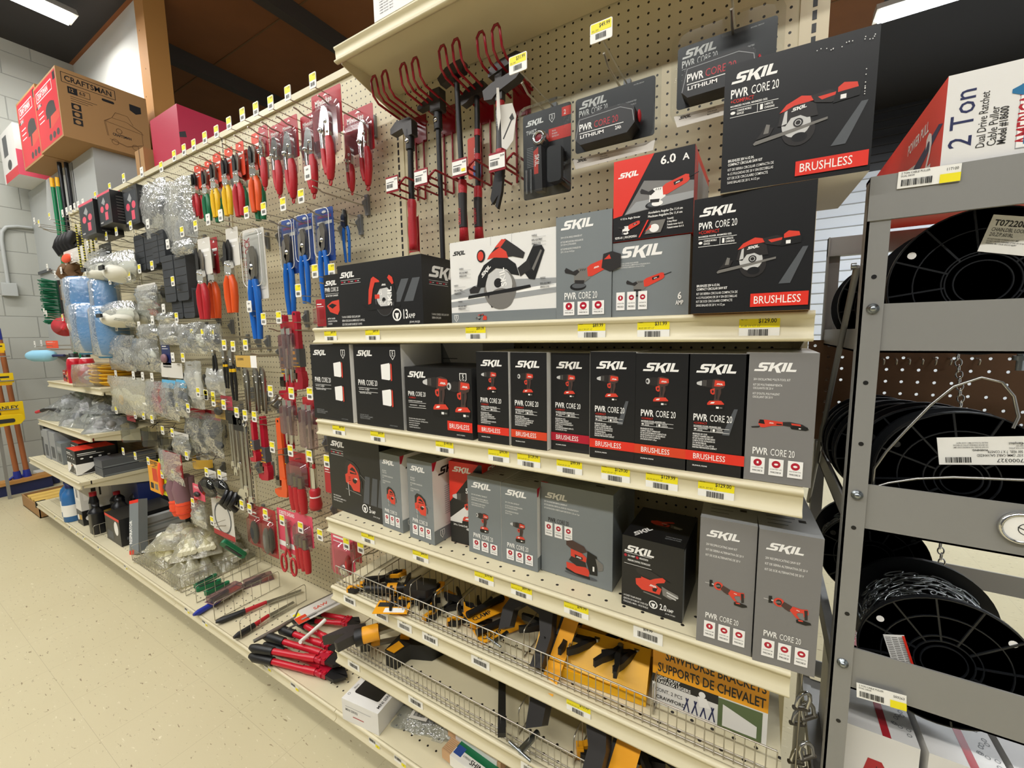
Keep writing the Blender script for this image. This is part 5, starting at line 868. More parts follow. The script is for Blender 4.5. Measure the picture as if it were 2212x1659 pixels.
def k_bag(t, L, w, m='clear bag', fill=None, fm='mask white', head=None, seed=1, puff=.035, name='bag', n=10):
    r = random.Random(seed); k = int(n*max(1, L/w)); b = MB(); vs = []; fs = []
    for s in (-1, 1):
        for i in range(k+1):
            for j in range(n+1):
                u, v = j/n, i/k; e = (math.sin(PI*u)**.6)*(math.sin(PI*min(1, v*.93+.07))**.6); x = (u-.5)*w*(1+.08*math.sin(v*7+seed))+r.uniform(-.04, .04)*w; z = -v*L+r.uniform(-.02, .02)*L
                vs.append((x, s*puff*e*(.55+.45*r.random())+r.uniform(-.003, .003)-.004, z))
    o = (k+1)*(n+1)
    for s in (0, 1):
        for i in range(k):
            for j in range(n): q = s*o+i*(n+1)+j; f = (q, q+1, q+n+2, q+n+1); fs.append(f if s == 0 else f[::-1])
    b.add(vs, fs, m, True); b.obj(name, t)
    if fill: fill(t, L, w, fm, r)
    if head: card(t, w*.9, L*.16, head, z0=.012, y=-.002, name='header_card')
def fl_mask(t, L, w, fm, r):
    for k, (x, z) in enumerate(((-.2, -.5), (.2, -.62))): lump(t, [((x*w, -.004, z*L), (w*.26, .022, L*.2))], fm, 'mask')
    lump(t, [((-.12*w, -.026, -.6*L), (w*.06, .004, w*.05))], 'grip yellow', 'valve')
def fl_lumps(t, L, w, fm, r):
    for k in range(5): lump(t, [((r.uniform(-.28, .28)*w, r.uniform(-.008, .004), r.uniform(-.8, -.3)*L), (w*r.uniform(.12, .22), .014, L*r.uniform(.06, .14)))], fm, 'item')
def fl_strap(t, L, w, fm, r):
    for k in range(3): m = MB(); m.tube([(w*.3*math.cos(a+k), -.03, -L*.55+L*.22*math.sin(a*1.0)) for a in (2*PI*i/14 for i in range(14))], .0022, fm, 5, True); m.obj('strap', t)
    lump(t, [((0, 0, -.55*L), (w*.34, .02, L*.22))], 'mask white', 'item')
def fl_muff(t, L, w, fm, r):
    for s in (-1, 1): lump(t, [((s*w*.24, -.006, -.48*L), (w*.2, .022, L*.16))], fm, 'ear_cup')
    m = MB(); m.tube([(w*.3*math.cos(a), -.004, -.45*L+L*.34*math.sin(a)) for a in (PI*i/10 for i in range(11))], .004, 'steel', 6); m.obj('headband', t)
def fl_gloves(t, L, w, fm, r):
    for s in (-1, 1):
        m = MB(); m.ell((s*w*.22, -.004, -.42*L), (w*.17, .014, L*.22), fm, 12, 8)
        for f in range(4): m.tube([(s*w*.22+(f-1.5)*w*.085, -.004, -.56*L), (s*w*.22+(f-1.5)*w*.1, -.006, -.80*L)], w*.04, fm, 6)
        m.tube([(s*w*.22-s*w*.15, -.004, -.42*L), (s*w*.22-s*w*.24, -.01, -.6*L)], w*.045, fm, 6); m.obj('glove', t)
def k_mask(t, L, w, bag=True):
    m = MB(); m.lathe([(w*.5, 0), (w*.48, w*.1), (w*.4, w*.2), (w*.25, w*.28), (0, w*.31)], (0, .02, -L*.58), (0, -1, -.15), 'mask white', 24, squash=min(1.1, L*.42/(w*.5))); m.obj('shell', t)
    m = MB(); m.box((-w*.1, -w*.3, -L*.62), (w*.1, -w*.27, -L*.48), 'black print'); m.obj('valve', t)
    m = MB(); m.tube([(w*.5*math.cos(a), .0, -L*.5+L*.3*math.sin(a)) for a in (PI*i/8 for i in range(9))], .0022, 'plastic white', 5); m.obj('strap', t)
    if bag: k_bag(t, L, w*1.1, 'clear bag', seed=int(L*1e4) % 97, puff=w*.28, n=7)
def k_roll(t, L, w):
    m = MB(); m.lathe([(w*.1, 0), (w*.40, -.004), (w*.47, -.02), (w*.49, -L*.3), (w*.465, -L*.52), (w*.49, -L*.56), (w*.48, -L*.9), (w*.38, -L), (0, -L)], (0, 0, 0), (0, 0, 1), 'towel blue', 20); m.obj('towel_roll', t)
    m = MB(); m.lathe([(w*.2, 0), (w*.44, -.012), (w*.515, -.03), (w*.52, -L*.95), (w*.3, -L-.005)], (0, 0, .004), (0, 0, 1), 'clear bag', 20); m.obj('wrapper', t)
def k_box(t, L, w, base='carton black', d=.05, acc='pink print', acc2='print grey', stripe=None, txt='KNEE PAD'):
    m = MB(); m.box((-w/2, -d/2, -L), (w/2, d/2, 0), base); p = Print(m, (-w/2, -d/2, -L), Vx, Vz, Vn)
    if stripe: p.rect(stripe, 0, L*.93, w, L)
    p.rect('charcoal foam', w*.06, L*.06, w*.94, L*.9); p.poly(acc2, [(w*.3,L*.7),(w*.5,L*.85),(w*.6,L*.7),(w*.5,L*.6)]); p.ell(acc, w*.3, L*.5, w*.13, L*.1); p.ell(acc, w*.7, L*.52, w*.13, L*.1); p.rect(acc, w*.5, L*.14, w*.72, L*.38); p.text('print white', txt, w*.1, L*.08, L*.045, True, fit=w*.35)
    p = Print(m, (w/2, -d/2, -L), (0,1,0), (0,0,1), (1,0,0))
    for k in range(9): p.rect('tool mid', d*.2, L*(.1+k*.09), d*(.5+.3*(k % 3)/3), L*(.115+k*.09))
    m.obj('box_body', t)
    m = MB(); m.prism([(-w*.3,0),(w*.3,0),(w*.2,.02),(-w*.2,.02)], (0, 0, 0), Vx, Vz, Vn, .001, stripe or base); m.obj('hang_tab', t)
def k_pads(t, L, w, d=.05):
    for k in range(2):
        x = (k-.5)*w*.5; m = MB(); m.prism(rrect(x-w*.23, -L, x+w*.23, -.01, w*.06), (0, d*.3, 0), Vx, Vz, Vn, d*.7, 'charcoal foam', True)
        for i in range(1, 6): m.box((x-w*.2, -d*.42, -L*i/6), (x+w*.2, -d*.39, -L*i/6+.003), 'black print')
        m.obj('pad', t, bevel=.004)
    m = MB(); m.box((-w*.5, -d*.1, -L*.95), (-w*.47, d*.3, 0), 'carton black'); p = Print(m, (-w*.5, -d*.1, -L*.95), Vx, Vz, Vn); p.rect('pink print', .0, L*.1, w*.03, L*.3); m.box((-w*.5, d*.3, -L), (w*.5, d*.32, .012), 'carton black'); m.obj('backing_card', t)
def k_card(t, L, w, cm='card red', pr=None, lumps=(), bl=True, lm='tool dark'):
    card(t, w, L, cm, pr=pr or (lambda p, a, b: (p.rect('print white', a*.1, b*.8, a*.6, b*.84), p.rect('print white', a*.1, b*.72, a*.8, b*.74))))
    for k, (x, z, rx, rz, mm) in enumerate(lumps): lump(t, [((x*w, -.006, z*L), (rx*w, .012, rz*L))], mm, 'item')
    if bl: blister(t, w*.86, L*.72, .016, -L*.2)
def k_scissors(t, L, w):
    card(t, w, L*.66, 'pink print', z0=.012, pr=lambda p, a, b: (p.rect('print white', 0, b*.12, a, b*.24), p.text('print white', 'JOBSITE SHEARS', a*.1, b*.88, a*.1, True, fit=a*.7), p.ell('print white', a*.75, b*.4, a*.1), p.ell('pink print', a*.75, b*.4, a*.07)))
    m = MB(); q = lambda P: [(a*L, b*L) for a, b in P]; m.prism(q([(-.02,-.08),(.02,-.08),(.05,-.5),(.06,-.58),(-.04,-.58)]), (0, -.003, 0), Vx, Vz, Vn, .005, 'steel', True); m.lathe([(.02*L, 0), (.015*L, .004), (0, .004)], (0, -.008, -.5*L), (0, -1, 0), 'chrome', 10); m.obj('blade', t)
    for s in (-1, 1):
        m = MB(); m.tube([(s*.02*L, -.008, -.56*L), (s*.07*L, -.008, -.68*L)], .02*L, 'grip red', 8); m.tube([(s*.13*L+.07*L*math.cos(a), -.008, -.83*L+.14*L*math.sin(a)) for a in (2*PI*i/14 for i in range(14))], .018*L, 'grip red', 8, True); m.obj('handle', t)
def k_knife(t, L, w, n=3, cm='pink print'):
    card(t, w, L*.55, cm, z0=.012)
    for k in range(n):
        x = (k-(n-1)/2)*w/n*.85; m = MB(); m.tube([(x, -.008-.004*k, -.35*L), (x, -.008-.004*k, -.6*L)], w*.09, 'dull steel', 8); m.tube([(x, -.008-.004*k, -.55*L), (x+.004, -.008-.004*k, -.8*L), (x+.006, -.008-.004*k, -L)], [w*.12, w*.13, w*.1], 'grip red', 8); m.obj('knife', t)
    blister(t, w*.9, L*.5, .02, -L*.12, 'violet blister')
def k_driver(t, L, w):
    m = MB(); m.tube([(0, 0, 0), (0, 0, -.5*L)], w*.16, 'chrome', 8); m.obj('shaft', t); m = MB(); m.lathe([(w*.2, 0), (w*.3, -.05*L), (w*.26, -.2*L), (w*.34, -.4*L), (w*.3, -.5*L), (0, -.5*L)], (0, 0, -.5*L), (0, 0, 1), 'grip red', 12); m.obj('handle', t); m = MB(); m.lathe([(w*.28, 0), (w*.28, -.03*L)], (0, 0, -.68*L), (0, 0, 1), 'print white', 12); m.obj('collar', t)
def k_bar(t, L, w, n=2):
    card(t, w*.9, L*.35, 'card red', z0=.012)
    for k in range(n):
        x = (k-.5)*w*.4; m = MB(); m.prism([(x-w*.14,-.06*L),(x+w*.14,-.05*L),(x+w*.1,-.5*L),(x+w*.05,-.95*L),(x-w*.05,-.95*L),(x-w*.1,-.5*L)], (0, -.003, 0), Vx, Vz, Vn, .008, 'chrome', True); m.obj('tool', t); m = MB(); m.tube([(x, -.007, -.93*L), (x, -.007, -L)], w*.07, 'grip red', 6); m.obj('tip', t)
    blister(t, w, L*.6, .02, -.03, 'violet blister')
def k_glasses(t, L, w, lens='clear lens', flip=1):
    m = MB(); vs = []; n, k = 14, 6
    for i in range(k+1):
        for j in range(n+1): a = -1.25+2.5*j/n; z = -L*.28-L*.6*(i/k)+L*.1*abs(math.sin(a*1.3))*(i/k); vs.append((w*.5*math.sin(a), -w*.35*math.cos(a)+w*.2, z))
    m.add(vs, [(i*(n+1)+j, (i+1)*(n+1)+j, (i+1)*(n+1)+j+1, i*(n+1)+j+1) for i in range(k) for j in range(n)], lens, True); m.obj('lens', t)
    for s in (-1, 1): m = MB(); m.tube([(s*w*.47, w*.12, -L*.32), (s*w*.3, w*.3, -L*.1), (s*w*.1, .0, 0)], .002, 'black print', 5); m.obj('temple', t)
def k_goggles(t, L, w):
    m = MB(); m.lathe([(w*.5, 0), (w*.5, w*.1), (w*.42, w*.2), (0, w*.22)], (0, .01, -L*.55), (0, -1, -.1), 'smoke lens', 20, squash=.6); m.obj('lens', t); m = MB(); m.tube([(w*.5*math.cos(a), .0, -L*.55+w*.3*math.sin(a)) for a in (2*PI*i/20 for i in range(20))], .006, 'black print', 6, True); m.obj('frame', t); card(t, w*.7, L*.3, 'card pale', z0=.01, y=.012)
def k_bungee(t, L, w, n=2):
    for k in range(n):
        x = (k-.5)*w*.6; m = MB()
        for i in range(int(L/.008)): m.lathe([(.0045, 0), (.0045, .004)], (x+.002*math.sin(i*.3), 0, -i*.008-.008), (.2, 0, 1), 'cord yellow' if i % 2 else 'cord dark', 8); m.lathe([(.0045, 0), (.0045, .004)], (x+.002*math.sin(i*.3), 0, -i*.008-.004), (.2, 0, 1), 'cord dark' if i % 2 else 'cord yellow', 8)
        m.obj('cord', t); m = MB(); m.tube([(x, 0, -.006), (x, 0, .01), (x+.008, 0, .018), (x+.014, 0, .006)], .002, 'wire', 6); m.obj('cord_hook', t)
def k_clamps(t, L, w, n=3, m='forged black'):
    for k in range(n):
        x = (k-(n-1)/2)*w/n; b = MB(); b.tube([(x, 0, 0), (x+.01, -.02, -L*.3), (x-.006, -.03, -L*.6), (x+.004, -.01, -L)], w*.1, m, 7); b.tube([(x, .01, -.01), (x-.008, .02, -L*.4), (x+.006, .005, -L*.8)], w*.08, m, 7); b.obj('clamp', t)
def k_sign(t, L, w, cm='power yellow', body='card orange'):
    card(t, w, L, cm, z0=.012, pr=lambda p, a, b: (p.rect('card orange', a*.35, b*.35, a*.75, b*.75), p.text('ink', 'SAFETY VEST', a*.1, b*.86, a*.12, True, fit=a*.8), p.rect('ink', a*.1, b*.1, a*.35, b*.28), p.rect('tool mid', a*.45, b*.1, a*.7, b*.28), p.rect('tan card', a*.1, b*.78, a*.6, b*.8)))
def k_cuffs(t, L, w):
    for s in (-1, 1):
        m = MB(); x = s*w*.22; m.tube([(x, 0, 0), (x-w*.04, -.006, -L*.3), (x, 0, -L*.62)], [w*.16, w*.22, w*.2], 'mauve', 10); m.obj('sleeve', t); m = MB(); m.tube([(x, 0, -L*.6), (x+w*.02, -.004, -L*.78), (x, 0, -L)], [w*.2, w*.21, w*.14], 'orange hi vis', 10)
        for i in range(3): m.tube([(x+w*.21*math.cos(a), w*.21*math.sin(a), -L*(.66+.1*i)) for a in (2*PI*q/12 for q in range(12))], .003, 'card orange', 5, True)
        m.obj('cuff', t)
K = {k[2:]: v for k, v in list(globals().items()) if k.startswith('k_')}
NAMES = dict(lock='locking_pliers', snips='tin_snips', cpl='tongue_and_groove_pliers', dpl='pliers', silverlock='locking_pliers', pipe='pipe_wrench', combo='combination_wrench', bag='hanging_bag', mask='respirator_mask', roll='towel_roll_pack', box='boxed_knee_pad', pads='knee_pad_pack', card='carded_tool', scissors='carded_shears', knife='carded_knife', driver='nut_driver', bar='carded_pry_tool', glasses='safety_glasses', goggles='safety_goggles', bungee='bungee_cord', clamps='spring_clip', sign='carded_vest', cuffs='work_glove')
CATS = dict(locking_pliers='pliers', tin_snips='snips', tongue_and_groove_pliers='pliers', pliers='pliers', pipe_wrench='wrench', combination_wrench='wrench', hanging_bag='bag', respirator_mask='mask', towel_roll_pack='towel roll', boxed_knee_pad='boxed goods', knee_pad_pack='knee pads', carded_tool='carded tool', carded_shears='shears', carded_knife='knife', nut_driver='nut driver', carded_pry_tool='carded tool', safety_glasses='safety glasses', safety_goggles='goggles', bungee_cord='bungee cord', spring_clip='clip', carded_vest='carded goods', work_glove='gloves')
def HG(px, py, col, desc, *prods):
    x, z = hook(px, py, col, desc)
    for kind, label, l, r, top, bot, *o in prods:
        o = dict(o[0]) if o else {}; nm = o.pop('name', NAMES[kind]); y, w, zt_, L, xc = place(x, l, r, top, bot, o.pop('ymin', -.232), o.pop('ymax', -.03)); fx = o.pop('fx', None)
        t = thing(nm, label, o.pop('cat', CATS.get(nm, 'carded tool')), (xc, y, zt_), (0, 0, math.radians(o.pop('rz', 0))), o.pop('group', None)); K[kind](t, L, w, **o)
# ---------------------------------------------------------------- second bay, top row
HG(674,177,'y','carrying the biggest locking pliers card', ('lock','big locking pliers in front on a tall red card, highest of the locking pliers',676,740,200,406), ('lock','two locking pliers on one wide red card nearest the sledge hammers',744,808,240,420,dict(two=True, ymax=-.05)))
HG(620,204,'y','carrying locking pliers second from the hammers', ('lock','locking pliers second from the biggest ones, red card half hidden',652,694,250,434))
HG(583,225,'y','carrying locking pliers in the middle of the red cards', ('lock','locking pliers with long red handle between two other red cards',610,646,258,444))
HG(551,238,'y','carrying the short locking pliers', ('lock','short locking pliers on a small red card',584,616,274,434))
HG(522,250,'y','carrying slim locking pliers beside orange snips', ('lock','slim long-nose locking pliers hanging beside the orange-handled snips',560,582,276,416,dict(slim=True)))
HG(493,269,'y','carrying the orange-handled snips', ('snips','tin snips with orange handles under an orange card',536,572,292,460,dict(grip='grip orange')), ('snips','green-handled snips deep behind the orange-handled snips',548,578,310,478,dict(grip='grip green', ymax=-.06)))
HG(466,287,'y','carrying red-handled snips beside orange ones', ('snips','tin snips with bright red handles between yellow and orange pairs',505,532,312,470,dict(grip='grip red')), ('snips','green-handled snips behind the bright red pair',516,540,330,470,dict(grip='grip green')))
HG(441,300,'y','carrying black-bladed snips', ('snips','tin snips with wide round black blades and yellow handles',480,508,325,468,dict(grip='grip yellow', blade='forged black')))
HG(417,316,'y','carrying yellow-handled snips', ('snips','tin snips with yellow handles nearest the green pair',455,482,336,472,dict(grip='grip yellow')), ('snips','green-handled snips peeking below the yellow handles',462,486,350,482,dict(grip='grip green')))
HG(396,326,'y','carrying green-handled snips', ('snips','tin snips with dark green handles left of the yellow pairs',438,462,352,480,dict(grip='grip green')))
HG(375,339,'y','carrying the furthest red-handled snips', ('snips','slim red-handled cutters at the far end of the snips row',415,438,362,470,dict(grip='grip red', blade='forged black')), ('snips','second slim red-handled cutters just behind the furthest pair',428,446,366,474,dict(grip='grip red')))
# third and far bay, top rows
HG(347,363,'y','carrying a shiny bag beside the furthest snips', ('bag','big shiny clear bag with a pale tool hanging beside the red-handled cutters',355,422,388,540,dict(m='clear bag', fill=fl_lumps, fm='print grey', seed=3)))
HG(305,374,'w','carrying a clear pack of ear muffs', ('bag','clear pack of grey ear muffs in the top row',312,368,392,512,dict(m='clear bag', fill=fl_muff, fm='charcoal foam', seed=5, name='ear_muff_pack', puff=.05)))
HG(266,387,'y','carrying a pack with pink print', ('box','slim black box with pink print between the knee pad boxes and the ear muffs',280,312,405,490,dict(d=.05)))
HG(236,407,'y','carrying a black boxed pack', ('box','black boxed knee pad with pink ovals second from the ear muffs',243,272,420,492,dict(d=.12, stripe='pink print')))
HG(205,425,'y','carrying the furthest black box', ('box','black boxed knee pad at the far end of the top row',203,236,440,515,dict(d=.12, stripe='pink print')))
for k, (px, py) in enumerate(((178,440),(168,445),(160,449),(152,454),(143,458),(134,463))): HG(px, py, 'w', 'of the six-tag cluster, '+['closest to the black boxes','second from the black boxes','third from the black boxes','fourth from the black boxes','fifth from the black boxes','closest to the green pole'][k], *([('bungee','black and yellow bungee cords hanging below the white tags',166,184,480,584)] if k == 1 else [('bungee','second pair of black and yellow bungee cords closer to the black boxes',190,206,486,590)] if k == 0 else []))
HG(106,469,'y','reaching past the green pole highest', ('clamps','row of dark spring clips hanging under the far hooks',134,166,508,548,dict(n=4)))
HG(73,479,'w','reaching furthest out over the block wall'); HG(83,484,'y','reaching out just below the furthest white tag')
HG(154,557,'w','above the orange bag', ('card','orange and white bag of spikes hanging by the green pole',136,186,540,566,dict(cm='card pale', lumps=((-.3,-.5,.22,.4,'orange hi vis'),), bl=False)))
HG(188,531,'w','beside the bungee cords', ('bag','small clear pack below the bungee cords',196,226,542,580,dict(fill=fl_lumps, fm='print white', seed=8)))
HG(101,579,'w','over the green brush head'); HG(131,586,'w','over the coil of brown cord', ('clamps','bundle of brown rope hanks between the green pole and the masks',140,170,572,600,dict(n=3, m='kraft dark')))
HG(118,594,'w','just under the brown rope hanks', ('card','yellow and clear bagged goods behind the green brush',134,150,600,655,dict(cm='power yellow', bl=True)))
HG(207,521,'y','nearest the bungee cords in the second row', ('card','dark carded goods behind the far white masks',214,240,530,575,dict(cm='carton black', lumps=((0,-.5,.3,.2,'print grey'),))))
HG(228,512,'y','above the white masks', ('mask','white dome respirator mask closest to the towel rolls',203,242,558,610))
HG(250,502,'y','over the biggest white mask', ('mask','largest white dome respirator mask in the upper row',243,292,545,613))
HG(281,489,'y','under the ear muff pack', ('pads','black foam knee pads in front of the tan backboard',300,346,500,585))
HG(318,486,'w','under the ear muff pack near the shiny bag', ('pads','black foam knee pads partly behind the shiny bag',338,366,495,570))
HG(361,530,'w','under the shiny bag', ('pads','pair of black foam knee pads below the shiny bag',366,420,545,652,dict(d=.07)))
HG(392,503,'y','under the red-handled cutters', ('bag','dull clear bag low behind the shears',376,420,520,552,dict(seed=11)))
HG(372,610,'y','beside the black knee pads', ('pads','tall narrow black pads hanging under the other pads',378,428,620,688,dict(d=.04)))
HG(327,576,'y','over the bagged filters', ('bag','clear bag of white filters with an orange corner, upper of two',297,342,618,668,dict(fill=fl_lumps, fm='print white', seed=13, head='card pale')))
HG(300,583,'y','second over the bagged filters', ('bag','clear bag with red and white header below the largest mask',318,350,632,690,dict(fill=fl_lumps, fm='orange hi vis', seed=14)))
HG(278,598,'y','over the lower masks', ('mask','white dome respirator mask in the lower row, left of its twin',240,290,652,708))
HG(254,602,'y','second over the lower masks', ('mask','white respirator mask lower row, half covered by a clear bag',292,334,656,704))
HG(236,608,'y','over the blue towel rolls', ('roll','tall blue towel roll pack hanging further back',224,242,600,760))
HG(218,612,'y','nearest the tall blue rolls', ('roll','blue towel roll pack hanging highest',182,210,598,704))
for k, (px, py) in enumerate(((94,674),(99,679),(134,688),(148,674))): HG(px, py, 'w' if k != 2 else 'y', ['level with the brush bristles, furthest out','level with the brush bristles, second','over the red funnel','over the white cone'][k])
HG(250,709,'w','in front of the low blue roll', ('roll','blue towel roll pack hanging lowest and nearest',200,232,654,764))
HG(299,706,'w','over the white goggle bag', ('roll','blue towel roll pack partly behind the white goggle bag',232,258,660,772), ('bag','big milky bag of white goggles over the yellow rope',240,292,724,800,dict(m='clear bag', fill=fl_strap, fm='shadow grey', seed=21, puff=.06)))
HG(302,715,'w','second over the white goggle bag', ('bag','second milky bag of white goggles right of the first',292,346,730,802,dict(m='clear bag', fill=fl_strap, fm='shadow grey', seed=22, puff=.06)))
HG(328,694,'w','under the bagged filters', ('bag','clear bag of pale parts under the orange-cornered filters',300,342,700,735,dict(seed=23)))
HG(352,669,'w','beside the hanging filters', ('bag','clear filter bag in front of the tall black pads',344,378,676,700,dict(fill=fl_lumps, fm='mask white', seed=24)))
HG(74,745,'w','lowest of the hooks over the block wall'); HG(88,743,'w','beside the small red tool', ('card','small red-topped tool lying out past the far hooks',98,124,740,752,dict(cm='orange hi vis', bl=False)))
HG(380,688,'y','over the crinkled clear bags', ('bag','crinkled clear bag with white card below the black pads',346,390,700,745,dict(fill=fl_lumps, fm='print white', seed=31, head='card pale')))
HG(414,723,'y','first of three yellow tags in a row under the shears', ('bag','crinkled clear bag of pale respirator parts, first of three',390,424,700,762,dict(fill=fl_lumps, fm='print grey', seed=32)))
HG(437,724,'y','second of three yellow tags in a row under the shears', ('bag','crinkled clear bag of pale respirator parts, middle one',420,446,696,764,dict(fill=fl_lumps, fm='mask white', seed=33)))
HG(457,725,'y','third of three yellow tags in a row under the shears', ('bag','crinkled clear bag of dark parts by the black-handled pliers',446,480,700,760,dict(fill=fl_lumps, fm='shadow grey', seed=34)))
HG(372,774,'w','over the dark purple card', ('card','dark purple card printed with a white cup',348,366,744,794,dict(cm='dark blue', lumps=((0,-.6,.3,.2,'mauve'),), bl=False)), ('card','white card under the purple one with fine print',346,392,790,816,dict(cm='card pale', bl=False)))
HG(394,775,'y','over the tall bagged gloves', ('bag','tall clear bag of white gloves with printed lines',405,440,780,880,dict(m='milky bag', fill=fl_gloves, fm='print white', seed=41)))
for k, (px, py) in enumerate(((249,810),(287,813))): HG(px, py, 'w', ['over the yellow-valved mask bag, nearest the rope','over the yellow-valved mask bag, second'][k], *([('bag','pale bag with two white masks and yellow valves',243,330,815,897,dict(m='pale bag', fill=fl_mask, seed=51, puff=.05))] if k else []))
HG(307,815,'w','third over the yellow-valved mask bag'); HG(327,817,'w','over the deep red bag', ('bag','deep red printed pouch beside the yellow-valved mask bag',320,356,822,896,dict(m='clear bag', fill=lambda t, L, w, fm, r: card(t, w*.96, L*.95, 'card red', z0=-.01, name='pouch_front', pr=lambda p, a, b: (p.text('print white', 'SAFETY GOGGLE', a*.1, b*.8, a*.1, True, fit=a*.7), p.line('pink print', [(a*.2,b*.6),(a*.5,b*.3),(a*.8,b*.15)], a*.1))), seed=52)))
HG(427,850,'y','over the grey respirator packs', ('bag','clear pack with a grey and blue respirator cartridge, front one',354,386,826,906,dict(fill=fl_lumps, fm='charcoal foam', head='light blue print', seed=53)))
HG(443,855,'y','second over the grey respirator packs', ('bag','clear pack with a grey and blue respirator cartridge, rear one',384,408,826,900,dict(fill=fl_lumps, fm='shadow grey', head='light blue print', seed=54)))
HG(459,859,'y','third over the grey respirator packs', ('bag','flat clear bag of grey sheets under the black-handled pliers',450,488,796,852,dict(m='milky bag', fill=fl_lumps, fm='print grey', seed=55)))
HG(250,888,'y','over the top of the clear safety glasses', ('card','small dark red card above the clear safety glasses',272,290,892,910,dict(cm='card red', bl=False)))
HG(291,898,'y','over the first clear glasses', ('glasses','clear safety glasses hanging furthest along the row',266,312,905,958))
HG(309,900,'y','over the second glasses', ('glasses','grey tinted safety glasses second along the row',308,352,912,968,dict(lens='smoke lens')))
HG(327,908,'y','over the third glasses', ('glasses','smoke safety glasses third along the row',344,382,925,992,dict(lens='smoke lens')))
HG(350,932,'y','over the curved smoke glasses', ('glasses','strongly curved smoke glasses hanging lowest in the row',372,412,935,1006,dict(lens='smoke lens')))
HG(371,937,'y','over the white backed glasses', ('bag','clear pack of glasses on a pale card',378,412,940,985,dict(head='card pale', seed=61)))
HG(382,881,'y','over the large goggle pack', ('bag','large clear pack of dark grey respirators with red print, front one',410,450,888,986,dict(fill=fl_lumps, fm='charcoal foam', head='card red', seed=62, puff=.05)))
HG(405,884,'y','second over the large goggle pack', ('bag','large clear pack of dark grey respirators with red print, rear one',446,482,892,985,dict(fill=fl_lumps, fm='charcoal foam', head='card red', seed=63, puff=.05)))
HG(265,977,'y','out over the lower shelf of the far bay'); HG(291,987,'y','second over the lower shelf of the far bay')
HG(319,998,'y','above the yellow vest card', ('sign','yellow card picturing an orange vest at the edge of the far bay',320,345,1000,1063))
HG(402,987,'y','over the amber glasses', ('glasses','amber safety glasses beside the dark grey respirators',416,452,980,1014,dict(lens='amber lens')))
HG(349,1027,'y','over the lime card', ('card','lime and black card with an orange strip beside the yellow vest card',345,373,1002,1072,dict(cm='lime', lumps=((-.3,-.5,.1,.5,'orange hi vis'),(.1,-.7,.25,.12,'tool dark')), bl=False)))
HG(372,1025,'y','over the orange-cuffed gloves', ('bag','red bag with pink print above the orange-cuffed gloves',350,394,975,1040,dict(fill=lambda t, L, w, fm, r: card(t, w*.9, L*.9, 'card red', z0=-.01, name='pouch_front'), seed=64)), ('cuffs','mauve gloves with fluorescent orange cuffs, front pair',374,404,1030,1112))
HG(445,1023,'y','over the dark goggles', ('goggles','dark goggles hanging under the amber glasses',436,468,1022,1076))
HG(473,1028,'y','second over the dark goggles', ('goggles','dark goggles just right of the first dark pair',462,490,1026,1074))
HG(381,1092,'y','in front of the orange cuffs', ('cuffs','mauve gloves with fluorescent orange cuffs, rear pair',400,420,1028,1102))
HG(415,1088,'y','over the small clear packs', ('bag','small clear pack with pale pieces below the orange cuffs',420,446,1086,1136,dict(fill=fl_lumps, fm='mask white', seed=66)), ('card','salmon card with dark spot beside the mauve gloves',416,440,1054,1080,dict(cm='pink print', lumps=((0,-.5,.2,.2,'tool dark'),), bl=False)))
HG(457,1128,'y','over the pale card with the loop', ('card','pale card with a dark wire loop over the glove bin',458,502,1076,1160,dict(cm='card pale', pr=lambda p, a, b: (p.text('card red', '3M', a*.1, b*.86, a*.16, True), p.rect('card red', a*.3, b*.9, a*.9, b*.92), p.ring('shadow grey', a*.5, b*.45, a*.4, a*.05), p.rect('card red', 0, 0, a, b*.12)), bl=False)))
# second bay, pliers and wrenches
HG(663,377,'w','in front of the red handled locking pliers', ('cpl','short pliers with blue handles alone under the red hammer hooks',738,768,452,568,dict(single=True)))
HG(649,427,'y','carrying the nearest blue-carded pliers', ('cpl','blue-handled pliers on a blue card, nearest of the three',684,724,456,650))
HG(610,444,'y','carrying the middle blue-carded pliers', ('cpl','blue-handled pliers on a blue card, middle of the three',644,680,470,656))
HG(568,454,'y','carrying the far blue-carded pliers', ('cpl','blue-handled pliers on a blue card, furthest of the three',612,645,480,680))
HG(531,462,'y','carrying the large clear-packed pliers', ('cpl','large blue-handled pliers in a clear pack with red lettering',530,578,500,732,dict(big=True)))
HG(475,468,'w','carrying the orange and white carded cutter', ('snips','red-orange handled cutters on an orange and white card',480,522,498,676,dict(grip='grip orange', cm='card pale', blade='forged black')))
HG(448,477,'w','carrying the white tagged shears', ('snips','long shears with red loop handles and a white tag',420,462,520,690,dict(grip='grip red', cm='card pale')))
HG(421,490,'y','carrying the red carded shears behind', ('snips','shears on a dark red card behind the white tagged pair',452,476,518,688,dict(grip='grip orange', cm='card red', blade='dull steel')))
HG(537,665,'w','over the long blue handles, nothing on it'); HG(643,631,'y','over the far blue handle ends'); HG(679,589,'y','over the middle blue handle ends'); HG(715,588,'y','close above the small black charger carton', ('card','small red blister card peeking out behind the black charger carton',682,702,655,705,dict(cm='card red')))
HG(483,748,'y','carrying black-gripped pliers', ('dpl','pliers with long black grips hanging furthest in the pliers row',453,484,738,824))
HG(502,751,'y','carrying yellow-banded pliers', ('dpl','black-gripped pliers with yellow bands in the middle of the row',488,528,750,864,dict(band='grip yellow')), ('dpl','second black-gripped pliers with yellow bands just behind',478,506,752,838,dict(band='grip yellow')))
HG(529,748,'y','carrying bare steel locking pliers', ('silverlock','bare steel locking pliers under a tan paper label',520,570,768,892))
HG(568,692,'y','carrying the nearest tall red pipe wrench', ('pipe','tall red pipe wrench with a grey paper sleeve, nearest and highest',590,652,680,860))
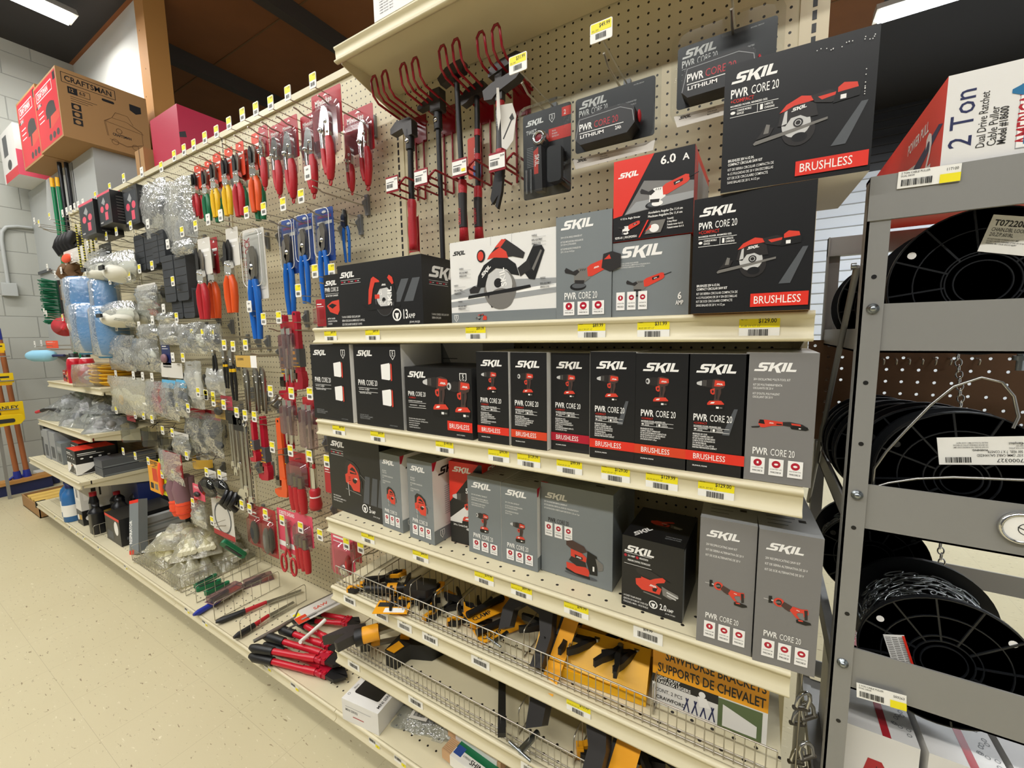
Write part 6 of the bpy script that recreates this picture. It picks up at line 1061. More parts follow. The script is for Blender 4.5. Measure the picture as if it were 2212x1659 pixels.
HG(601,689,'y','carrying the second tall red pipe wrench', ('pipe','red pipe wrench deeper behind the nearest tall one',624,668,672,842))
HG(583,848,'y','under the tall red pipe wrench', ('clamps','small grey wire part left of the red blister tool',588,612,856,884,dict(n=1, m='dull steel')))
HG(628,853,'y','carrying a long chrome tool on a red card', ('bar','long chrome tool on a red blister card under the red pipe wrench',614,642,858,966))
HG(668,854,'y','carrying the second long chrome tool', ('bar','long chrome tool on a red blister card beside the flood light carton',655,686,866,1008), ('bar','chrome tool on a red card hanging higher behind the red pipe wrench',612,640,702,834,dict(ymax=-.02)))
HG(444,856,'y','over a small carded tool left of the wrenches', ('card','small dark carded tool left of the steel wrenches',462,486,870,905,dict(cm='tan card', lumps=((0,-.5,.3,.25,'tool dark'),))))
HG(460,870,'y','left of the yellow-banded grips', ('card','small red and white carded tool under the yellow-banded pliers',476,500,862,896,dict(cm='pink print')))
HG(482,877,'y','just over the slim wrenches', ('combo','slim steel combination wrenches, far pair',494,516,892,1012,dict(n=2)))
HG(510,894,'y','over the steel wrenches', ('combo','steel combination wrenches hanging in the middle, closest to the dark goggles',500,522,898,1026,dict(n=2)))
HG(528,900,'y','over the adjustable wrench', ('combo','bundle of long steel wrenches ending in a wide adjustable jaw',512,548,905,1090,dict(n=3, adj=True)))
HG(548,903,'y','carrying short red pipe wrenches', ('pipe','short red pipe wrench with grey sleeve left of the orange one',557,590,900,1036), ('pipe','shortest red pipe wrench furthest left under the yellow tags',541,562,908,996))
HG(587,969,'y','in front of the orange pipe wrench', ('pipe','orange pipe wrench without any paper sleeve',583,640,904,1072,dict(col='grip orange', sleeve=False)), ('pipe','dark red pipe wrench right behind the orange one',602,632,900,1040,dict(col='crimson', ymax=-.03)))
HG(626,977,'y','carrying the red carded knives', ('knife','red-handled knives on pink and red cards right of the orange wrench',626,668,985,1100,dict(n=3, cm='card red')))
HG(667,989,'y','carrying a red nut driver', ('driver','red-handled nut driver hanging alone by the black jigsaw carton',668,692,1010,1098))
HG(705,1000,'y','half hidden behind the black jigsaw carton', ('card','red card edge behind the black jigsaw carton',700,716,1012,1065,dict(cm='card red', bl=False)))
HG(521,1094,'y','over the small black-tipped tools', ('clamps','cluster of black plastic tips below the adjustable wrench',490,518,1064,1098,dict(n=3, m='bottle black')))
HG(538,1102,'y','over the red and clear cards', ('card','clear pack with red card and grey tool, left of the shears card',538,566,1100,1180,dict(cm='card red', lumps=((0,-.6,.25,.3,'charcoal foam'),))))
HG(572,1114,'y','second over the red and clear cards', ('card','clear pack with red and black tools beside the shears card',566,596,1108,1200,dict(cm='card red', lumps=((-.1,-.65,.2,.3,'tool mid'),(.25,-.6,.12,.3,'tool dark')))))
HG(608,1127,'y','carrying the red-handled shears card', ('scissors','large shears with red loop handles on a pink card over the deck',602,648,1112,1238))
HG(648,1143,'y','carrying three red knives', ('knife','row of red-handled knives on a pink card beside the shears',640,676,1120,1226,dict(n=3)))
HG(690,1159,'y','empty, closest to the wire fence')
HG(747,1178,'y','carrying the pink tool card', ('card','pink and red blister card above the wire fence end',716,764,1156,1246,dict(cm='pink print', lumps=((.1,-.8,.2,.14,'chrome'),(.3,-.6,.1,.2,'grip red')))))
HG(778,1186,'y','deepest under the third shelf', ('card','small dark red card deepest behind the wire fence',762,778,1160,1215,dict(cm='card red')))
# ---------------------------------------------------------------- near bay, hung goods
def rack_hook(px, py, desc, k):
    """red welded hanger: back plate, two upswept loops, stem and a lower loop with a price card"""
    p = onY(px, py, 0); t = thing('hammer_hook', 'red welded wire hanger '+desc, 'hook', (p.x, 0, p.z), group='red hammer hangers')
    m = MB(); m.box((-.03, -.004, -.045), (.03, -.001, .045), 'hook red'); m.obj('backplate', t, bevel=.001)
    for s in (-1, 1):
        m = MB(); x = s*.024; w = .013
        m.tube([(x-w, -.004, .015), (x-w, -.15, .03), (x-w, -.17, .045), (x-w*.9, -.178, .085), (x-w*.4, -.176, .097), (x+w*.4, -.176, .097), (x+w*.9, -.178, .085), (x+w, -.17, .045), (x+w, -.15, .03), (x+w, -.004, .015)], .0036, 'hook red', 8); m.obj('loop', t)
    m = MB()
    for s in (-1, 1): m.tube([(s*.018, -.006, -.04), (s*.018, -.006, -.235)], .0034, 'hook red', 8)
    m.obj('stem', t)
    for s in (-1, 1):
        m = MB(); x = s*.026; m.tube([(x-.012, -.006, -.235), (x-.012, -.12, -.235), (x-.012, -.128, -.228), (x+.0, -.13, -.215), (x+.012, -.128, -.205), (x+.012, -.12, -.200), (x+.012, -.006, -.200)], .0034, 'hook red', 8); m.obj('lower_loop', t)
    m = MB(); m.box((-.030, -.142, -.245), (.024, -.139, -.195), 'hook red'); m.box((-.029, -.1432, -.239), (.023, -.142, -.201), 'label white'); P = Print(m, (-.029, -.1432, -.239), Vx, Vz, Vn); P.text('ink', '%d.99' % (29+k*10), .05, .029, .005, True, .8, 'r'); P.rect('ink', .004, .024, .035, .026); P.barcode('ink', .004, .008, .03, .02, k); P.rect('label yellow', .034, .006, .048, .014) if k == 2 else None; m.obj('sign_holder', t)
    return p
RP = [(808,275,'furthest from the cartons, nearest the locking pliers'),(889,258,'second from the locking pliers'),(950,238,'third from the locking pliers'),(1126,215,'nearest the battery packs')]
RP = [(908,281,'furthest from the cartons, nearest the locking pliers',0),(969,262,'second from the locking pliers',1),(1050,235,'third from the locking pliers',2),(1128,216,'nearest the battery packs',3)]
for px, py, d, k in RP: rack_hook(px, py, d, k)
def tool(name, label, cat, px, py, y): p = onY(px, py, y); return thing(name, label, cat, p), p
def LZ(px, py, p): return onY(px, py, p.y).z-p.z
# folding bar hammer with a silver bolt
t, p = tool('demolition_hammer', 'black hammer with a silver bolt in its neck and a red grip below', 'hammer', 884, 262, -.075); L = -LZ(868, 545, p)
m = MB(); m.prism([(-.075,-.012),(-.05,.005),(.012,.006),(.022,-.006),(.022,-.05),(-.01,-.05),(-.02,-.022),(-.075,-.03)], (0, .014, 0), Vx, Vz, Vn, .028, 'axe grey', True); m.obj('head', t, bevel=.002)
m = MB(); m.tube([(0, 0, -.03), (0, 0, -.09)], .015, 'forged black', 12); m.tube([(0, 0, -.08), (-.004, 0, -L*.62)], .010, 'forged black', 10); m.obj('shaft', t); m = MB(); m.lathe([(.0085, 0), (.0085, .003), (.005, .004), (0, .004)], (0, -.014, -.065), (0, -1, 0), 'chrome', 16); m.obj('bolt', t)
m = MB(); m.lathe([(.013, 0), (.016, -.01), (.014, -.05), (.017, -.11), (.014, -L*.4+.02), (.016, -L*.4), (0, -L*.4)], (-.004, 0, -L*.6), (0, 0, 1), 'grip red', 14); m.obj('grip', t)
card(t, .05, .10, 'card red', z0=-L*.52, y=.02, name='paper_tag', x=-.02).location.z = -L*.48
# long sledge with black bar
t, p = tool('sledge_hammer', 'long black bar hammer with square head reaching down to the black saw carton', 'hammer', 945, 222, -.075); L = -LZ(955, 610, p)
m = MB(); m.box((-.02, -.016, -.03), (.022, .016, .035), 'axe grey'); m.prism([(-.022,-.004),(-.022,.022),(-.075,.004),(-.075,-.008)], (0, .012, 0), Vx, Vz, Vn, .024, 'axe grey'); m.obj('head', t, bevel=.002)
m = MB(); m.tube([(0, 0, -.03), (0, 0, -.08)], .014, 'forged black', 10); m.tube([(0, 0, -.06), (.001, 0, -L)], .0085, 'forged black', 10); m.obj('shaft', t); MB().lathe([(.011, 0), (.012, -.02), (.012, -.04)], (0, 0, -L+.05), (0, 0, 1), 'grip red', 12).obj('collar', t); m = MB(); m.lathe([(.0075, 0), (.0075, .003), (0, .004)], (0, -.013, -.055), (0, -1, 0), 'chrome', 14); m.obj('bolt', t)
# pick and sledge with crescent grips
for k, (px, py, bx, by, lb) in enumerate(((985, 150, 1006, 520, 'black axe with a slim black shaft and a red and black grip'), (1030, 195, 1034, 516, 'black hatchet with two red bands on its shaft'))):
    t, p = tool('splitting_axe', lb, 'axe', px, py, -.11 if k == 0 else -.06); L = -LZ(bx, by, p); dx = onY(bx, by, p.y).x-p.x
    m = MB(); m.prism([(-.05,-.035),(-.062,-.012),(-.03,.008),(.0,.014),(.03,.014),(.034,.008),(.034,-.012),(.03,-.018),(-.01,-.018),(-.03,-.03)], (0, .013, 0), Vx, Vz, Vn, .026, 'axe grey', True); m.obj('head', t, bevel=.002)
    m = MB(); m.tube([(0, 0, 0), (dx*.4, 0, -L*.4), (dx*.7, 0, -L*.7)], .0085, 'forged black', 10)
    if k: m.tube([(dx*.3, 0, -L*.26), (dx*.32, 0, -L*.3)], .010, 'grip red', 10); m.tube([(dx*.5, 0, -L*.42), (dx*.52, 0, -L*.46)], .010, 'grip red', 10)
    m.obj('shaft', t); m = MB(); g = L*.36; m.lathe([(.012, 0), (.0135, -g*.1), (.011, -g*.4), (.013, -g*.8), (.015, -g), (0, -g)], (dx*.68, 0, -L+g), (0, 0, 1), 'grip red', 14); m.lathe([(.0137, -g*.22), (.0125, -g*.5), (.0135, -g*.78)], (dx*.68, -.002, -L+g), (0, 0, 1), 'tool dark', 14); P = Print(m, (dx*.68-.004, -.0165, -L+g*.2), (0, 0, 1), (-1, 0, 0), Vn); P.text('grip red', 'CRESCENT', .01, -.006, .009, True, fit=g*.5); m.obj('grip', t)
# wrecking tool with paper tags
t, p = tool('wrecking_tool', 'wide-headed wrecking tool with grey and red grip and white paper tags', 'hammer', 1080, 195, -.11); L = -LZ(1062, 455, p)
m = MB(); m.prism([(-.045,-.02),(-.05,.006),(-.02,.018),(.055,.030),(.075,.022),(.06,.008),(.0,-.010),(-.02,-.024)], (0, .014, 0), Vx, Vz, Vn, .028, 'axe grey', True); m.prism([(-.03,.035),(.04,.05),(.085,.06),(.06,.075),(.0,.068),(-.03,.055)], (0, .014, 0), Vx, Vz, Vn, .028, 'axe grey', True); m.box((-.012, -.01, -.03), (.012, .01, .06), 'axe grey'); m.obj('head', t, bevel=.002)
m = MB(); m.lathe([(.010, -.03), (.012, -.035), (.014, -.05), (.013, -L*.35), (.015, -L*.55), (.014, -L*.62), (0, -L*.62)], (0, 0, 0), (0, 0, 1), 'tool dark', 14); m.lathe([(.0125, -.03), (.0135, -.045), (.0125, -.05)], (0, 0, 0), (0, 0, 1), 'grip red', 14); m.lathe([(.0145, -L*.5), (.0158, -L*.56), (.015, -L*.62), (0, -L*.625)], (0, -.001, 0), (0, 0, 1), 'grip red', 14); P = Print(m, (-.005, -.0155, -L*.18), (0, 0, -1), (1, 0, 0), Vn); P.text('print grey', 'CRESCENT', .0, .0, .008, True, fit=.07); m.obj('grip', t)
m = MB(); m.prism([(-.012,-L*.6),(.012,-L*.6),(.002,-L*.86),(-.012,-L),(-.020,-L*.97),(-.008,-L*.88),(-.03,-L*.95),(-.036,-L*.9)], (0, .006, 0), Vx, Vz, Vn, .012, 'forged black'); m.obj('claw', t)
m = MB(); m.prism([(.012,-.05),(.05,-.055),(.062,-.09),(.052,-.15),(.03,-.17),(.014,-.16)], (0, -.018, 0), Vx, Vz, Vn, .0008, 'card pale'); P = Print(m, (.012, -.0188, -.17), Vx, Vz, Vn); P.line('ink', [(.008,.03),(.036,.075)], .004); P.poly('ink', [(.028,.08),(.038,.09),(.044,.074),(.034,.07)]); m.obj('paper_tag', t); m = MB(); m.prism([(-.004,-.01),(.004,-.012),(.008,-.09),(.0,-.12),(-.005,-.08)], (.012, -.03, 0), Vx, Vz, Vn, .0008, 'card pale'); m.obj('paper_tag', t)
p = onY(1022, 305, -.03); t = thing('carded_tag', 'red and blue header card hanging behind the two axes', 'card', p); card(t, .05, .11, 'card orange', pr=lambda P, a, b: (P.text('print white', 'CODE RED', a*.7, b*.3, a*.2, True, rot=90, fit=b*.6), P.rect('card blue', a*.4, 0, a, b*.3)))
# carded ratchet and battery packs
def near_hook(px, py, rx, ry, desc, price):
    """double hook with a price plate at the tip; (rx, ry) is where the pack hangs"""
    p = onY(px, py, -.215); t = thing('peg_hook', 'wire peg hook with a yellow tag '+desc, 'hook', (p.x, 0, p.z-.045), group='pegboard hooks')
    MB().box((-.009, -.012, -.03), (.009, -.0005, .045), 'clip grey').obj('backplate', t)
    m = MB(); m.tube([(0, -.01, 0), (0, -.165, 0), (0, -.185, .01), (0, -.195, .012)], .0028, 'wire', 8); m.obj('rod', t); m = MB(); m.tube([(0, -.01, .034), (0, -.212, .034)], .0022, 'wire', 6); m.obj('tag_arm', t)
    m = MB(); w, h = .050, .040; m.prism(rrect(-w/2, 0, w/2, h, .003), (0, -.212, .027), Vx, Vz, Vn, .002, 'label white'); P = Print(m, (-w/2, -.214, .027), Vx, Vz, Vn); P.rect('label yellow', .002, h*.5, w-.002, h*.95); P.text('ink', price, w*.9, h*.7, h*.2, True, .8, 'r'); P.text('ink', 'SKL 20V', w*.08, h*.55, h*.1); P.barcode('ink', w*.25, h*.14, w*.72, h*.42, int(px)); m.obj('price_tag', t)
    return p.x, p.z-.045
near_hook(1118, 138, 0, 0, 'carrying the twist ratchet pack', '$31.99'); near_hook(1298, 68, 0, 0, 'carrying the smaller battery pack', '$49.99'); near_hook(1580, -38, 0, 0, 'carrying the larger battery pack, tag above the picture', '$89.99')
def bat(label, L_, R_, T, B, y, big):
    a, b = onY(L_, T, y), onY(R_, T, y); z = onY(L_, B, y).z; w = b.x-a.x; h = a.z-z; t = thing('battery_pack', label, 'battery', ((a.x+b.x)/2, y, a.z), group='carded batteries')
    def pr(p, w, h):
        p.skil(Wp, w*.05, h*.80, w*.38); pwrcore(p, Wp, w*.05, h*.66, w*.38)
        for q in (.63, .55, .46): p.rect(Wp, w*.05, h*q, w*.43, h*(q+.006))
        p.text(Wp, '20V LITHIUM  BATTERY', w*.08, h*.58, h*.03, True, fit=w*.3); p.text(Wp, 'ONE BATTERY MANY TOOLS', w*.08, h*.49, h*.03, True, fit=w*.3); lines(p, Wp, ['PWRCORE 20 2.0Ah 20V LITHIUM BATTERY', 'BATERIA DE LITIO DE 2.0 Ah PWRCORE 20', 'PILE AU LITHIUM PWRCORE 20 2.0 Ah'], w*.52, h*.66, h*.025, h*.055, w*.42); p.text(Wp, 'BY519702 | F0BY5197', w*.75, h*.93, h*.018, fit=w*.2)
    card(t, w, h*.92, 'carton black', z0=-h*.08, pr=lambda p, a, b: pr(p, a, b), y=.001)
    for k, (ww, hh, d, z0) in enumerate(((w*1.14, h*1.25, .012, h*.14),)): blister(t, ww, hh, d, z0, y=.0)
    m = MB(); pts = [(a*w, b*h) for a, b in ((-.40,-.62),(-.34,-.52),(.22,-.50),(.32,-.58),(.33,-.80),(.24,-.92),(-.34,-.93),(-.41,-.84))]; m.prism(pts, (0, -.002, 0), Vx, Vz, Vn, .042, 'grip black'); m.prism([(a*w, b*h) for a, b in ((-.2,-.52),(-.18,-.46),(.1,-.45),(.14,-.5))], (0, -.002, 0), Vx, Vz, Vn, .03, 'grip black')
    P = Print(m, (-w*.4, -.044, -h*.9), Vx, Vz, Vn); P.line('print grey', [(0,h*.05),(w*.05,h*.34),(w*.56,h*.36),(w*.7,h*.28),(w*.72,h*.12)], .0012); P.text(Wp, 'PWR', w*.05, h*.17, h*.1, True, .7); P.text('card red', 'CORE 20', w*.24, h*.17, h*.1, False, .7, fit=w*.3); P.rect(Wp, w*.05, h*.13, w*.6, h*.14); P.text(Wp, 'LITHIUM', w*.06, h*.06, h*.05, True, 1.6, fit=w*.3); P.text(Wp, '2Ah' if not big else '5Ah', w*.5, h*.06, h*.05, True); m.obj('battery', t, bevel=.003)
    MB().ell((w*.35, -.02, -h*.66), (.004, .01, h*.09), 'grip red', 10, 6).obj('button', t)
    m = MB(); m.prism([(-w*.52,-h*1.02),(w*.52,-h*1.02),(w*.5,-h*1.16),(-w*.48,-h*1.18)], (0, -.006, 0), Vx, Vz, Vn, .0006, 'card pale'); P = Print(m, (-w*.5, -.0068, -h*1.16), Vx, Vz, Vn); P.skil('ink', w*.04, h*.08, w*.14); lines(P, 'ink', ['Register online', 'Service: see inside', 'Made for all 20V tools'], w*.35, h*.11, h*.02, h*.035, w*.2); m.obj('foot_card', t)
bat('smaller carded battery pack hanging left of the upper saw carton', 1243, 1415, 205, 344, -.15, False); bat('larger carded battery pack hanging highest, partly behind the saw carton', 1465, 1678, 92, 250, -.14, True)
a, b = onY(1128, 250, -.16), onY(1232, 250, -.16); z = onY(1135, 432, -.16).z; w, h = b.x-a.x, a.z-z
t = thing('ratchet_pack', 'black carded twist ratchet tool in a clear pack left of the batteries', 'carded tool', ((a.x+b.x)/2, -.16, a.z))
def prr(p, a, b):
    p.skil(Wp, a*.06, b*.86, a*.4); p.text(Wp, 'TWIST', a*.07, b*.76, b*.05, False, .7); shield(p, Wp, 'carton black', a*.62, b*.88, a*.14, '2'); p.rect('print red', a*.82, b*.86, a, b*.96); p.text(Wp, '2', a*.86, b*.88, b*.05, True); p.rect('print red', a*.55, b*.62, a, b*.76); lines(p, Wp, ['TRY ME', 'PRUEBEME', 'ESSAYEZ-MOI'], a*.62, b*.72, b*.018, b*.03, a*.3)
    for k in range(12): p.rect('print grey', a*.08, b*(.6-k*.02), a*(.26+.06*(k % 3)/2), b*(.606-k*.02))
card(t, w, h, 'carton black', z0=.0, pr=prr); blister(t, w*1.08, h*1.06, .03, .012)
m = MB(); m.lathe([(w*.14, 0), (w*.16, .01), (w*.12, .022), (w*.08, .024), (w*.08, .018), (0, .018)], (-w*.06, -.004, -h*.36), (0, -1, 0), 'chrome', 20); m.lathe([(w*.075, .0), (0, .001)], (-w*.06, -.023, -h*.36), (0, -1, 0), 'crimson', 16); m.obj('ratchet_head', t)
m = MB(); m.prism([(-w*.17,-h*.46),(.0,-h*.46),(w*.02,-h*.97),(-w*.13,-h*.97)], (0, -.004, 0), Vx, Vz, Vn, .022, 'tool dark'); P = Print(m, (-w*.16, -.026, -h*.97), Vx, Vz, Vn); P.poly('tool red', [(w*.01,h*.2),(w*.1,h*.2),(w*.1,h*.5),(0,h*.46)]); P.text(Wp, 'SKIL', w*.03, h*.42, w*.09, True, .9, rot=-90); m.obj('grip', t)
for k in (0, 1): MB().cyl((-w*(.26+.1*k), -.012, -h*.68), (-w*(.26+.1*k), -.012, -h*.96), .0035, 'chrome', 8).obj('driver_bit', t)
m = MB(); m.prism(rrect(w*.12, -h*.9, w*.4, -h*.5, .008), (0, -.004, 0), Vx, Vz, Vn, .022, 'grip black'); m.obj('case', t)
# ---------------------------------------------------------------- goods lying on decks and shelves
ZD = ZB+.001
def onD(px, py, z=0): return at(px, py, 2, ZD+z)
def lying(name, label, cat, a, b, z, group=None):
    """empty at the point a with its local +x running towards b"""
    return thing(name, label, cat, (a.x, a.y, z), (0, 0, math.atan2(b.y-a.y, b.x-a.x)), group), math.hypot(b.x-a.x, b.y-a.y)
def heap_bag(label, x, y, z, w, d, h, m='clear bag', fm='mask white', seed=1, rz=0, n=5, group=None, name='clear_bag', kind='lump'):
    t = thing(name, label, 'bag', (x, y, z), (0, 0, math.radians(rz)), group); r = random.Random(seed); b = MB(); N = 12; vs = []; fs = []
    for s in (0, 1):
        for i in range(N+1):
            for j in range(N+1):
                u, v = j/N-.5, i/N-.5; e = max(0, (1-abs(2*u)**2.6))*max(0, (1-abs(2*v)**2.6)); zz = (h*e*(.55+.6*r.random()) if s else .0)+.0015; vs.append((u*w+r.uniform(-.05, .05)*w*(s), v*d+r.uniform(-.05, .05)*d*s, zz))
    o = (N+1)**2
    for s in (0, 1):
        for i in range(N):
            for j in range(N): q = s*o+i*(N+1)+j; f = (q, q+1, q+N+2, q+N+1); fs.append(f if s else f[::-1])
    b.add(vs, fs, m, True); b.obj('wrapper', t)
    for k in range(n):
        c = (r.uniform(-.3, .3)*w, r.uniform(-.25, .25)*d, h*.35); b = MB()
        if kind == 'glove':
            b.ell(c, (w*.16, d*.12, h*.28), fm, 12, 7)
            for f in range(4): b.tube([(c[0]+w*.1, c[1]+(f-1.5)*d*.06, c[2]), (c[0]+w*.26, c[1]+(f-1.5)*d*.09, c[2]-.003)], h*.13, fm, 6)
        else: b.ell(c, (w*r.uniform(.1, .18), d*r.uniform(.1, .2), h*.3), fm, 12, 7)
        b.obj('glove' if kind == 'glove' else 'item', t)
    return t
# far bay, upper shelf
zu, zm, zl = ZC-.30+.001, ZC-.585+.001, ZC-.872+.001
for k, (x, y) in enumerate(((-4.33, -.20), (-4.22, -.16))):
    t = thing('fuel_can', ['red can with white lettering and black cap, front one on the upper far shelf', 'red can with white lettering and black cap, rear one on the upper far shelf'][k], 'can', (x, y, zu)); m = MB(); m.lathe([(.040, 0), (.042, .005), (.042, .15), (.036, .175), (.02, .185)], (0,0,0), (0,0,1), 'can red', 20); m.lathe([(.0425, .10), (.0428, .13), (.0425, .135)], (0,0,0), (0,0,1), 'crimson', 20); m.obj('can_body', t); MB().lathe([(.024, .18), (.024, .215), (0, .215)], (0,0,0), (0,0,1), 'black print', 14).obj('cap', t); m = MB(); m.lathe([(.037, .168), (.03, .182), (.02, .188)], (0,0,0), (0,0,1), 'print white', 18); m.obj('shoulder', t)
    m = MB(); P = Print(m, (-.028, -.044, .09), Vx, Vz, Vn); P.text('print white', 'STA-BIL', 0, 0, .026, True, .8, fit=.056); m.obj('lettering', t, None, (0, 0, -.5))
for k, (x, y, w, h, c, lb) in enumerate(((-4.585, -.205, .07, .085, 'can red', 'small red carton at the end of the upper far shelf'), (-4.49, -.215, .055, .06, 'crimson', 'smaller red carton beside the yellow one on the upper far shelf'), (-4.40, -.225, .06, .08, 'power yellow', 'small yellow carton with black lettering on the upper far shelf'))):
    carton('small_carton', lb, x-w/2, x+w/2, y, zu, zu+h, .05, c, lambda p, a, b: (p.rect('ink', a*.15, b*.3, a*.85, b*.6), p.rect('print white', a*.1, b*.75, a*.7, b*.82)))
heap_bag('cream cotton gloves in clear wrap between the cans and the yellow rope', -4.17, -.13, zu, .26, .18, .12, 'clear bag', 'glove cream', 5, 10, 4, kind='glove', name='glove_bag')
t = thing('rope_coil', 'thick coil of yellow rope in clear wrap on the upper far shelf', 'rope', (-3.86, -.13, zu)); m = MB(); r = random.Random(2)
for k in range(16): m.tube([((.17+.012*(k % 3))*math.cos(a), (.085+.008*(k % 3))*math.sin(a), .012+k*.0085+.003*math.sin(3*a+k)) for a in (2*PI*i/28 for i in range(28))], .0065, 'rope yellow', 6, True)
m.obj('rope', t); k_t = MB(); k_t.lathe([(.10, .005), (.195, .005), (.20, .08), (.19, .15), (.10, .155)], (0,0,0), (0,0,1), 'clear bag', 24, squash=.56); k_t.obj('wrapper', t)
t = thing('duster', 'pale blue fluffy duster lying past the red cans', 'duster', (-4.62, -.30, ZC-.10), (0, 0, .4)); m = MB(); m.lathe([(0, 0), (.03, .01), (.042, .05), (.044, .16), (.036, .21), (0, .225)], (-.12,0,0), (1,0,0), 'pale blue', 18); m.obj('head', t); MB().cyl((.1, 0, 0), (.2, 0, .0), .010, 'navy').obj('handle', t)
t = thing('funnel', 'bright red plastic funnel hanging on its side by the green brush', 'funnel', (-4.70, -.14, ZC+.12), (0, .25, -.3)); m = MB(); m.lathe([(.075, 0), (.075, .012), (.02, .085), (.008, .15)], (0, 0, 0), (1, 0, .1), 'can red', 24); m.obj('cone', t); m = MB(); m.tube([(.0, 0, .075), (-.01, 0, .09), (.0, 0, .1)], .004, 'can red', 6); m.obj('hang_loop', t)
t = thing('funnel', 'white plastic funnel right of the red funnel', 'funnel', (-4.50, -.12, ZC+.125), (0, -.2, .5)); m = MB(); m.lathe([(.07, 0), (.07, .012), (.02, .085), (.008, .15)], (0, 0, 0), (1, 0, -.2), 'plastic white', 24); m.obj('cone', t); MB().tube([(.0, 0, .07), (-.01, 0, .085), (.0, 0, .095)], .004, 'plastic white', 6).obj('hang_loop', t)
# far bay, middle shelf
for k, (x, y, w, d, h, rz, z) in enumerate(((-4.62, -.22, .30, .22, .10, 10, 0), (-4.30, -.20, .34, .24, .12, -15, 0), (-3.98, -.19, .34, .25, .12, 12, 0), (-3.74, -.20, .26, .26, .10, -20, 0), (-4.45, -.17, .32, .22, .10, 35, .10), (-4.10, -.16, .34, .22, .11, -30, .105), (-3.85, -.15, .3, .2, .09, 20, .10))):
    heap_bag(['shiny clear bag at the far end of the middle far shelf', 'shiny clear bag second along the heap on the middle far shelf', 'shiny clear bag in the middle of the heap on the middle far shelf', 'shiny clear bag at the near end of the middle far shelf', 'shiny clear bag piled on the far end of the heap', 'shiny clear bag on top in the middle of the heap', 'shiny clear bag on top at the near end of the heap'][k], x, y, zm+z, w, d, h, 'clear bag', ['print white', 'shadow grey', 'print white', 'tool mid', 'print grey', 'print white', 'shadow grey'][k], 70+k, rz, 4, 'bags heaped on the middle far shelf')
t = thing('tool_roll', 'black and red tool peeking from under the far clear bags', 'tool', (-4.70, -.29, zm+.05), (0, .1, .3)); MB().tube([(-.08, 0, 0), (0, 0, .03), (.1, 0, .02)], .014, 'black print', 8).obj('grip', t); MB().tube([(-.08, 0, 0), (-.14, 0, -.02)], .012, 'can red', 8).obj('tip', t)
# far bay, lower shelf
def f_pic(p, w, h): p.rect('print white', 0, h*.02, w, h*.45); p.poly('tool dark', [(w*.1,h*.04),(w*.35,h*.2),(w*.5,h*.4),(w*.68,h*.4),(w*.9,h*.04)]); p.ell('skin print', w*.5, h*.37, w*.08, h*.055); p.ell('tool dark', w*.5, h*.41, w*.09, h*.035); p.poly('tool mid', [(w*.6,h*.1),(w*.9,h*.1),(w*.86,h*.34)]); [p.ell('print white', w*(.15+.22*k), h*.66, w*.04, h*.03) for k in range(4)]; p.rect('print white', w*.05, h*.84, w*.5, h*.87); p.rect('print white', w*.05, h*.78, w*.7, h*.8)
pl = lambda p, w, h: (p.rect('print grey', w*.1, h*.6, w*.9, h*.8), p.rect('shadow grey', w*.2, h*.1, w*.8, h*.5))
for lb, x0, x1, y, h, d, c, f, tm in (('black carton at the far end of the lower far shelf', -4.76, -4.66, -.34, .25, .28, 'carton black', pl, None), ('grey printed carton second on the lower far shelf', -4.65, -4.53, -.35, .22, .25, 'print grey', pl, None), ('taller grey printed carton third on the lower far shelf', -4.52, -4.38, -.345, .215, .26, 'print grey', pl, None), ('small grey carton in front of the red topped cartons', -4.36, -4.24, -.345, .155, .14, 'carton grey', pl, None), ('black carton with a red top standing behind its twin', -4.17, -4.00, -.31, .175, .2, 'carton black', f_pic, 'print red'), ('black carton with a red top and a picture of a worker', -3.985, -3.80, -.375, .165, .2, 'carton black', f_pic, 'print red')):
    carton('small_carton', lb, x0, x1, y, zl, zl+h, d, c, f, topm=tm, right=(f_pic if 'worker' in lb else None), group='lower far shelf cartons')
for k in (0, 1): carton('drawer_box', ['flat grey box at the bottom of the pair on the lower far shelf', 'flat grey box stacked on its twin on the lower far shelf'][k], -3.76, -3.61, -.30, zl+k*.056, zl+.053+k*.056, .28, 'shadow grey', None, right=lambda p, w, h: p.rect('carton grey', w*.02, h*.08, w*.98, h*.2), group='flat grey boxes')
# far bay, deck
for k, (x, y) in enumerate(((-4.20, -.345), (-4.07, -.365))):
    t = thing('jug', ['blue bottle with white label furthest along the base deck', 'blue bottle with white label beside the grey lamp carton'][k], 'bottle', (x, y, ZD)); m = MB(); m.lathe([(.045, 0), (.05, .006), (.05, .17), (.042, .20), (.02, .225), (.02, .24)], (0,0,0), (0,0,1), 'blue bottle', 20, squash=.8); m.obj('bottle_body', t); MB().lathe([(.024, .235), (.024, .27), (0, .27)], (0,0,0), (0,0,1), 'dark blue', 14).obj('cap', t); m = MB(); m.lathe([(.0508, .04), (.0508, .12)], (0,0,0), (0,0,1), 'label white', 20, squash=.81); m.obj('paper_label', t)
def f_lamp(p, w, h): p.rect('print white', w*.1, h*.5, w*.9, h*.95); p.rect('ink', w*.35, h*.55, w*.5, h*.72); p.rect('ink', w*.6, h*.55, w*.66, h*.72); p.rect('carton black', 0, 0, w, h*.3); p.ell('print white', w*.25, h*.14, w*.16, h*.06); p.poly('tan card', [(w*.4,h*.1),(w*.9,h*.12),(w*.9,h*.22),(w*.4,h*.2)])
carton('lamp_carton', 'tall pale grey carton picturing a work lamp on the far base deck', -3.985, -3.87, -.365, ZD, ZD+.34, .16, 'carton white', f_lamp, right=f_lamp)
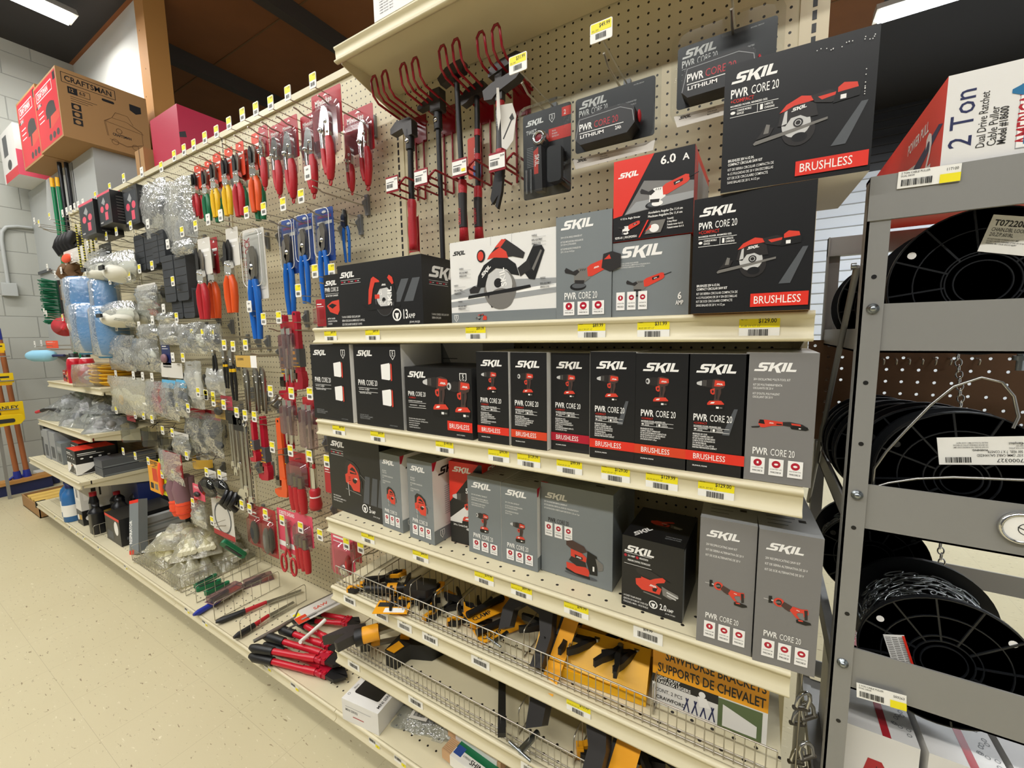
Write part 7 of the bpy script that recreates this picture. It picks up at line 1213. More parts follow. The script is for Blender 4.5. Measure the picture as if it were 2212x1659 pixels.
for k, (x, y, h) in enumerate(((-3.745, -.33, .25), (-3.665, -.345, .19), (-3.63, -.24, .2), (-3.80, -.20, .2), (-3.72, -.12, .21))):
    t = thing('oil_bottle', ['slim black bottle with a red cap beside the lamp carton', 'square black bottle nearest the little wire divider', 'square black bottle behind the nearest one', 'black bottle in shade behind the slim one', 'black bottle furthest back in shade'][k], 'bottle', (x, y, ZD), group='black bottles on the far deck'); m = MB(); s = .03 if k == 0 else .046
    m.prism(rrect(-s, -s*.7, s, s*.7, s*.4), (0, 0, 0), Vx, (0,1,0), Vz, h*.72, 'bottle black', True); m.lathe([(s*.9, h*.72), (s*.75, h*.8), (.018, h*.88), (.018, h*.92)], (0,0,0), Vz, 'bottle black', 16, squash=.75); m.obj('bottle_body', t); MB().lathe([(.019, h*.9), (.019, h), (0, h)], (0,0,0), Vz, 'can red' if k in (0, 3, 4) else 'bottle black', 12).obj('cap', t)
wire_divider('short wire divider beside the black bottles on the base deck', -3.585, -.385, -.14, ZD, .075, pitch=.03)
t = thing('tarp_bundle', 'dark blue folded tarp at the back under the lower far shelf', 'tarp', (-3.95, -.10, ZD)); m = MB(); m.prism(rrect(-.35, 0, .34, .30, .05), (0, .08, 0), Vx, Vz, Vn, .12, 'dark blue', True); m.obj('cloth', t, bevel=.01)
# third bay, deck
carton('tool_carton', 'black carton with red edge and white picture on the third bay deck', -3.50, -3.26, -.345, ZD, ZD+.17, .28, 'carton black', lambda p, w, h: (p.rect('print red', 0, h*.9, w, h), p.ell('print white', w*.75, h*.6, w*.14, h*.26), p.rect('shadow grey', w*.1, h*.1, w*.5, h*.4)), right=lambda p, w, h: p.rect('shadow grey', w*.1, h*.2, w*.9, h*.3), topm='carton black')
carton('tool_carton', 'second black carton with white trim behind on the third bay deck', -3.52, -3.22, -.05, ZD, ZD+.21, .045, 'carton black', lambda p, w, h: p.rect('print white', 0, h*.9, w, h*.96))
carton('panel_carton', 'pale grey slab carton with wood grain print behind the leaning box', -3.21, -3.17, -.31, ZD, ZD+.16, .26, 'carton white', None, right=lambda p, w, h: [p.rect(['tool mid', 'print grey', 'carton grey'][k % 3], 0, h*(.05+k*.11), w, h*(.12+k*.11)) for k in range(8)], sidem='print grey')
o = carton('blade_carton', 'long grey carton with red corners leaning against the slab carton', -.035, .035, 0, 0, .31, .05, 'carton grey', lambda p, w, h: (p.rect('print red', 0, h*.94, w, h), p.rect('print red', 0, 0, w*.5, h*.08), p.text('print white', 'RESPIRATOR', w*.3, h*.2, w*.3, True, rot=90, fit=h*.5)))
o.location = (-3.075, -.345, ZD+.004); o.rotation_euler = (math.radians(-16), math.radians(-14), math.radians(20))
def bin_front(label, x0, x1, y): wire_fence(label, x0, x1, y, ZD, .075, 'bin fences on the deck', .02)
bin_front('wire bin front before the cream glove bags, far half', -3.0, -2.70, -.372); bin_front('wire bin front before the cream glove bags, near half', -2.68, -2.40, -.372)
for k, (x, lb) in enumerate(((-3.01, 'wire divider on the far side of the glove bin'), (-2.69, 'wire divider through the middle of the glove bin'), (-2.395, 'wire divider on the near side of the glove bin'), (-2.345, 'wire divider beside the green clamps on the deck'), (-2.235, 'wire divider between the green clamps and the blue cutter'), (-2.02, 'wire divider by the black handled red saw'), (-1.80, 'wire divider under the steel hacksaw'))): wire_divider(lb, x, -.372 if k < 5 else -.39, -.02 if k < 5 else -.1, ZD, .085, 'deck dividers', .04)
for k, (x, y, w, d, h, rz, z) in enumerate(((-2.86, -.26, .26, .2, .11, 10, 0), (-2.54, -.26, .25, .2, .12, -12, 0), (-2.85, -.13, .28, .2, .10, -8, .0), (-2.54, -.12, .26, .2, .11, 15, 0), (-2.80, -.22, .26, .2, .10, 40, .09), (-2.60, -.20, .28, .22, .11, -30, .10), (-2.68, -.10, .26, .2, .10, 60, .09))):
    heap_bag(['bag of cream gloves in front at the far side of the wire bin', 'bag of cream gloves in front at the near side of the wire bin', 'bag of cream gloves at the back of the wire bin, far side', 'bag of cream gloves at the back of the wire bin, near side', 'bag of cream gloves lying on top, far side', 'bag of cream gloves lying on top, near side', 'bag of cream gloves lying on top against the pegboard'][k], x, y, ZD+.004+z, w, d, h, 'pale bag', ['glove cream', 'plastic white', 'glove cream', 'plastic white', 'plastic white', 'glove cream', 'glove cream'][k], 90+k, rz, 3, 'glove bags in the wire bin', 'glove_bag', 'glove')
def folding(label, a, b, z, col, dark='grip black', r=.011):
    t, L = lying('utility_tool', label, 'hand tool', a, b, z); m = MB(); m.prism(rrect(0, -r, L, r, r*.9, 4), (0, 0, 0), Vx, (0,1,0), Vz, r*1.6, col, True); m.obj('handle', t, bevel=.002); m = MB(); m.prism(rrect(L*.12, -r*.5, L*.82, r*.5, r*.4, 3), (0, 0, r*1.6), Vx, (0,1,0), Vz, .0015, dark); m.obj('grip_inlay', t); return t
p = at(503, 1180, 1, -.27); t = thing('utility_tool', 'green folding tool dangling over the glove bags', 'hand tool', p, (.5, -.5, .3)); m = MB(); m.prism(rrect(-.016, -.075, .016, .055, .014, 4), (0, 0, 0), Vx, Vz, Vn, .018, 'grip green', True); m.obj('handle', t, bevel=.002); MB().prism(rrect(-.008, -.06, .008, .03, .007, 3), (0, -.018, 0), Vx, Vz, Vn, .0015, 'grip black').obj('grip_inlay', t)
for k, (a, b) in enumerate((((420,1272),(468,1246)), ((424,1279),(478,1258)), ((442,1287),(496,1262)))): folding(['green folding tool furthest left in the wire divided deck slot', 'green folding tool in the middle of three on the deck', 'green folding tool nearest the blue cutter'][k], onD(*a), onD(*b), ZD+.002+.0*k, 'grip green')
for k, (a, b, lb) in enumerate((((418,1330),(538,1258),'long blue cutter with a white tag crossing the deck lip'), ((466,1346),(610,1290),'black and red pruning saw with a long dark grip on the deck'), ((505,1380),(605,1318),'red tool with a thick black grip nearest the bolt cutters'))):
    A, B = onD(*a, .012), onD(*b, .012); t, L = lying('pruning_tool', lb, 'hand tool', A, B, ZD+.012+.001*k); c = ['blue paint', 'grip black', 'grip black'][k]
    m = MB(); m.tube([(0, 0, .004), (.02, 0, .002), (L*.42, 0, .002)], [.006, .013, .012], c, 10); m.obj('grip', t); m = MB(); m.tube([(L*.42, 0, .002), (L*.75, .004, .003)], [.010, .008], ['navy', 'grip red', 'grip red'][k], 8); m.obj('shank', t); m = MB(); m.prism([(L*.75,-.012),(L*1.3,-.016),(L*1.32,.0),(L*.75,.014)], (0, 0, 0), Vx, (0,1,0), Vz, .003, 'steel'); m.obj('blade', t)
    if k == 0: m = MB(); m.box((L*.25, -.016, .014), (L*.75, .012, .016), 'label white'); Print(m, (L*.25, -.016, .016), Vx, (0,1,0), Vz).barcode('ink', .06, .006, .085, .02, 3); m.obj('paper_tag', t)
for k, (a, b, lb) in enumerate((((452,1318),(520,1278),'violet carded tool lying behind the blue cutter'), ((525,1268),(590,1246),'violet carded tool lying further back by the pegboard'))):
    A, B = onD(*a), onD(*b); t, L = lying('carded_tool', lb, 'carded tool', A, B, ZD+.03*(1-k)+.001); MB().box((0, -.03, 0), (L, .03, .0012), 'mauve').obj('backing_card', t); MB().tube([(.01, .0, .012), (L*.6, 0, .012)], .009, 'grip black', 8).obj('handle', t); MB().box((L*.6, -.02, .0014), (L*.95, .02, .003), 'card red').obj('print_panel', t); b_ = MB(); b_.prism(rrect(.004, -.028, L-.004, .028, .008), (0, 0, .0013), Vx, (0,1,0), Vz, .022, 'violet blister', True); b_.obj('blister', t)
# hacksaw
A, B = onD(548, 1392, .05), onD(748, 1292, .05); t, L = lying('hacksaw', 'steel framed hacksaw with a white and orange card lying on the bolt cutters', 'saw', A, B, ZD+.062)
m = MB(); m.tube([(0, 0, 0), (L*.25, 0, .004), (L*.42, .01, .006)], [.007, .009, .007], 'steel', 8); m.tube([(L*.42, .01, .006), (L*.5, .05, .006), (L*.95, .05, .006), (L*1.0, .04, .006), (L*1.0, -.03, .006)], .006, 'steel', 8); m.tube([(L*.30, -.03, .002), (L*1.0, -.035, .004)], .004, 'zinc', 6); m.obj('frame', t); m = MB(); m.box((L*.4, -.05, .008), (L*.98, .045, .0095), 'card pale'); P = Print(m, (L*.4, -.05, .0095), Vx, (0,1,0), Vz); P.text('card orange', 'SAW', L*.22, .045, .02, True, 1); P.rect('card orange', 0, 0, L*.12, .05); P.rect('label yellow', .005, .055, .03, .08); P.barcode('ink', .04, .01, .08, .03, 4); m.obj('backing_card', t); m = MB(); m.box((L*.45, -.034, .011), (L*.98, -.026, .013), 'aluminium'); m.obj('blade', t)
# bolt cutters
def cutter(label, a, b, z, s=1):
    t, L = lying('bolt_cutter', label, 'bolt cutters', a, b, z, 'red bolt cutters')
    for q in (-1, 1):
        m = MB(); m.tube([(0, q*.030*s, 0), (L*.06, q*.032*s, 0), (L*.26, q*.026*s, 0)], [.010*s, .017*s, .015*s], 'grip black', 10); m.obj('grip', t); m = MB(); m.tube([(L*.25, q*.026*s, 0), (L*.62, q*.018*s, 0)], .011*s, 'can red', 10); m.tube([(L*.60, q*.018*s, 0), (L*.72, q*.014*s, 0)], .013*s, 'can red', 10); m.tube([(L*.71, q*.014*s, 0), (L*.80, q*.02*s, 0)], .010*s, 'crimson', 8); m.obj('handle', t)
    m = MB(); m.box((L*.74, -.024*s, -.008), (L*.84, .024*s, .008), 'crimson'); [m.cyl((L*x, y*s, -.012), (L*x, y*s, .012), .006, 'can red', 10) for x, y in ((.76,.016),(.76,-.016),(.82,.016),(.82,-.016))]; m.obj('joint', t); m = MB(); m.prism([(L*.82,-.022*s),(L*.94,-.03*s),(L*1.02,-.004),(L*.9,.0),(L*1.02,.004),(L*.94,.03*s),(L*.82,.022*s)], (0, 0, -.006), Vx, (0,1,0), Vz, .012, 'forged black'); m.obj('jaw', t)
    return t, L
cutter('red bolt cutters lowest and nearest the deck lip, black grips outwards', onD(556,1404,.02), onD(745,1462,.02), ZD+.02)
cutter('red bolt cutters lying on top of the lowest pair', onD(556,1384,.055), onD(742,1428,.055), ZD+.052)
t, L = cutter('red bolt cutters crossing behind with a white strap around the handle', onD(618,1345,.055), onD(740,1400,.055), ZD+.05); m = MB(); m.tube([(L*.5, .06, .03), (L*.5, .03, .024), (L*.52, -.03, .022), (L*.56, -.07, .03)], .008, 'label white', 6); m.obj('strap', t)
cutter('red bolt cutters deepest, half under the fourth shelf', onD(660,1330,.03), onD(775,1345,.03), ZD+.03, .9)
# white mini box
o = carton('mini_box', 'white open-topped mini filter box with a dark window on the near deck', -.075, .075, 0, 0, .075, .15, 'carton white', lambda p, w, h: (p.text('ink', 'MINI SERIES', w*.1, h*.5, h*.12, fit=w*.5), p.rect('card red', w*.3, h*.3, w*.6, h*.34), p.rect('print grey', w*.1, h*.7, w*.8, h*.72)), top=lambda p, w, d: (p.poly('carton black', [(x, y) for x, y in rrect(w*.14, d*.22, w*.82, d*.84, w*.05)]), p.text('ink', 'MINI SERIES', w*.94, d*.1, w*.07, True, .9, rot=90, fit=d*.5), p.text('ink', 'filters', w*.1, d*.3, w*.05, rot=90), p.ring('ink', w*.07, d*.15, w*.03, w*.008)))
o.location = (-1.045, -.405, ZD); o.rotation_euler = (0, 0, math.radians(7))
t = heap_bag('black cloth in a clear bag lying beside the white mini box', -.87, -.25, ZD, .24, .16, .035, 'clear bag', 'carton black', 120, 15, 4); m = MB(); m.box((-.06, -.06, .03), (.0, -.02, .032), 'card pale'); Print(m, (-.06, -.06, .032), Vx, (0,1,0), Vz).barcode('ink', .01, .008, .05, .022, 7); m.obj('paper_label', t)
for k in range(3):
    t = thing('shim_bundle', ['bundle of wood shims with a green band, topmost of three', 'bundle of wood shims with a green band, middle of three', 'bundle of wood shims with a green band, cut by the picture edge'][k], 'shims', (-.69+.02*k, -.235-.052*k, ZD+.036-.014*k), (0, 0, math.radians(-4)), 'shim bundles'); m = MB()
    for q in range(9): m.box((-.10, -.022+q*.005, 0), (.10, -.0185+q*.005, .030), 'wood shim')
    m.obj('shim_wood', t); m = MB(); m.box((-.066, -.0245, -.0005), (.088, .0265, .0315), 'label white'); P = Print(m, (-.066, -.0245, .0315), Vx, (0,1,0), Vz); P.rect('grip green', 0, .030, .154, .051); P.rect('card blue', .002, .012, .03, .04); P.text('ink', 'SHIMS', .062, .012, .014, True, 1.0); P.text('ink', 'ALL PURPOSE WOOD', .034, .018, .006, fit=.026); P.rect('print grey', .112, .014, .13, .026); P.ring('grip green', .142, .018, .007, .002); m.obj('paper_band', t)
# ---------------------------------------------------------------- clamps on the fourth and fifth shelves
def on4(px, py, z=.01): return at(px, py, 2, Z4+z)
def on5(px, py, z=.02): return at(px, py, 2, Z5+z)
def spring_clamp(label, p, rz, z, s=1., g='spring clamps on the fourth shelf', col='forged black'):
    t = thing('spring_clamp', label, 'clamp', (p.x, p.y, z), (0, 0, math.radians(rz)), g)
    for q in (-1, 1):
        m = MB(); m.prism([(a*s, q*b*s) for a, b in ((-.01,.004),(.03,.014),(.07,.032),(.105,.040),(.11,.030),(.08,.020),(.05,.004),(.0,-.006))], (0, 0, 0), Vx, (0,1,0), Vz, .022*s, col, True); m.obj('handle', t, bevel=.002); m = MB(); m.prism([(a*s, q*b*s) for a, b in ((-.01,.004),(-.05,.026),(-.085,.016),(-.09,.004),(-.07,.004),(-.045,.012),(-.01,-.004))], (0, 0, .002), Vx, (0,1,0), Vz, .018*s, 'power yellow' if q > 0 else col, True); m.obj('jaw', t, bevel=.002); m = MB(); m.box((-.094*s, q*.004*s-.007*s, .0), (-.078*s, q*.010*s+.006*s, .022*s), 'power yellow'); m.obj('pad', t)
    m = MB(); m.cyl((0, 0, -.001), (0, 0, .026*s), .009*s, 'zinc', 12); m.obj('spring', t); return t
SC = [(790,1272,30,0),(818,1252,60,0),(848,1290,-30,.0),(872,1268,100,.0),(900,1300,20,0),(930,1285,140,.0),(955,1318,70,0),(985,1300,-20,0),(1010,1338,40,0),(1035,1322,110,0),(870,1282,200,.026),(940,1302,-70,.026),(1000,1318,160,.026),(838,1262,-120,.026)]
for k, (px, py, rz, dz) in enumerate(SC): spring_clamp('small black and yellow spring clamp in the jumble behind the fourth shelf fence', on4(px, py), rz, Z4+.002+dz, .62)
t = thing('trigger_clamp', 'yellow and grey handled clamp lying at the front of the fourth shelf', 'clamp', on4(862, 1285), (0, 0, .5)); MB().tube([(-.10, 0, .02), (-.02, 0, .02), (.03, .01, .02)], [.012, .014, .012], 'forged black', 10).obj('grip', t); MB().tube([(-.035, .002, .02), (-.005, .004, .02)], .0155, 'power yellow', 10).obj('collar', t); m = MB(); m.prism([(.02,-.02),(.09,-.03),(.12,-.01),(.11,.03),(.06,.04),(.03,.03)], (0, 0, .008), Vx, (0,1,0), Vz, .025, 'axe grey', True); m.obj('jaw', t, bevel=.003); m = MB(); m.box((-.05, -.09, .001), (.05, -.03, .0022), 'power yellow'); P = Print(m, (-.05, -.09, .0022), Vx, (0,1,0), Vz); P.rect('ink', .005, .03, .09, .05); P.rect('print white', .03, .005, .09, .025); m.obj('paper_card', t)
for k, (a, b) in enumerate((((1010,1352),(1078,1322)), ((1030,1392-20),(1100,1345)))):
    A, B = on4(*a), on4(*b); t, L = lying('clamp_card', ['yellow and black carded clamp lying flat behind the fence', 'second yellow and black carded clamp under the c clamp'][k], 'carded tool', A, B, Z4+.03-.026*k, 'yellow clamp cards'); m = MB(); m.box((0, -.03, 0), (L*1.4, .03, .002), 'power yellow'); P = Print(m, (0, -.03, .002), Vx, (0,1,0), Vz); P.rect('ink', .01, .035, L*1.2, .05); P.text('ink', 'CLAMP', .01, .01, .016, True); m.obj('backing_card', t); MB().tube([(.0, 0, .012), (L*1.2, .01, .012)], .009, 'forged black', 8).obj('bar', t)
def c_clamp(label, p, rz, s, z, cardlines):
    t = thing('c_clamp', label, 'clamp', (p.x, p.y, z), (0, 0, math.radians(rz))); o = [(-.05,.0),(-.06,.05),(-.04,.10),(.02,.12),(.085,.10),(.10,.05),(.10,-.02),(.07,-.03),(.07,.04),(.05,.08),(.0,.085),(-.025,.06),(-.02,.02)]; c = [(a*s, b*s) for a, b in o]
    m = MB(); m.prism(c, (0, 0, 0), Vx, (0, .55, .83), (0, -.83, .55), .022*s, 'axe grey', True); m.obj('frame', t, bevel=.003); m = MB(); m.tube([(-.035*s, .0, .0), (-.035*s, -.05*s, -.0+.002)], .006*s, 'zinc', 8); m.tube([(-.06*s, -.05*s, .004), (-.01*s, -.05*s, .004)], .003*s, 'zinc', 6); m.obj('screw', t)
    m = MB(); m.prism([(.085*s,-.06*s),(.125*s,-.06*s),(.135*s,.12*s),(.095*s,.12*s)], (.012*s, .0, .0), Vx, (0, .55, .83), (.4, -.7, .55), .002, 'power yellow'); P = Print(m, Vector((.098*s, -.06*s*.55, -.06*s*.83)) , Vx, (0, .55, .83), (.4, -.7, .55)); P.rect('ink', .0, .02*s, .012*s, .17*s); P.text('ink', cardlines, .034*s, .03*s, .014*s, True, rot=90, fit=.12*s); m.obj('backing_card', t); return t
c_clamp('dark c clamp with an orange yellow card marked 2 1/2 on the fourth shelf', on4(1118, 1395), -12, 1.0, Z4+.028, '2 1/2" C-CLAMP')
c_clamp('big dark c clamp with a yellow card marked 4 on the fifth shelf', at(1195, 1640, 2, Z5), -12, 1.35, Z5+.038, '4" C-CLAMP')
# yellow tray of clamps
A, B = on4(1150, 1432), on4(1395, 1520); t, L = lying('clamp_tray', 'bright yellow card tray holding large black spring clamps', 'tray', A, B, Z4+.002); MB().box((0, 0, 0), (L, .22, .02), 'amber paint').obj('tray_base', t); m = MB(); m.prism([(0,0),(L,0),(L,.09),(0,.09)], (0, .005, .02), Vx, (0, .75, .66), (0, -.66, .75), .003, 'amber paint'); m.obj('tray_front', t); MB().box((0, .215, .02), (L, .22, .17), 'navy').obj('tray_back', t)
for k, (px, py, rz, z) in enumerate(((1190,1410,200,.055),(1240,1425,250,.06),(1290,1450,215,.06),(1340,1470,260,.065),(1375,1475,230,.06),(1215,1385,170,.10),(1275,1410,195,.105),(1335,1435,170,.11))): spring_clamp(['large black spring clamp at the far end of the yellow tray', 'large black spring clamp second in the yellow tray', 'large black spring clamp third in the yellow tray', 'large black spring clamp fourth in the yellow tray', 'large black spring clamp nearest the sawhorse box', 'large black spring clamp stacked at the far end of the tray', 'large black spring clamp stacked in the middle of the tray', 'large black spring clamp stacked at the near end of the tray'][k], on4(px, py-32, .03), rz, Z4+z, .72, 'large spring clamps in the yellow tray')
def f_horse(p, w, h):
    p.rect('power yellow', 0, h*.5, w, h); p.text('ink', 'SAWHORSE BRACKETS', w*.12, h*.78, h*.15, True, .8, fit=w*.86); p.text('ink', 'SUPPORTS DE CHEVALET', w*.05, h*.56, h*.15, True, .8, fit=w*.93); p.rect('carton black', 0, h*.36, w*.6, h*.5); p.text('print white', 'LIGHT DUTY', w*.03, h*.435, h*.055, True, .8); p.text('print white', 'TRAVAUX LEGERS', w*.03, h*.37, h*.055, True, .8, fit=w*.34); p.text('ink', 'CONT. 2 PCS', w*.03, h*.22, h*.06, False, .8); p.text('ink', 'CRAWFORD', w*.04, h*.1, h*.06, True, .9); p.rect('olive print', w*.6, h*.02, w*.96, h*.48)
    for k in range(4): x = w*(.3+.075*k); p.line('navy', [(x,h*.06),(x+w*.04,h*.28)], w*.012); p.line('navy', [(x+w*.05,h*.06),(x+w*.02,h*.28)], w*.012)
    p.ell('print white', w*.46, h*.42, w*.03, h*.05); p.poly('print white', [(w*.42,h*.38),(w*.5,h*.38),(w*.54,h*.24),(w*.44,h*.22)]); p.poly('carton white', [(w*.64,h*.06),(w*.92,h*.06),(w*.92,h*.24),(w*.64,h*.4)])
def f_horse2(p, w, h): p.rect('tan card', 0, 0, w*.6, h); p.rect('power yellow', 0, h*.55, w*.6, h); p.text('ink', 'SAWHORSE', w*.06, h*.78, h*.14, True, .8, fit=w*.5); p.text('ink', 'BRACKETS', w*.06, h*.62, h*.1, False, .8, fit=w*.28); p.poly('carton black', [(w*.12,h*.2),(w*.2,h*.44),(w*.4,h*.4),(w*.55,h*.5),(w*.6,h*.2)]); p.rect('olive print', w*.6, 0, w, h); p.text('print white', 'LIGHT DUTY', w*.64, h*.75, h*.14, True, .7, fit=w*.34); p.poly('carton black', [(w*.66,h*.3),(w*.72,h*.6),(w*.84,h*.5),(w*.8,h*.2)]); p.line('print white', [(w*.82,h*.1),(w*.94,h*.5)], w*.02)
carton('sawhorse_box', 'front yellow and black sawhorse bracket box behind the fence', -.172, .040, -.315, Z4+.001, ZC-.655, .05, 'carton white', f_horse, rz=2, group='sawhorse bracket boxes')
carton('sawhorse_box', 'rear sawhorse bracket box rising behind the front one, tan and green', -.168, .040, -.25, Z4+.001, ZC-.612, .05, 'carton white', f_horse2, rz=2, group='sawhorse bracket boxes')
# fifth shelf
t = thing('bar_clamp', 'long bar clamp with grey jaw and yellow sleeve poking out over the fifth shelf fence', 'clamp', at(770, 1385, 2, Z5+.085), (0, -.12, math.radians(48)))
m = MB(); m.prism([(-.10,.03),(-.02,.045),(.03,.03),(.035,.0),(.0,-.01),(-.05,-.025),(-.06,-.012),(-.03,.01)], (0, 0, .0), Vx, (0,1,0), Vz, .03, 'axe grey', True); m.obj('jaw', t, bevel=.003); MB().tube([(.02, -.006, .016), (.07, -.006, .014)], .024, 'power yellow', 14).obj('sleeve', t); MB().tube([(.0, -.006, .016), (.022, -.006, .016)], .026, 'forged black', 14).obj('collar', t); m = MB(); m.box((.05, -.014, .005), (.36, .002, .016), 'dull steel'); m.obj('bar', t); m = MB(); m.box((.05, .014, .002), (.34, .03, .014), 'tool mid'); m.obj('guide', t)
t = thing('bar_clamp', 'second steel bar clamp lying beside the grey jaw', 'clamp', at(800, 1400, 2, Z5+.02), (0, 0, math.radians(46))); MB().box((0, 0, .002), (.34, .016, .012), 'dull steel').obj('bar', t); MB().tube([(-.02, .008, .01), (.03, .008, .01)], .011, 'power yellow', 8).obj('sleeve', t); m = MB(); m.prism([(-.03,-.02),(.0,-.025),(.01,.03),(-.02,.03)], (0, .01, .0), Vx, (0,1,0), Vz, .022, 'axe grey'); m.obj('jaw', t, bevel=.002)
t = thing('trigger_clamp', 'big black trigger clamp with yellow patches lying behind the fence', 'clamp', at(900, 1425, 2, Z5+.002), (0, 0, math.radians(24)))
m = MB(); m.prism([(-.09,-.03),(-.05,-.045),(-.02,.0),(.05,.0),(.08,.03),(.07,.07),(.02,.075),(-.03,.05),(-.07,.04)], (0, 0, 0), Vx, (0,1,0), Vz, .05, 'grip black', True); m.obj('grip', t, bevel=.004); MB().prism([(-.085,-.028),(-.055,-.04),(-.035,-.01),(-.06,.01)], (0, 0, .05), Vx, (0,1,0), Vz, .002, 'power yellow').obj('patch', t); MB().prism([(-.06,.02),(-.03,.02),(-.03,.045),(-.06,.04)], (0, 0, .05), Vx, (0,1,0), Vz, .012, 'power yellow').obj('patch', t); MB().box((.05, .028, .015), (.42, .040, .035), 'grip black').obj('bar', t)
t = thing('trigger_clamp', 'black trigger clamp crossing towards the front of the fifth shelf', 'clamp', at(1085, 1440, 2, Z5+.04), (0, 0, math.radians(-58))); MB().box((0, -.010, 0), (.22, .010, .012), 'grip black').obj('bar', t); m = MB(); m.prism([(.0,-.02),(-.03,-.05),(-.06,-.04),(-.05,.02),(.0,.02)], (0, 0, -.01), Vx, (0,1,0), Vz, .03, 'grip black', True); m.obj('grip', t, bevel=.003)
for k, (px, py, rz) in enumerate(((1330,1625,30),(1400,1640,100),(1370,1600,-40))): spring_clamp('dark spring clamp in shade at the near end of the fifth shelf', at(px, py, 2, Z5+.01), rz, Z5+.002+.03*(k == 2), 1.0, 'spring clamps on the fifth shelf')
# ---------------------------------------------------------------- far left: cartons on the ledge, brooms, display
zp = ZC+1.441
def f_craft(p, w, h):
    p.rect('box craft red', w*.03, h*.03, w*.97, h*.97); p.text('print white', 'CRAFTSMAN', w*.14, h*.78, h*.09, True, .8, fit=w*.6); p.line('print white', [(w*.1,h*.75),(w*.78,h*.75),(w*.78,h*.89),(w*.1,h*.89),(w*.1,h*.75)], w*.012); p.rect('carton black', w*.86, h*.84, w*.95, h*.95); p.rect('carton black', w*.05, h*.66, w*.3, h*.69) ; p.text('print white', '2-IN-1', w*.12, h*.66, h*.06, True, fit=w*.3)
    p.ell('carton black', w*.62, h*.5, w*.2, h*.12); p.poly('tool dark', [(w*.42,h*.4),(w*.85,h*.4),(w*.8,h*.58),(w*.5,h*.6)]); p.poly('tool dark', [(w*.5,h*.25),(w*.6,h*.25),(w*.62,h*.42),(w*.52,h*.42)]); p.poly('tool red', [(w*.55,h*.22),(w*.95,h*.3),(w*.95,h*.42),(w*.6,h*.4)])
    for k in range(3): p.rect('print white', w*.12, h*(.56-k*.07), w*(.34), h*(.575-k*.07)); p.ell('carton black', w*(.5+.16*k), h*.12, w*.06, h*.05)
def s_craft(p, d, h):
    p.line('carton black', [(d*.05,h*.8),(d*.62,h*.8),(d*.62,h*.94),(d*.05,h*.94),(d*.05,h*.8)], h*.008); p.text('carton black', 'CRAFTSMAN', d*.08, h*.83, h*.08, True, 1.0, fit=d*.5); p.rect('carton black', d*.1, h*.66, d*.2, h*.76); p.text('kraft', '12', d*.12, h*.69, h*.05, True); p.line('carton black', [(d*.2,h*.665),(d*.33,h*.665),(d*.33,h*.755),(d*.2,h*.755)], h*.006); p.text('carton black', '6.0', d*.22, h*.69, h*.05, True); p.poly('carton black', [(x, y) for x, y in rrect(d*.46, h*.72, d*.6, h*.76, h*.018)]); p.poly('carton black', [(d*.78,h*.82),(d*.92,h*.82),(d*.92,h*.72),(d*.85,h*.68),(d*.78,h*.72)])
    for k in range(3): p.rect('carton black', d*.12, h*(.62-k*.03), d*(.4-.05*k), h*(.626-k*.03))
    for k in range(3): p.rect('carton black', d*.12, h*(.44-k*.11), d*.22, h*(.53-k*.11)); p.ell('kraft', d*.17, h*(.485-k*.11), d*.03, h*.03)
    for a in (.0, .012): p.line('kraft dark', [(d*(.48+a),h*.2),(d*(.46+a),h*.42),(d*.55,h*.5),(d*.72,h*.5),(d*.9,h*(.4+a)),(d*.9,h*.2),(d*.7,h*(.1+a)),(d*.5,h*.16)], h*.005)
    p.line('kraft dark', [(d*.46,h*.42),(d*.92,h*.38)], h*.006); p.line('kraft dark', [(d*.55,h*.5),(d*.6,h*.6),(d*.74,h*.6),(d*.8,h*.48)], h*.006); p.ring('kraft dark', d*.62, h*.32, h*.04, h*.008); p.ring('kraft dark', d*.56, h*.13, h*.045, h*.007); p.ring('kraft dark', d*.8, h*.13, h*.045, h*.007); p.text('carton black', 'CRAFTSMAN', d*.54, h*.23, h*.04, True, fit=d*.22)
carton('vacuum_carton', 'kraft and red shop vacuum carton with large printed side, nearer of two', -4.845, -4.29, -.105, zp, zp+.46, .50, 'kraft', f_craft, right=s_craft, group='vacuum cartons')
carton('vacuum_carton', 'kraft and red shop vacuum carton further along the ledge', -5.42, -4.86, -.09, zp, zp+.52, .50, 'kraft', f_craft, group='vacuum cartons')
carton('white_carton', 'white and red carton tucked low beside the far vacuum carton', -6.05, -5.56, -.10, zp, zp+.42, .3, 'carton white', lambda p, w, h: (p.rect('box craft red', w*.1, 0, w, h*.18), p.ell('carton black', w*.5, h*.3, w*.14, h*.1), p.rect('shadow grey', w*.2, h*.5, w*.5, h*.9)), right=lambda p, d, h: p.rect('pink print', 0, 0, d, h*.5))
def pole(label, px, py, x, ztop, m, tip=None, name='broom_handle'):
    p = at(px, py, 0, x); t = thing(name, label, 'handle', (x, p.y, .002), group=None); MB().cyl((0,0,0), (0,0,ztop), .014, m, 14).obj('shaft', t)
    if tip: MB().cyl((0,0,ztop), (0,0,ztop+.07), .0145, tip, 14).obj('tip', t)
    return t
pole('green broom pole with a yellow tip standing furthest left', 114, 400, -4.98, ZC+1.24, 'green pole', 'amber paint'); pole('green broom pole with a yellow tip closer to the black poles', 126, 400, -4.93, ZC+1.24, 'green pole', 'amber paint')
for k, (px, x) in enumerate(((134, -4.92), (149, -4.88), (166, -4.84))): p_ = pole(['black shovel pole nearest the green poles', 'black shovel pole in the middle of three', 'black shovel pole nearest the grey pier corner'][k], px, 400, x, ZC+1.43, 'black pole')
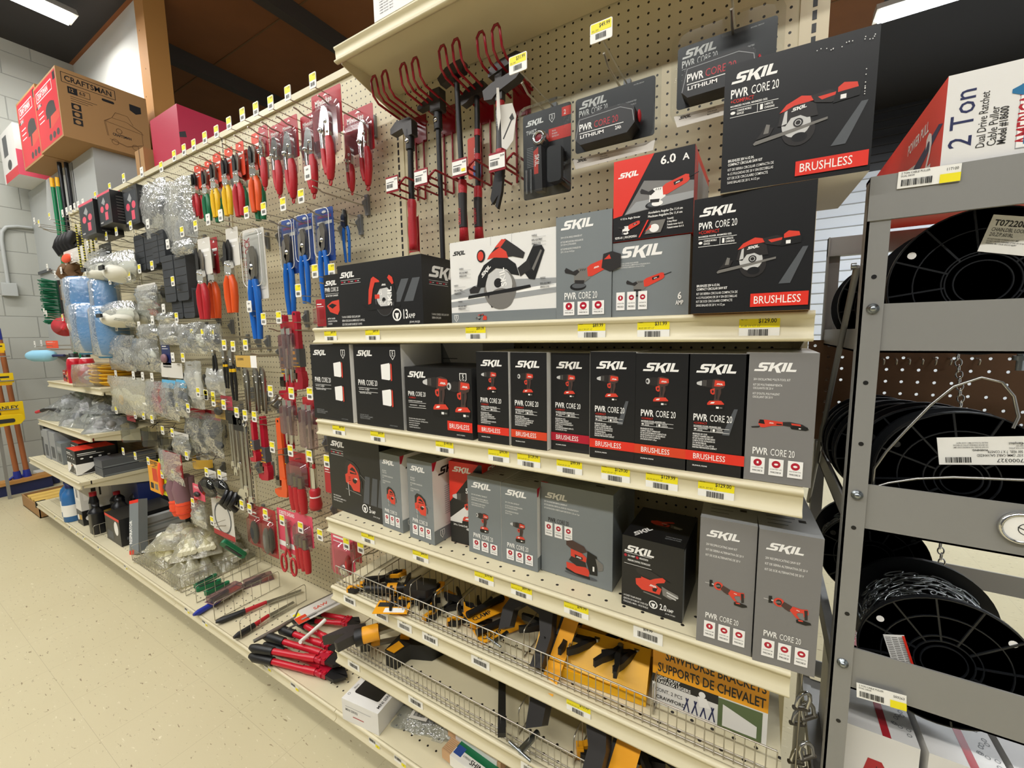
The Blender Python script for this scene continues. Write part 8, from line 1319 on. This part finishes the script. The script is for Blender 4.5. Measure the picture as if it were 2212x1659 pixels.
t = thing('push_broom', 'broom head with thick green bristles hanging upright on the pier', 'broom', (-4.98, -.075, ZC+.14)); MB().box((-.02, -.02, 0), (.04, .03, .36), 'cap dark').obj('block', t); m = MB(); r = random.Random(1)
for i in range(30):
    for j in range(4): m.tube([(-.01+j*.012, -.018, .008+i*.0118), (-.02+j*.014+r.uniform(-.01, .01), -.11+r.uniform(-.012, .012), .014+i*.0118+r.uniform(-.008, .012))], .0035, 'green bristle', 4)
m.obj('bristle', t)
t = thing('conduit', 'painted conduit bending across the block wall above a small box', 'conduit', (X0, 0, ZC)); m = MB(); m.tube([(.02, -.16, .56), (.02, -.16, .95), (.02, -.15, 1.03), (.02, -.12, 1.08), (.02, -.05, 1.10), (.02, .045, 1.105)], .014, 'pier grey', 10); m.obj('pipe', t); m = MB(); m.box((.0, -.21, .44), (.05, -.11, .56), 'pier grey'); m.obj('junction_box', t, bevel=.004)
# display rack of squeegees and yellow goods at the far wall
A, B = at(12, 715, 0, -5.85), at(52, 1000, 0, -5.85)
for k, dy in enumerate((0, -.06)):
    t = thing('squeegee', ['wooden handled squeegee with blue ends leaning by the block wall', 'second wooden handled squeegee just beside it, cut by the picture edge'][k], 'squeegee', (-5.85, A.y+dy, 0), (.03, 0, 0), 'squeegees'); MB().cyl((0,0,.16), (0,0,ZC+.03), .018, 'handle wood', 14).obj('shaft', t); MB().cyl((0,0,ZC+.03), (0,0,ZC+.13), .019, 'blue paint', 14).obj('cap', t); MB().lathe([(.03, .1), (.025, .17), (.022, .2)], (0,0,0), Vz, 'blue paint', 14).obj('socket', t); m = MB(); m.tube([(0, 0, .17), (0, -.10, .10), (0, -.16, .02)], .010, 'blue paint', 8); m.obj('brace', t)
    m = MB(); m.box((-.06, -.24, .10), (.0, .20, .13), 'wood stud'); m.box((-.05, -.24, .0), (-.02, .20, .10), 'navy'); m.obj('head', t, (0, 0, 0) if k == 0 else (.075, 0, 0))
carton('floor_box', 'blue and yellow printed tray of floor goods against the block wall', -6.12, -5.9, -.19, .001, .12, .22, 'carton white', None, right=lambda p, w, h: (p.rect('blue paint', 0, h*.35, w, h*.6), p.rect('power yellow', w*.1, h*.62, w*.8, h*.75), p.rect('ink', 0, h*.8, w, h*.9)))
def st_card(label, px0, py0, px1, py1, X, txt, sz=1):
    a, b = at(px0, py0, 0, X), at(px1, py1, 0, X); w = abs(b.y-a.y); h = abs(a.z-b.z); t = thing('yellow_pack', label, 'packaged goods', (X, a.y, b.z), group='yellow packs on the display'); m = MB(); m.box((-.03, 0, 0), (.0, w, h), 'stanley yellow'); P = Print(m, (0, 0, 0), (0,1,0), Vz, (1,0,0))
    if txt: P.text('ink', 'STANLEY', w*.15, h*.62, h*.2, True, .9, fit=w*.75); P.rect('ink', w*.3, h*.36, w*.42, h*.5)
    else: P.rect('ink', w*.2, h*.5, w*.8, h*.7); P.rect('olive print', w*.15, h*.25, w*.4, h*.42)
    m.obj('pack_body', t); MB().box((-.03, w*.1, -.02), (.0, w*.9, 0), 'amber paint').obj('ledge', t); return t
st_card('yellow pack with a black brand strip, largest on the display', -40, 875, 55, 905, -5.62, True); t = thing('yellow_case', 'yellow plastic saw case handle below the largest yellow pack', 'case', at(-20, 912, 0, -5.6)); b = at(58, 925, 0, -5.6); m = MB(); m.prism([(0,-.05),(.16,-.04),(.19,.0),(.18,.04),(.08,.05),(.0,.04)], (0, 0, 0), (0,1,0), Vz, (1,0,0), .035, 'stanley yellow', True); m.obj('case_body', t, bevel=.006); m = MB(); m.prism(rrect(.02, -.02, .13, .015, .012), (.036, 0, 0), (0,1,0), Vz, (1,0,0), .0015, 'cap dark'); m.obj('handle_slot', t)
st_card('small yellow pack in the middle of the display', -20, 808, 31, 826, -5.62, False); st_card('smallest yellow pack at the top of the display', -20, 742, 12, 757, -5.62, False)
t = thing('display_stand', 'grey steel display strip carrying the yellow packs at the picture edge', 'stand', (-5.66, at(-15, 800, 0, -5.66).y-.02, 0)); MB().box((-.02, -.01, 0), (.0, .01, ZC+.05), 'rack grey').obj('post', t); [MB().box((-.01, 0, ZC+z), (.05, .12, ZC+z+.008), 'rack grey').obj('arm', t) for z in (-.12, -.33, -.58)]
# roller tray on the floor
t = thing('roller_tray', 'kraft tray of paint roller covers on the floor past the base deck', 'tray', (-5.33, -.40, .001)); m = MB(); w, d, h = .52, .30, .10
for a, b in (((0, 0, 0), (w, d, .006)), ((0, 0, 0), (w, .006, h)), ((0, d-.006, 0), (w, d, h)), ((0, 0, 0), (.006, d, h)), ((w-.006, 0, 0), (w, d, h))): m.box(a, b, 'kraft')
m.obj('tray_body', t)
for k in range(4): tag(MB().cyl((.0, 0, 0), (.0, .26, 0), .028, 'roller', 14).obj('roller_cover', None, (-5.26+.105*k, -.38, .07)), ['fluffy roller cover in the floor tray, furthest left', 'fluffy roller cover in the floor tray, second', 'fluffy roller cover in the floor tray, third', 'fluffy roller cover in the floor tray, nearest the deck'][k], 'roller cover', 'roller covers')
# top of the rear run
t = thing('storage_rack', 'rear storage shelf behind the pegboard carrying the red and kraft cartons', 'shelf', (-3.2, .07, 0)); MB().box((-1.0, 0, ZC+1.0), (1.0, .7, ZC+1.03), 'cream paint').obj('deck', t); [MB().box((x, .0, 0), (x+.04, .7, ZC+1.0), 'cream paint').obj('end_panel', t) for x in (-1.0, .96)]
carton('red_carton', 'large plain dark red carton on top behind the pegboard', -3.62, -3.22, .16, ZC+1.031, ZC+1.47, .5, 'magenta red', None, right=lambda p, d, h: (p.poly('carton black', [(0,h*.62),(d*.07,h*.66),(d*.08,h*.58),(0,h*.55)]),), sidem='magenta red')
carton('brown_carton', 'small kraft carton with torn flaps in front of the dark red carton', -3.80, -3.66, .12, ZC+1.031, ZC+1.30, .16, 'kraft', lambda p, w, h: p.rect('kraft dark', w*.44, 0, w*.56, h))
# ---------------------------------------------------------------- light and camera
def strip(label, x, y, z, L, rz, tube=True, e=60, col=(1, .98, .94), group='ceiling lights'):
    t = thing('ceiling_light', label, 'light', (x, y, z), (0, 0, rz), group)
    m = MB(); m.prism([(-.10, .0), (-.06, .06), (.06, .06), (.10, .0)], (-L/2, 0, 0), (0, 1, 0), (0, 0, 1), (1, 0, 0), L, 'plastic white'); m.obj('housing', t)
    for s in (-.045, .045): MB().cyl((-L/2+.03, s, -.02), (L/2-.03, s, -.02), .016, 'lamp tube', 10).obj('tube', t)
    d = bpy.data.lights.new('fluorescent_light', 'AREA'); d.shape = 'RECTANGLE'; d.size = L; d.size_y = .2; d.energy = e; d.color = col
    o = bpy.data.objects.new('fluorescent_light', d); C.objects.link(o); o.location = (x, y, z-.05); o.rotation_euler = (0, 0, rz)
q = at(150, 28, 2, ZC+2.66)
strip('lit fluorescent strip hanging from the dark ceiling above the far red cartons', q.x-.08, q.y-1.15, ZC+2.66, 2.4, PI/2, e=70)
q = at(1895, 20, 2, ZC+2.5)
strip('lit fluorescent strip on the dark ceiling beyond the reel rack', q.x+1.2, q.y+.1, ZC+2.5, 2.4, 0, e=150, col=(.9, .95, 1))
for k, (x, y, e) in enumerate(((-3.6, -3.0, 95), (-1.1, -3.0, 100), (1.4, -3.0, 70), (-2.6, -1.3, 42), (.4, -1.5, 22), (1.8, 1.6, 60))):
    strip('lit fluorescent strip over the aisle, outside the picture', x, y, ZC+2.66, 2.4, 0, e=e)
w = bpy.data.worlds.new('room_ambience'); bpy.context.scene.world = w; w.use_nodes = True
w.node_tree.nodes['Background'].inputs[0].default_value = (1, .98, .95, 1); w.node_tree.nodes['Background'].inputs[1].default_value = .16
cd = bpy.data.cameras.new('camera'); cd.sensor_fit = 'HORIZONTAL'; cd.sensor_width = 36; cd.lens = 36*F/W; cd.clip_start = .02
co = bpy.data.objects.new('camera', cd); C.objects.link(co)
co.matrix_world = Matrix(((RT.x, UP.x, -FW.x, EYE.x), (RT.y, UP.y, -FW.y, EYE.y), (RT.z, UP.z, -FW.z, EYE.z), (0, 0, 0, 1)))
sc = bpy.context.scene; sc.camera = co
sc.view_settings.view_transform = 'Standard'; sc.view_settings.look = 'None'; sc.view_settings.gamma = 1; sc.view_settings.exposure = -.45
sc.cycles.use_denoising = True; sc.cycles.max_bounces = 8; sc.cycles.transparent_max_bounces = 24; sc.cycles.caustics_reflective = False; sc.cycles.caustics_refractive = False
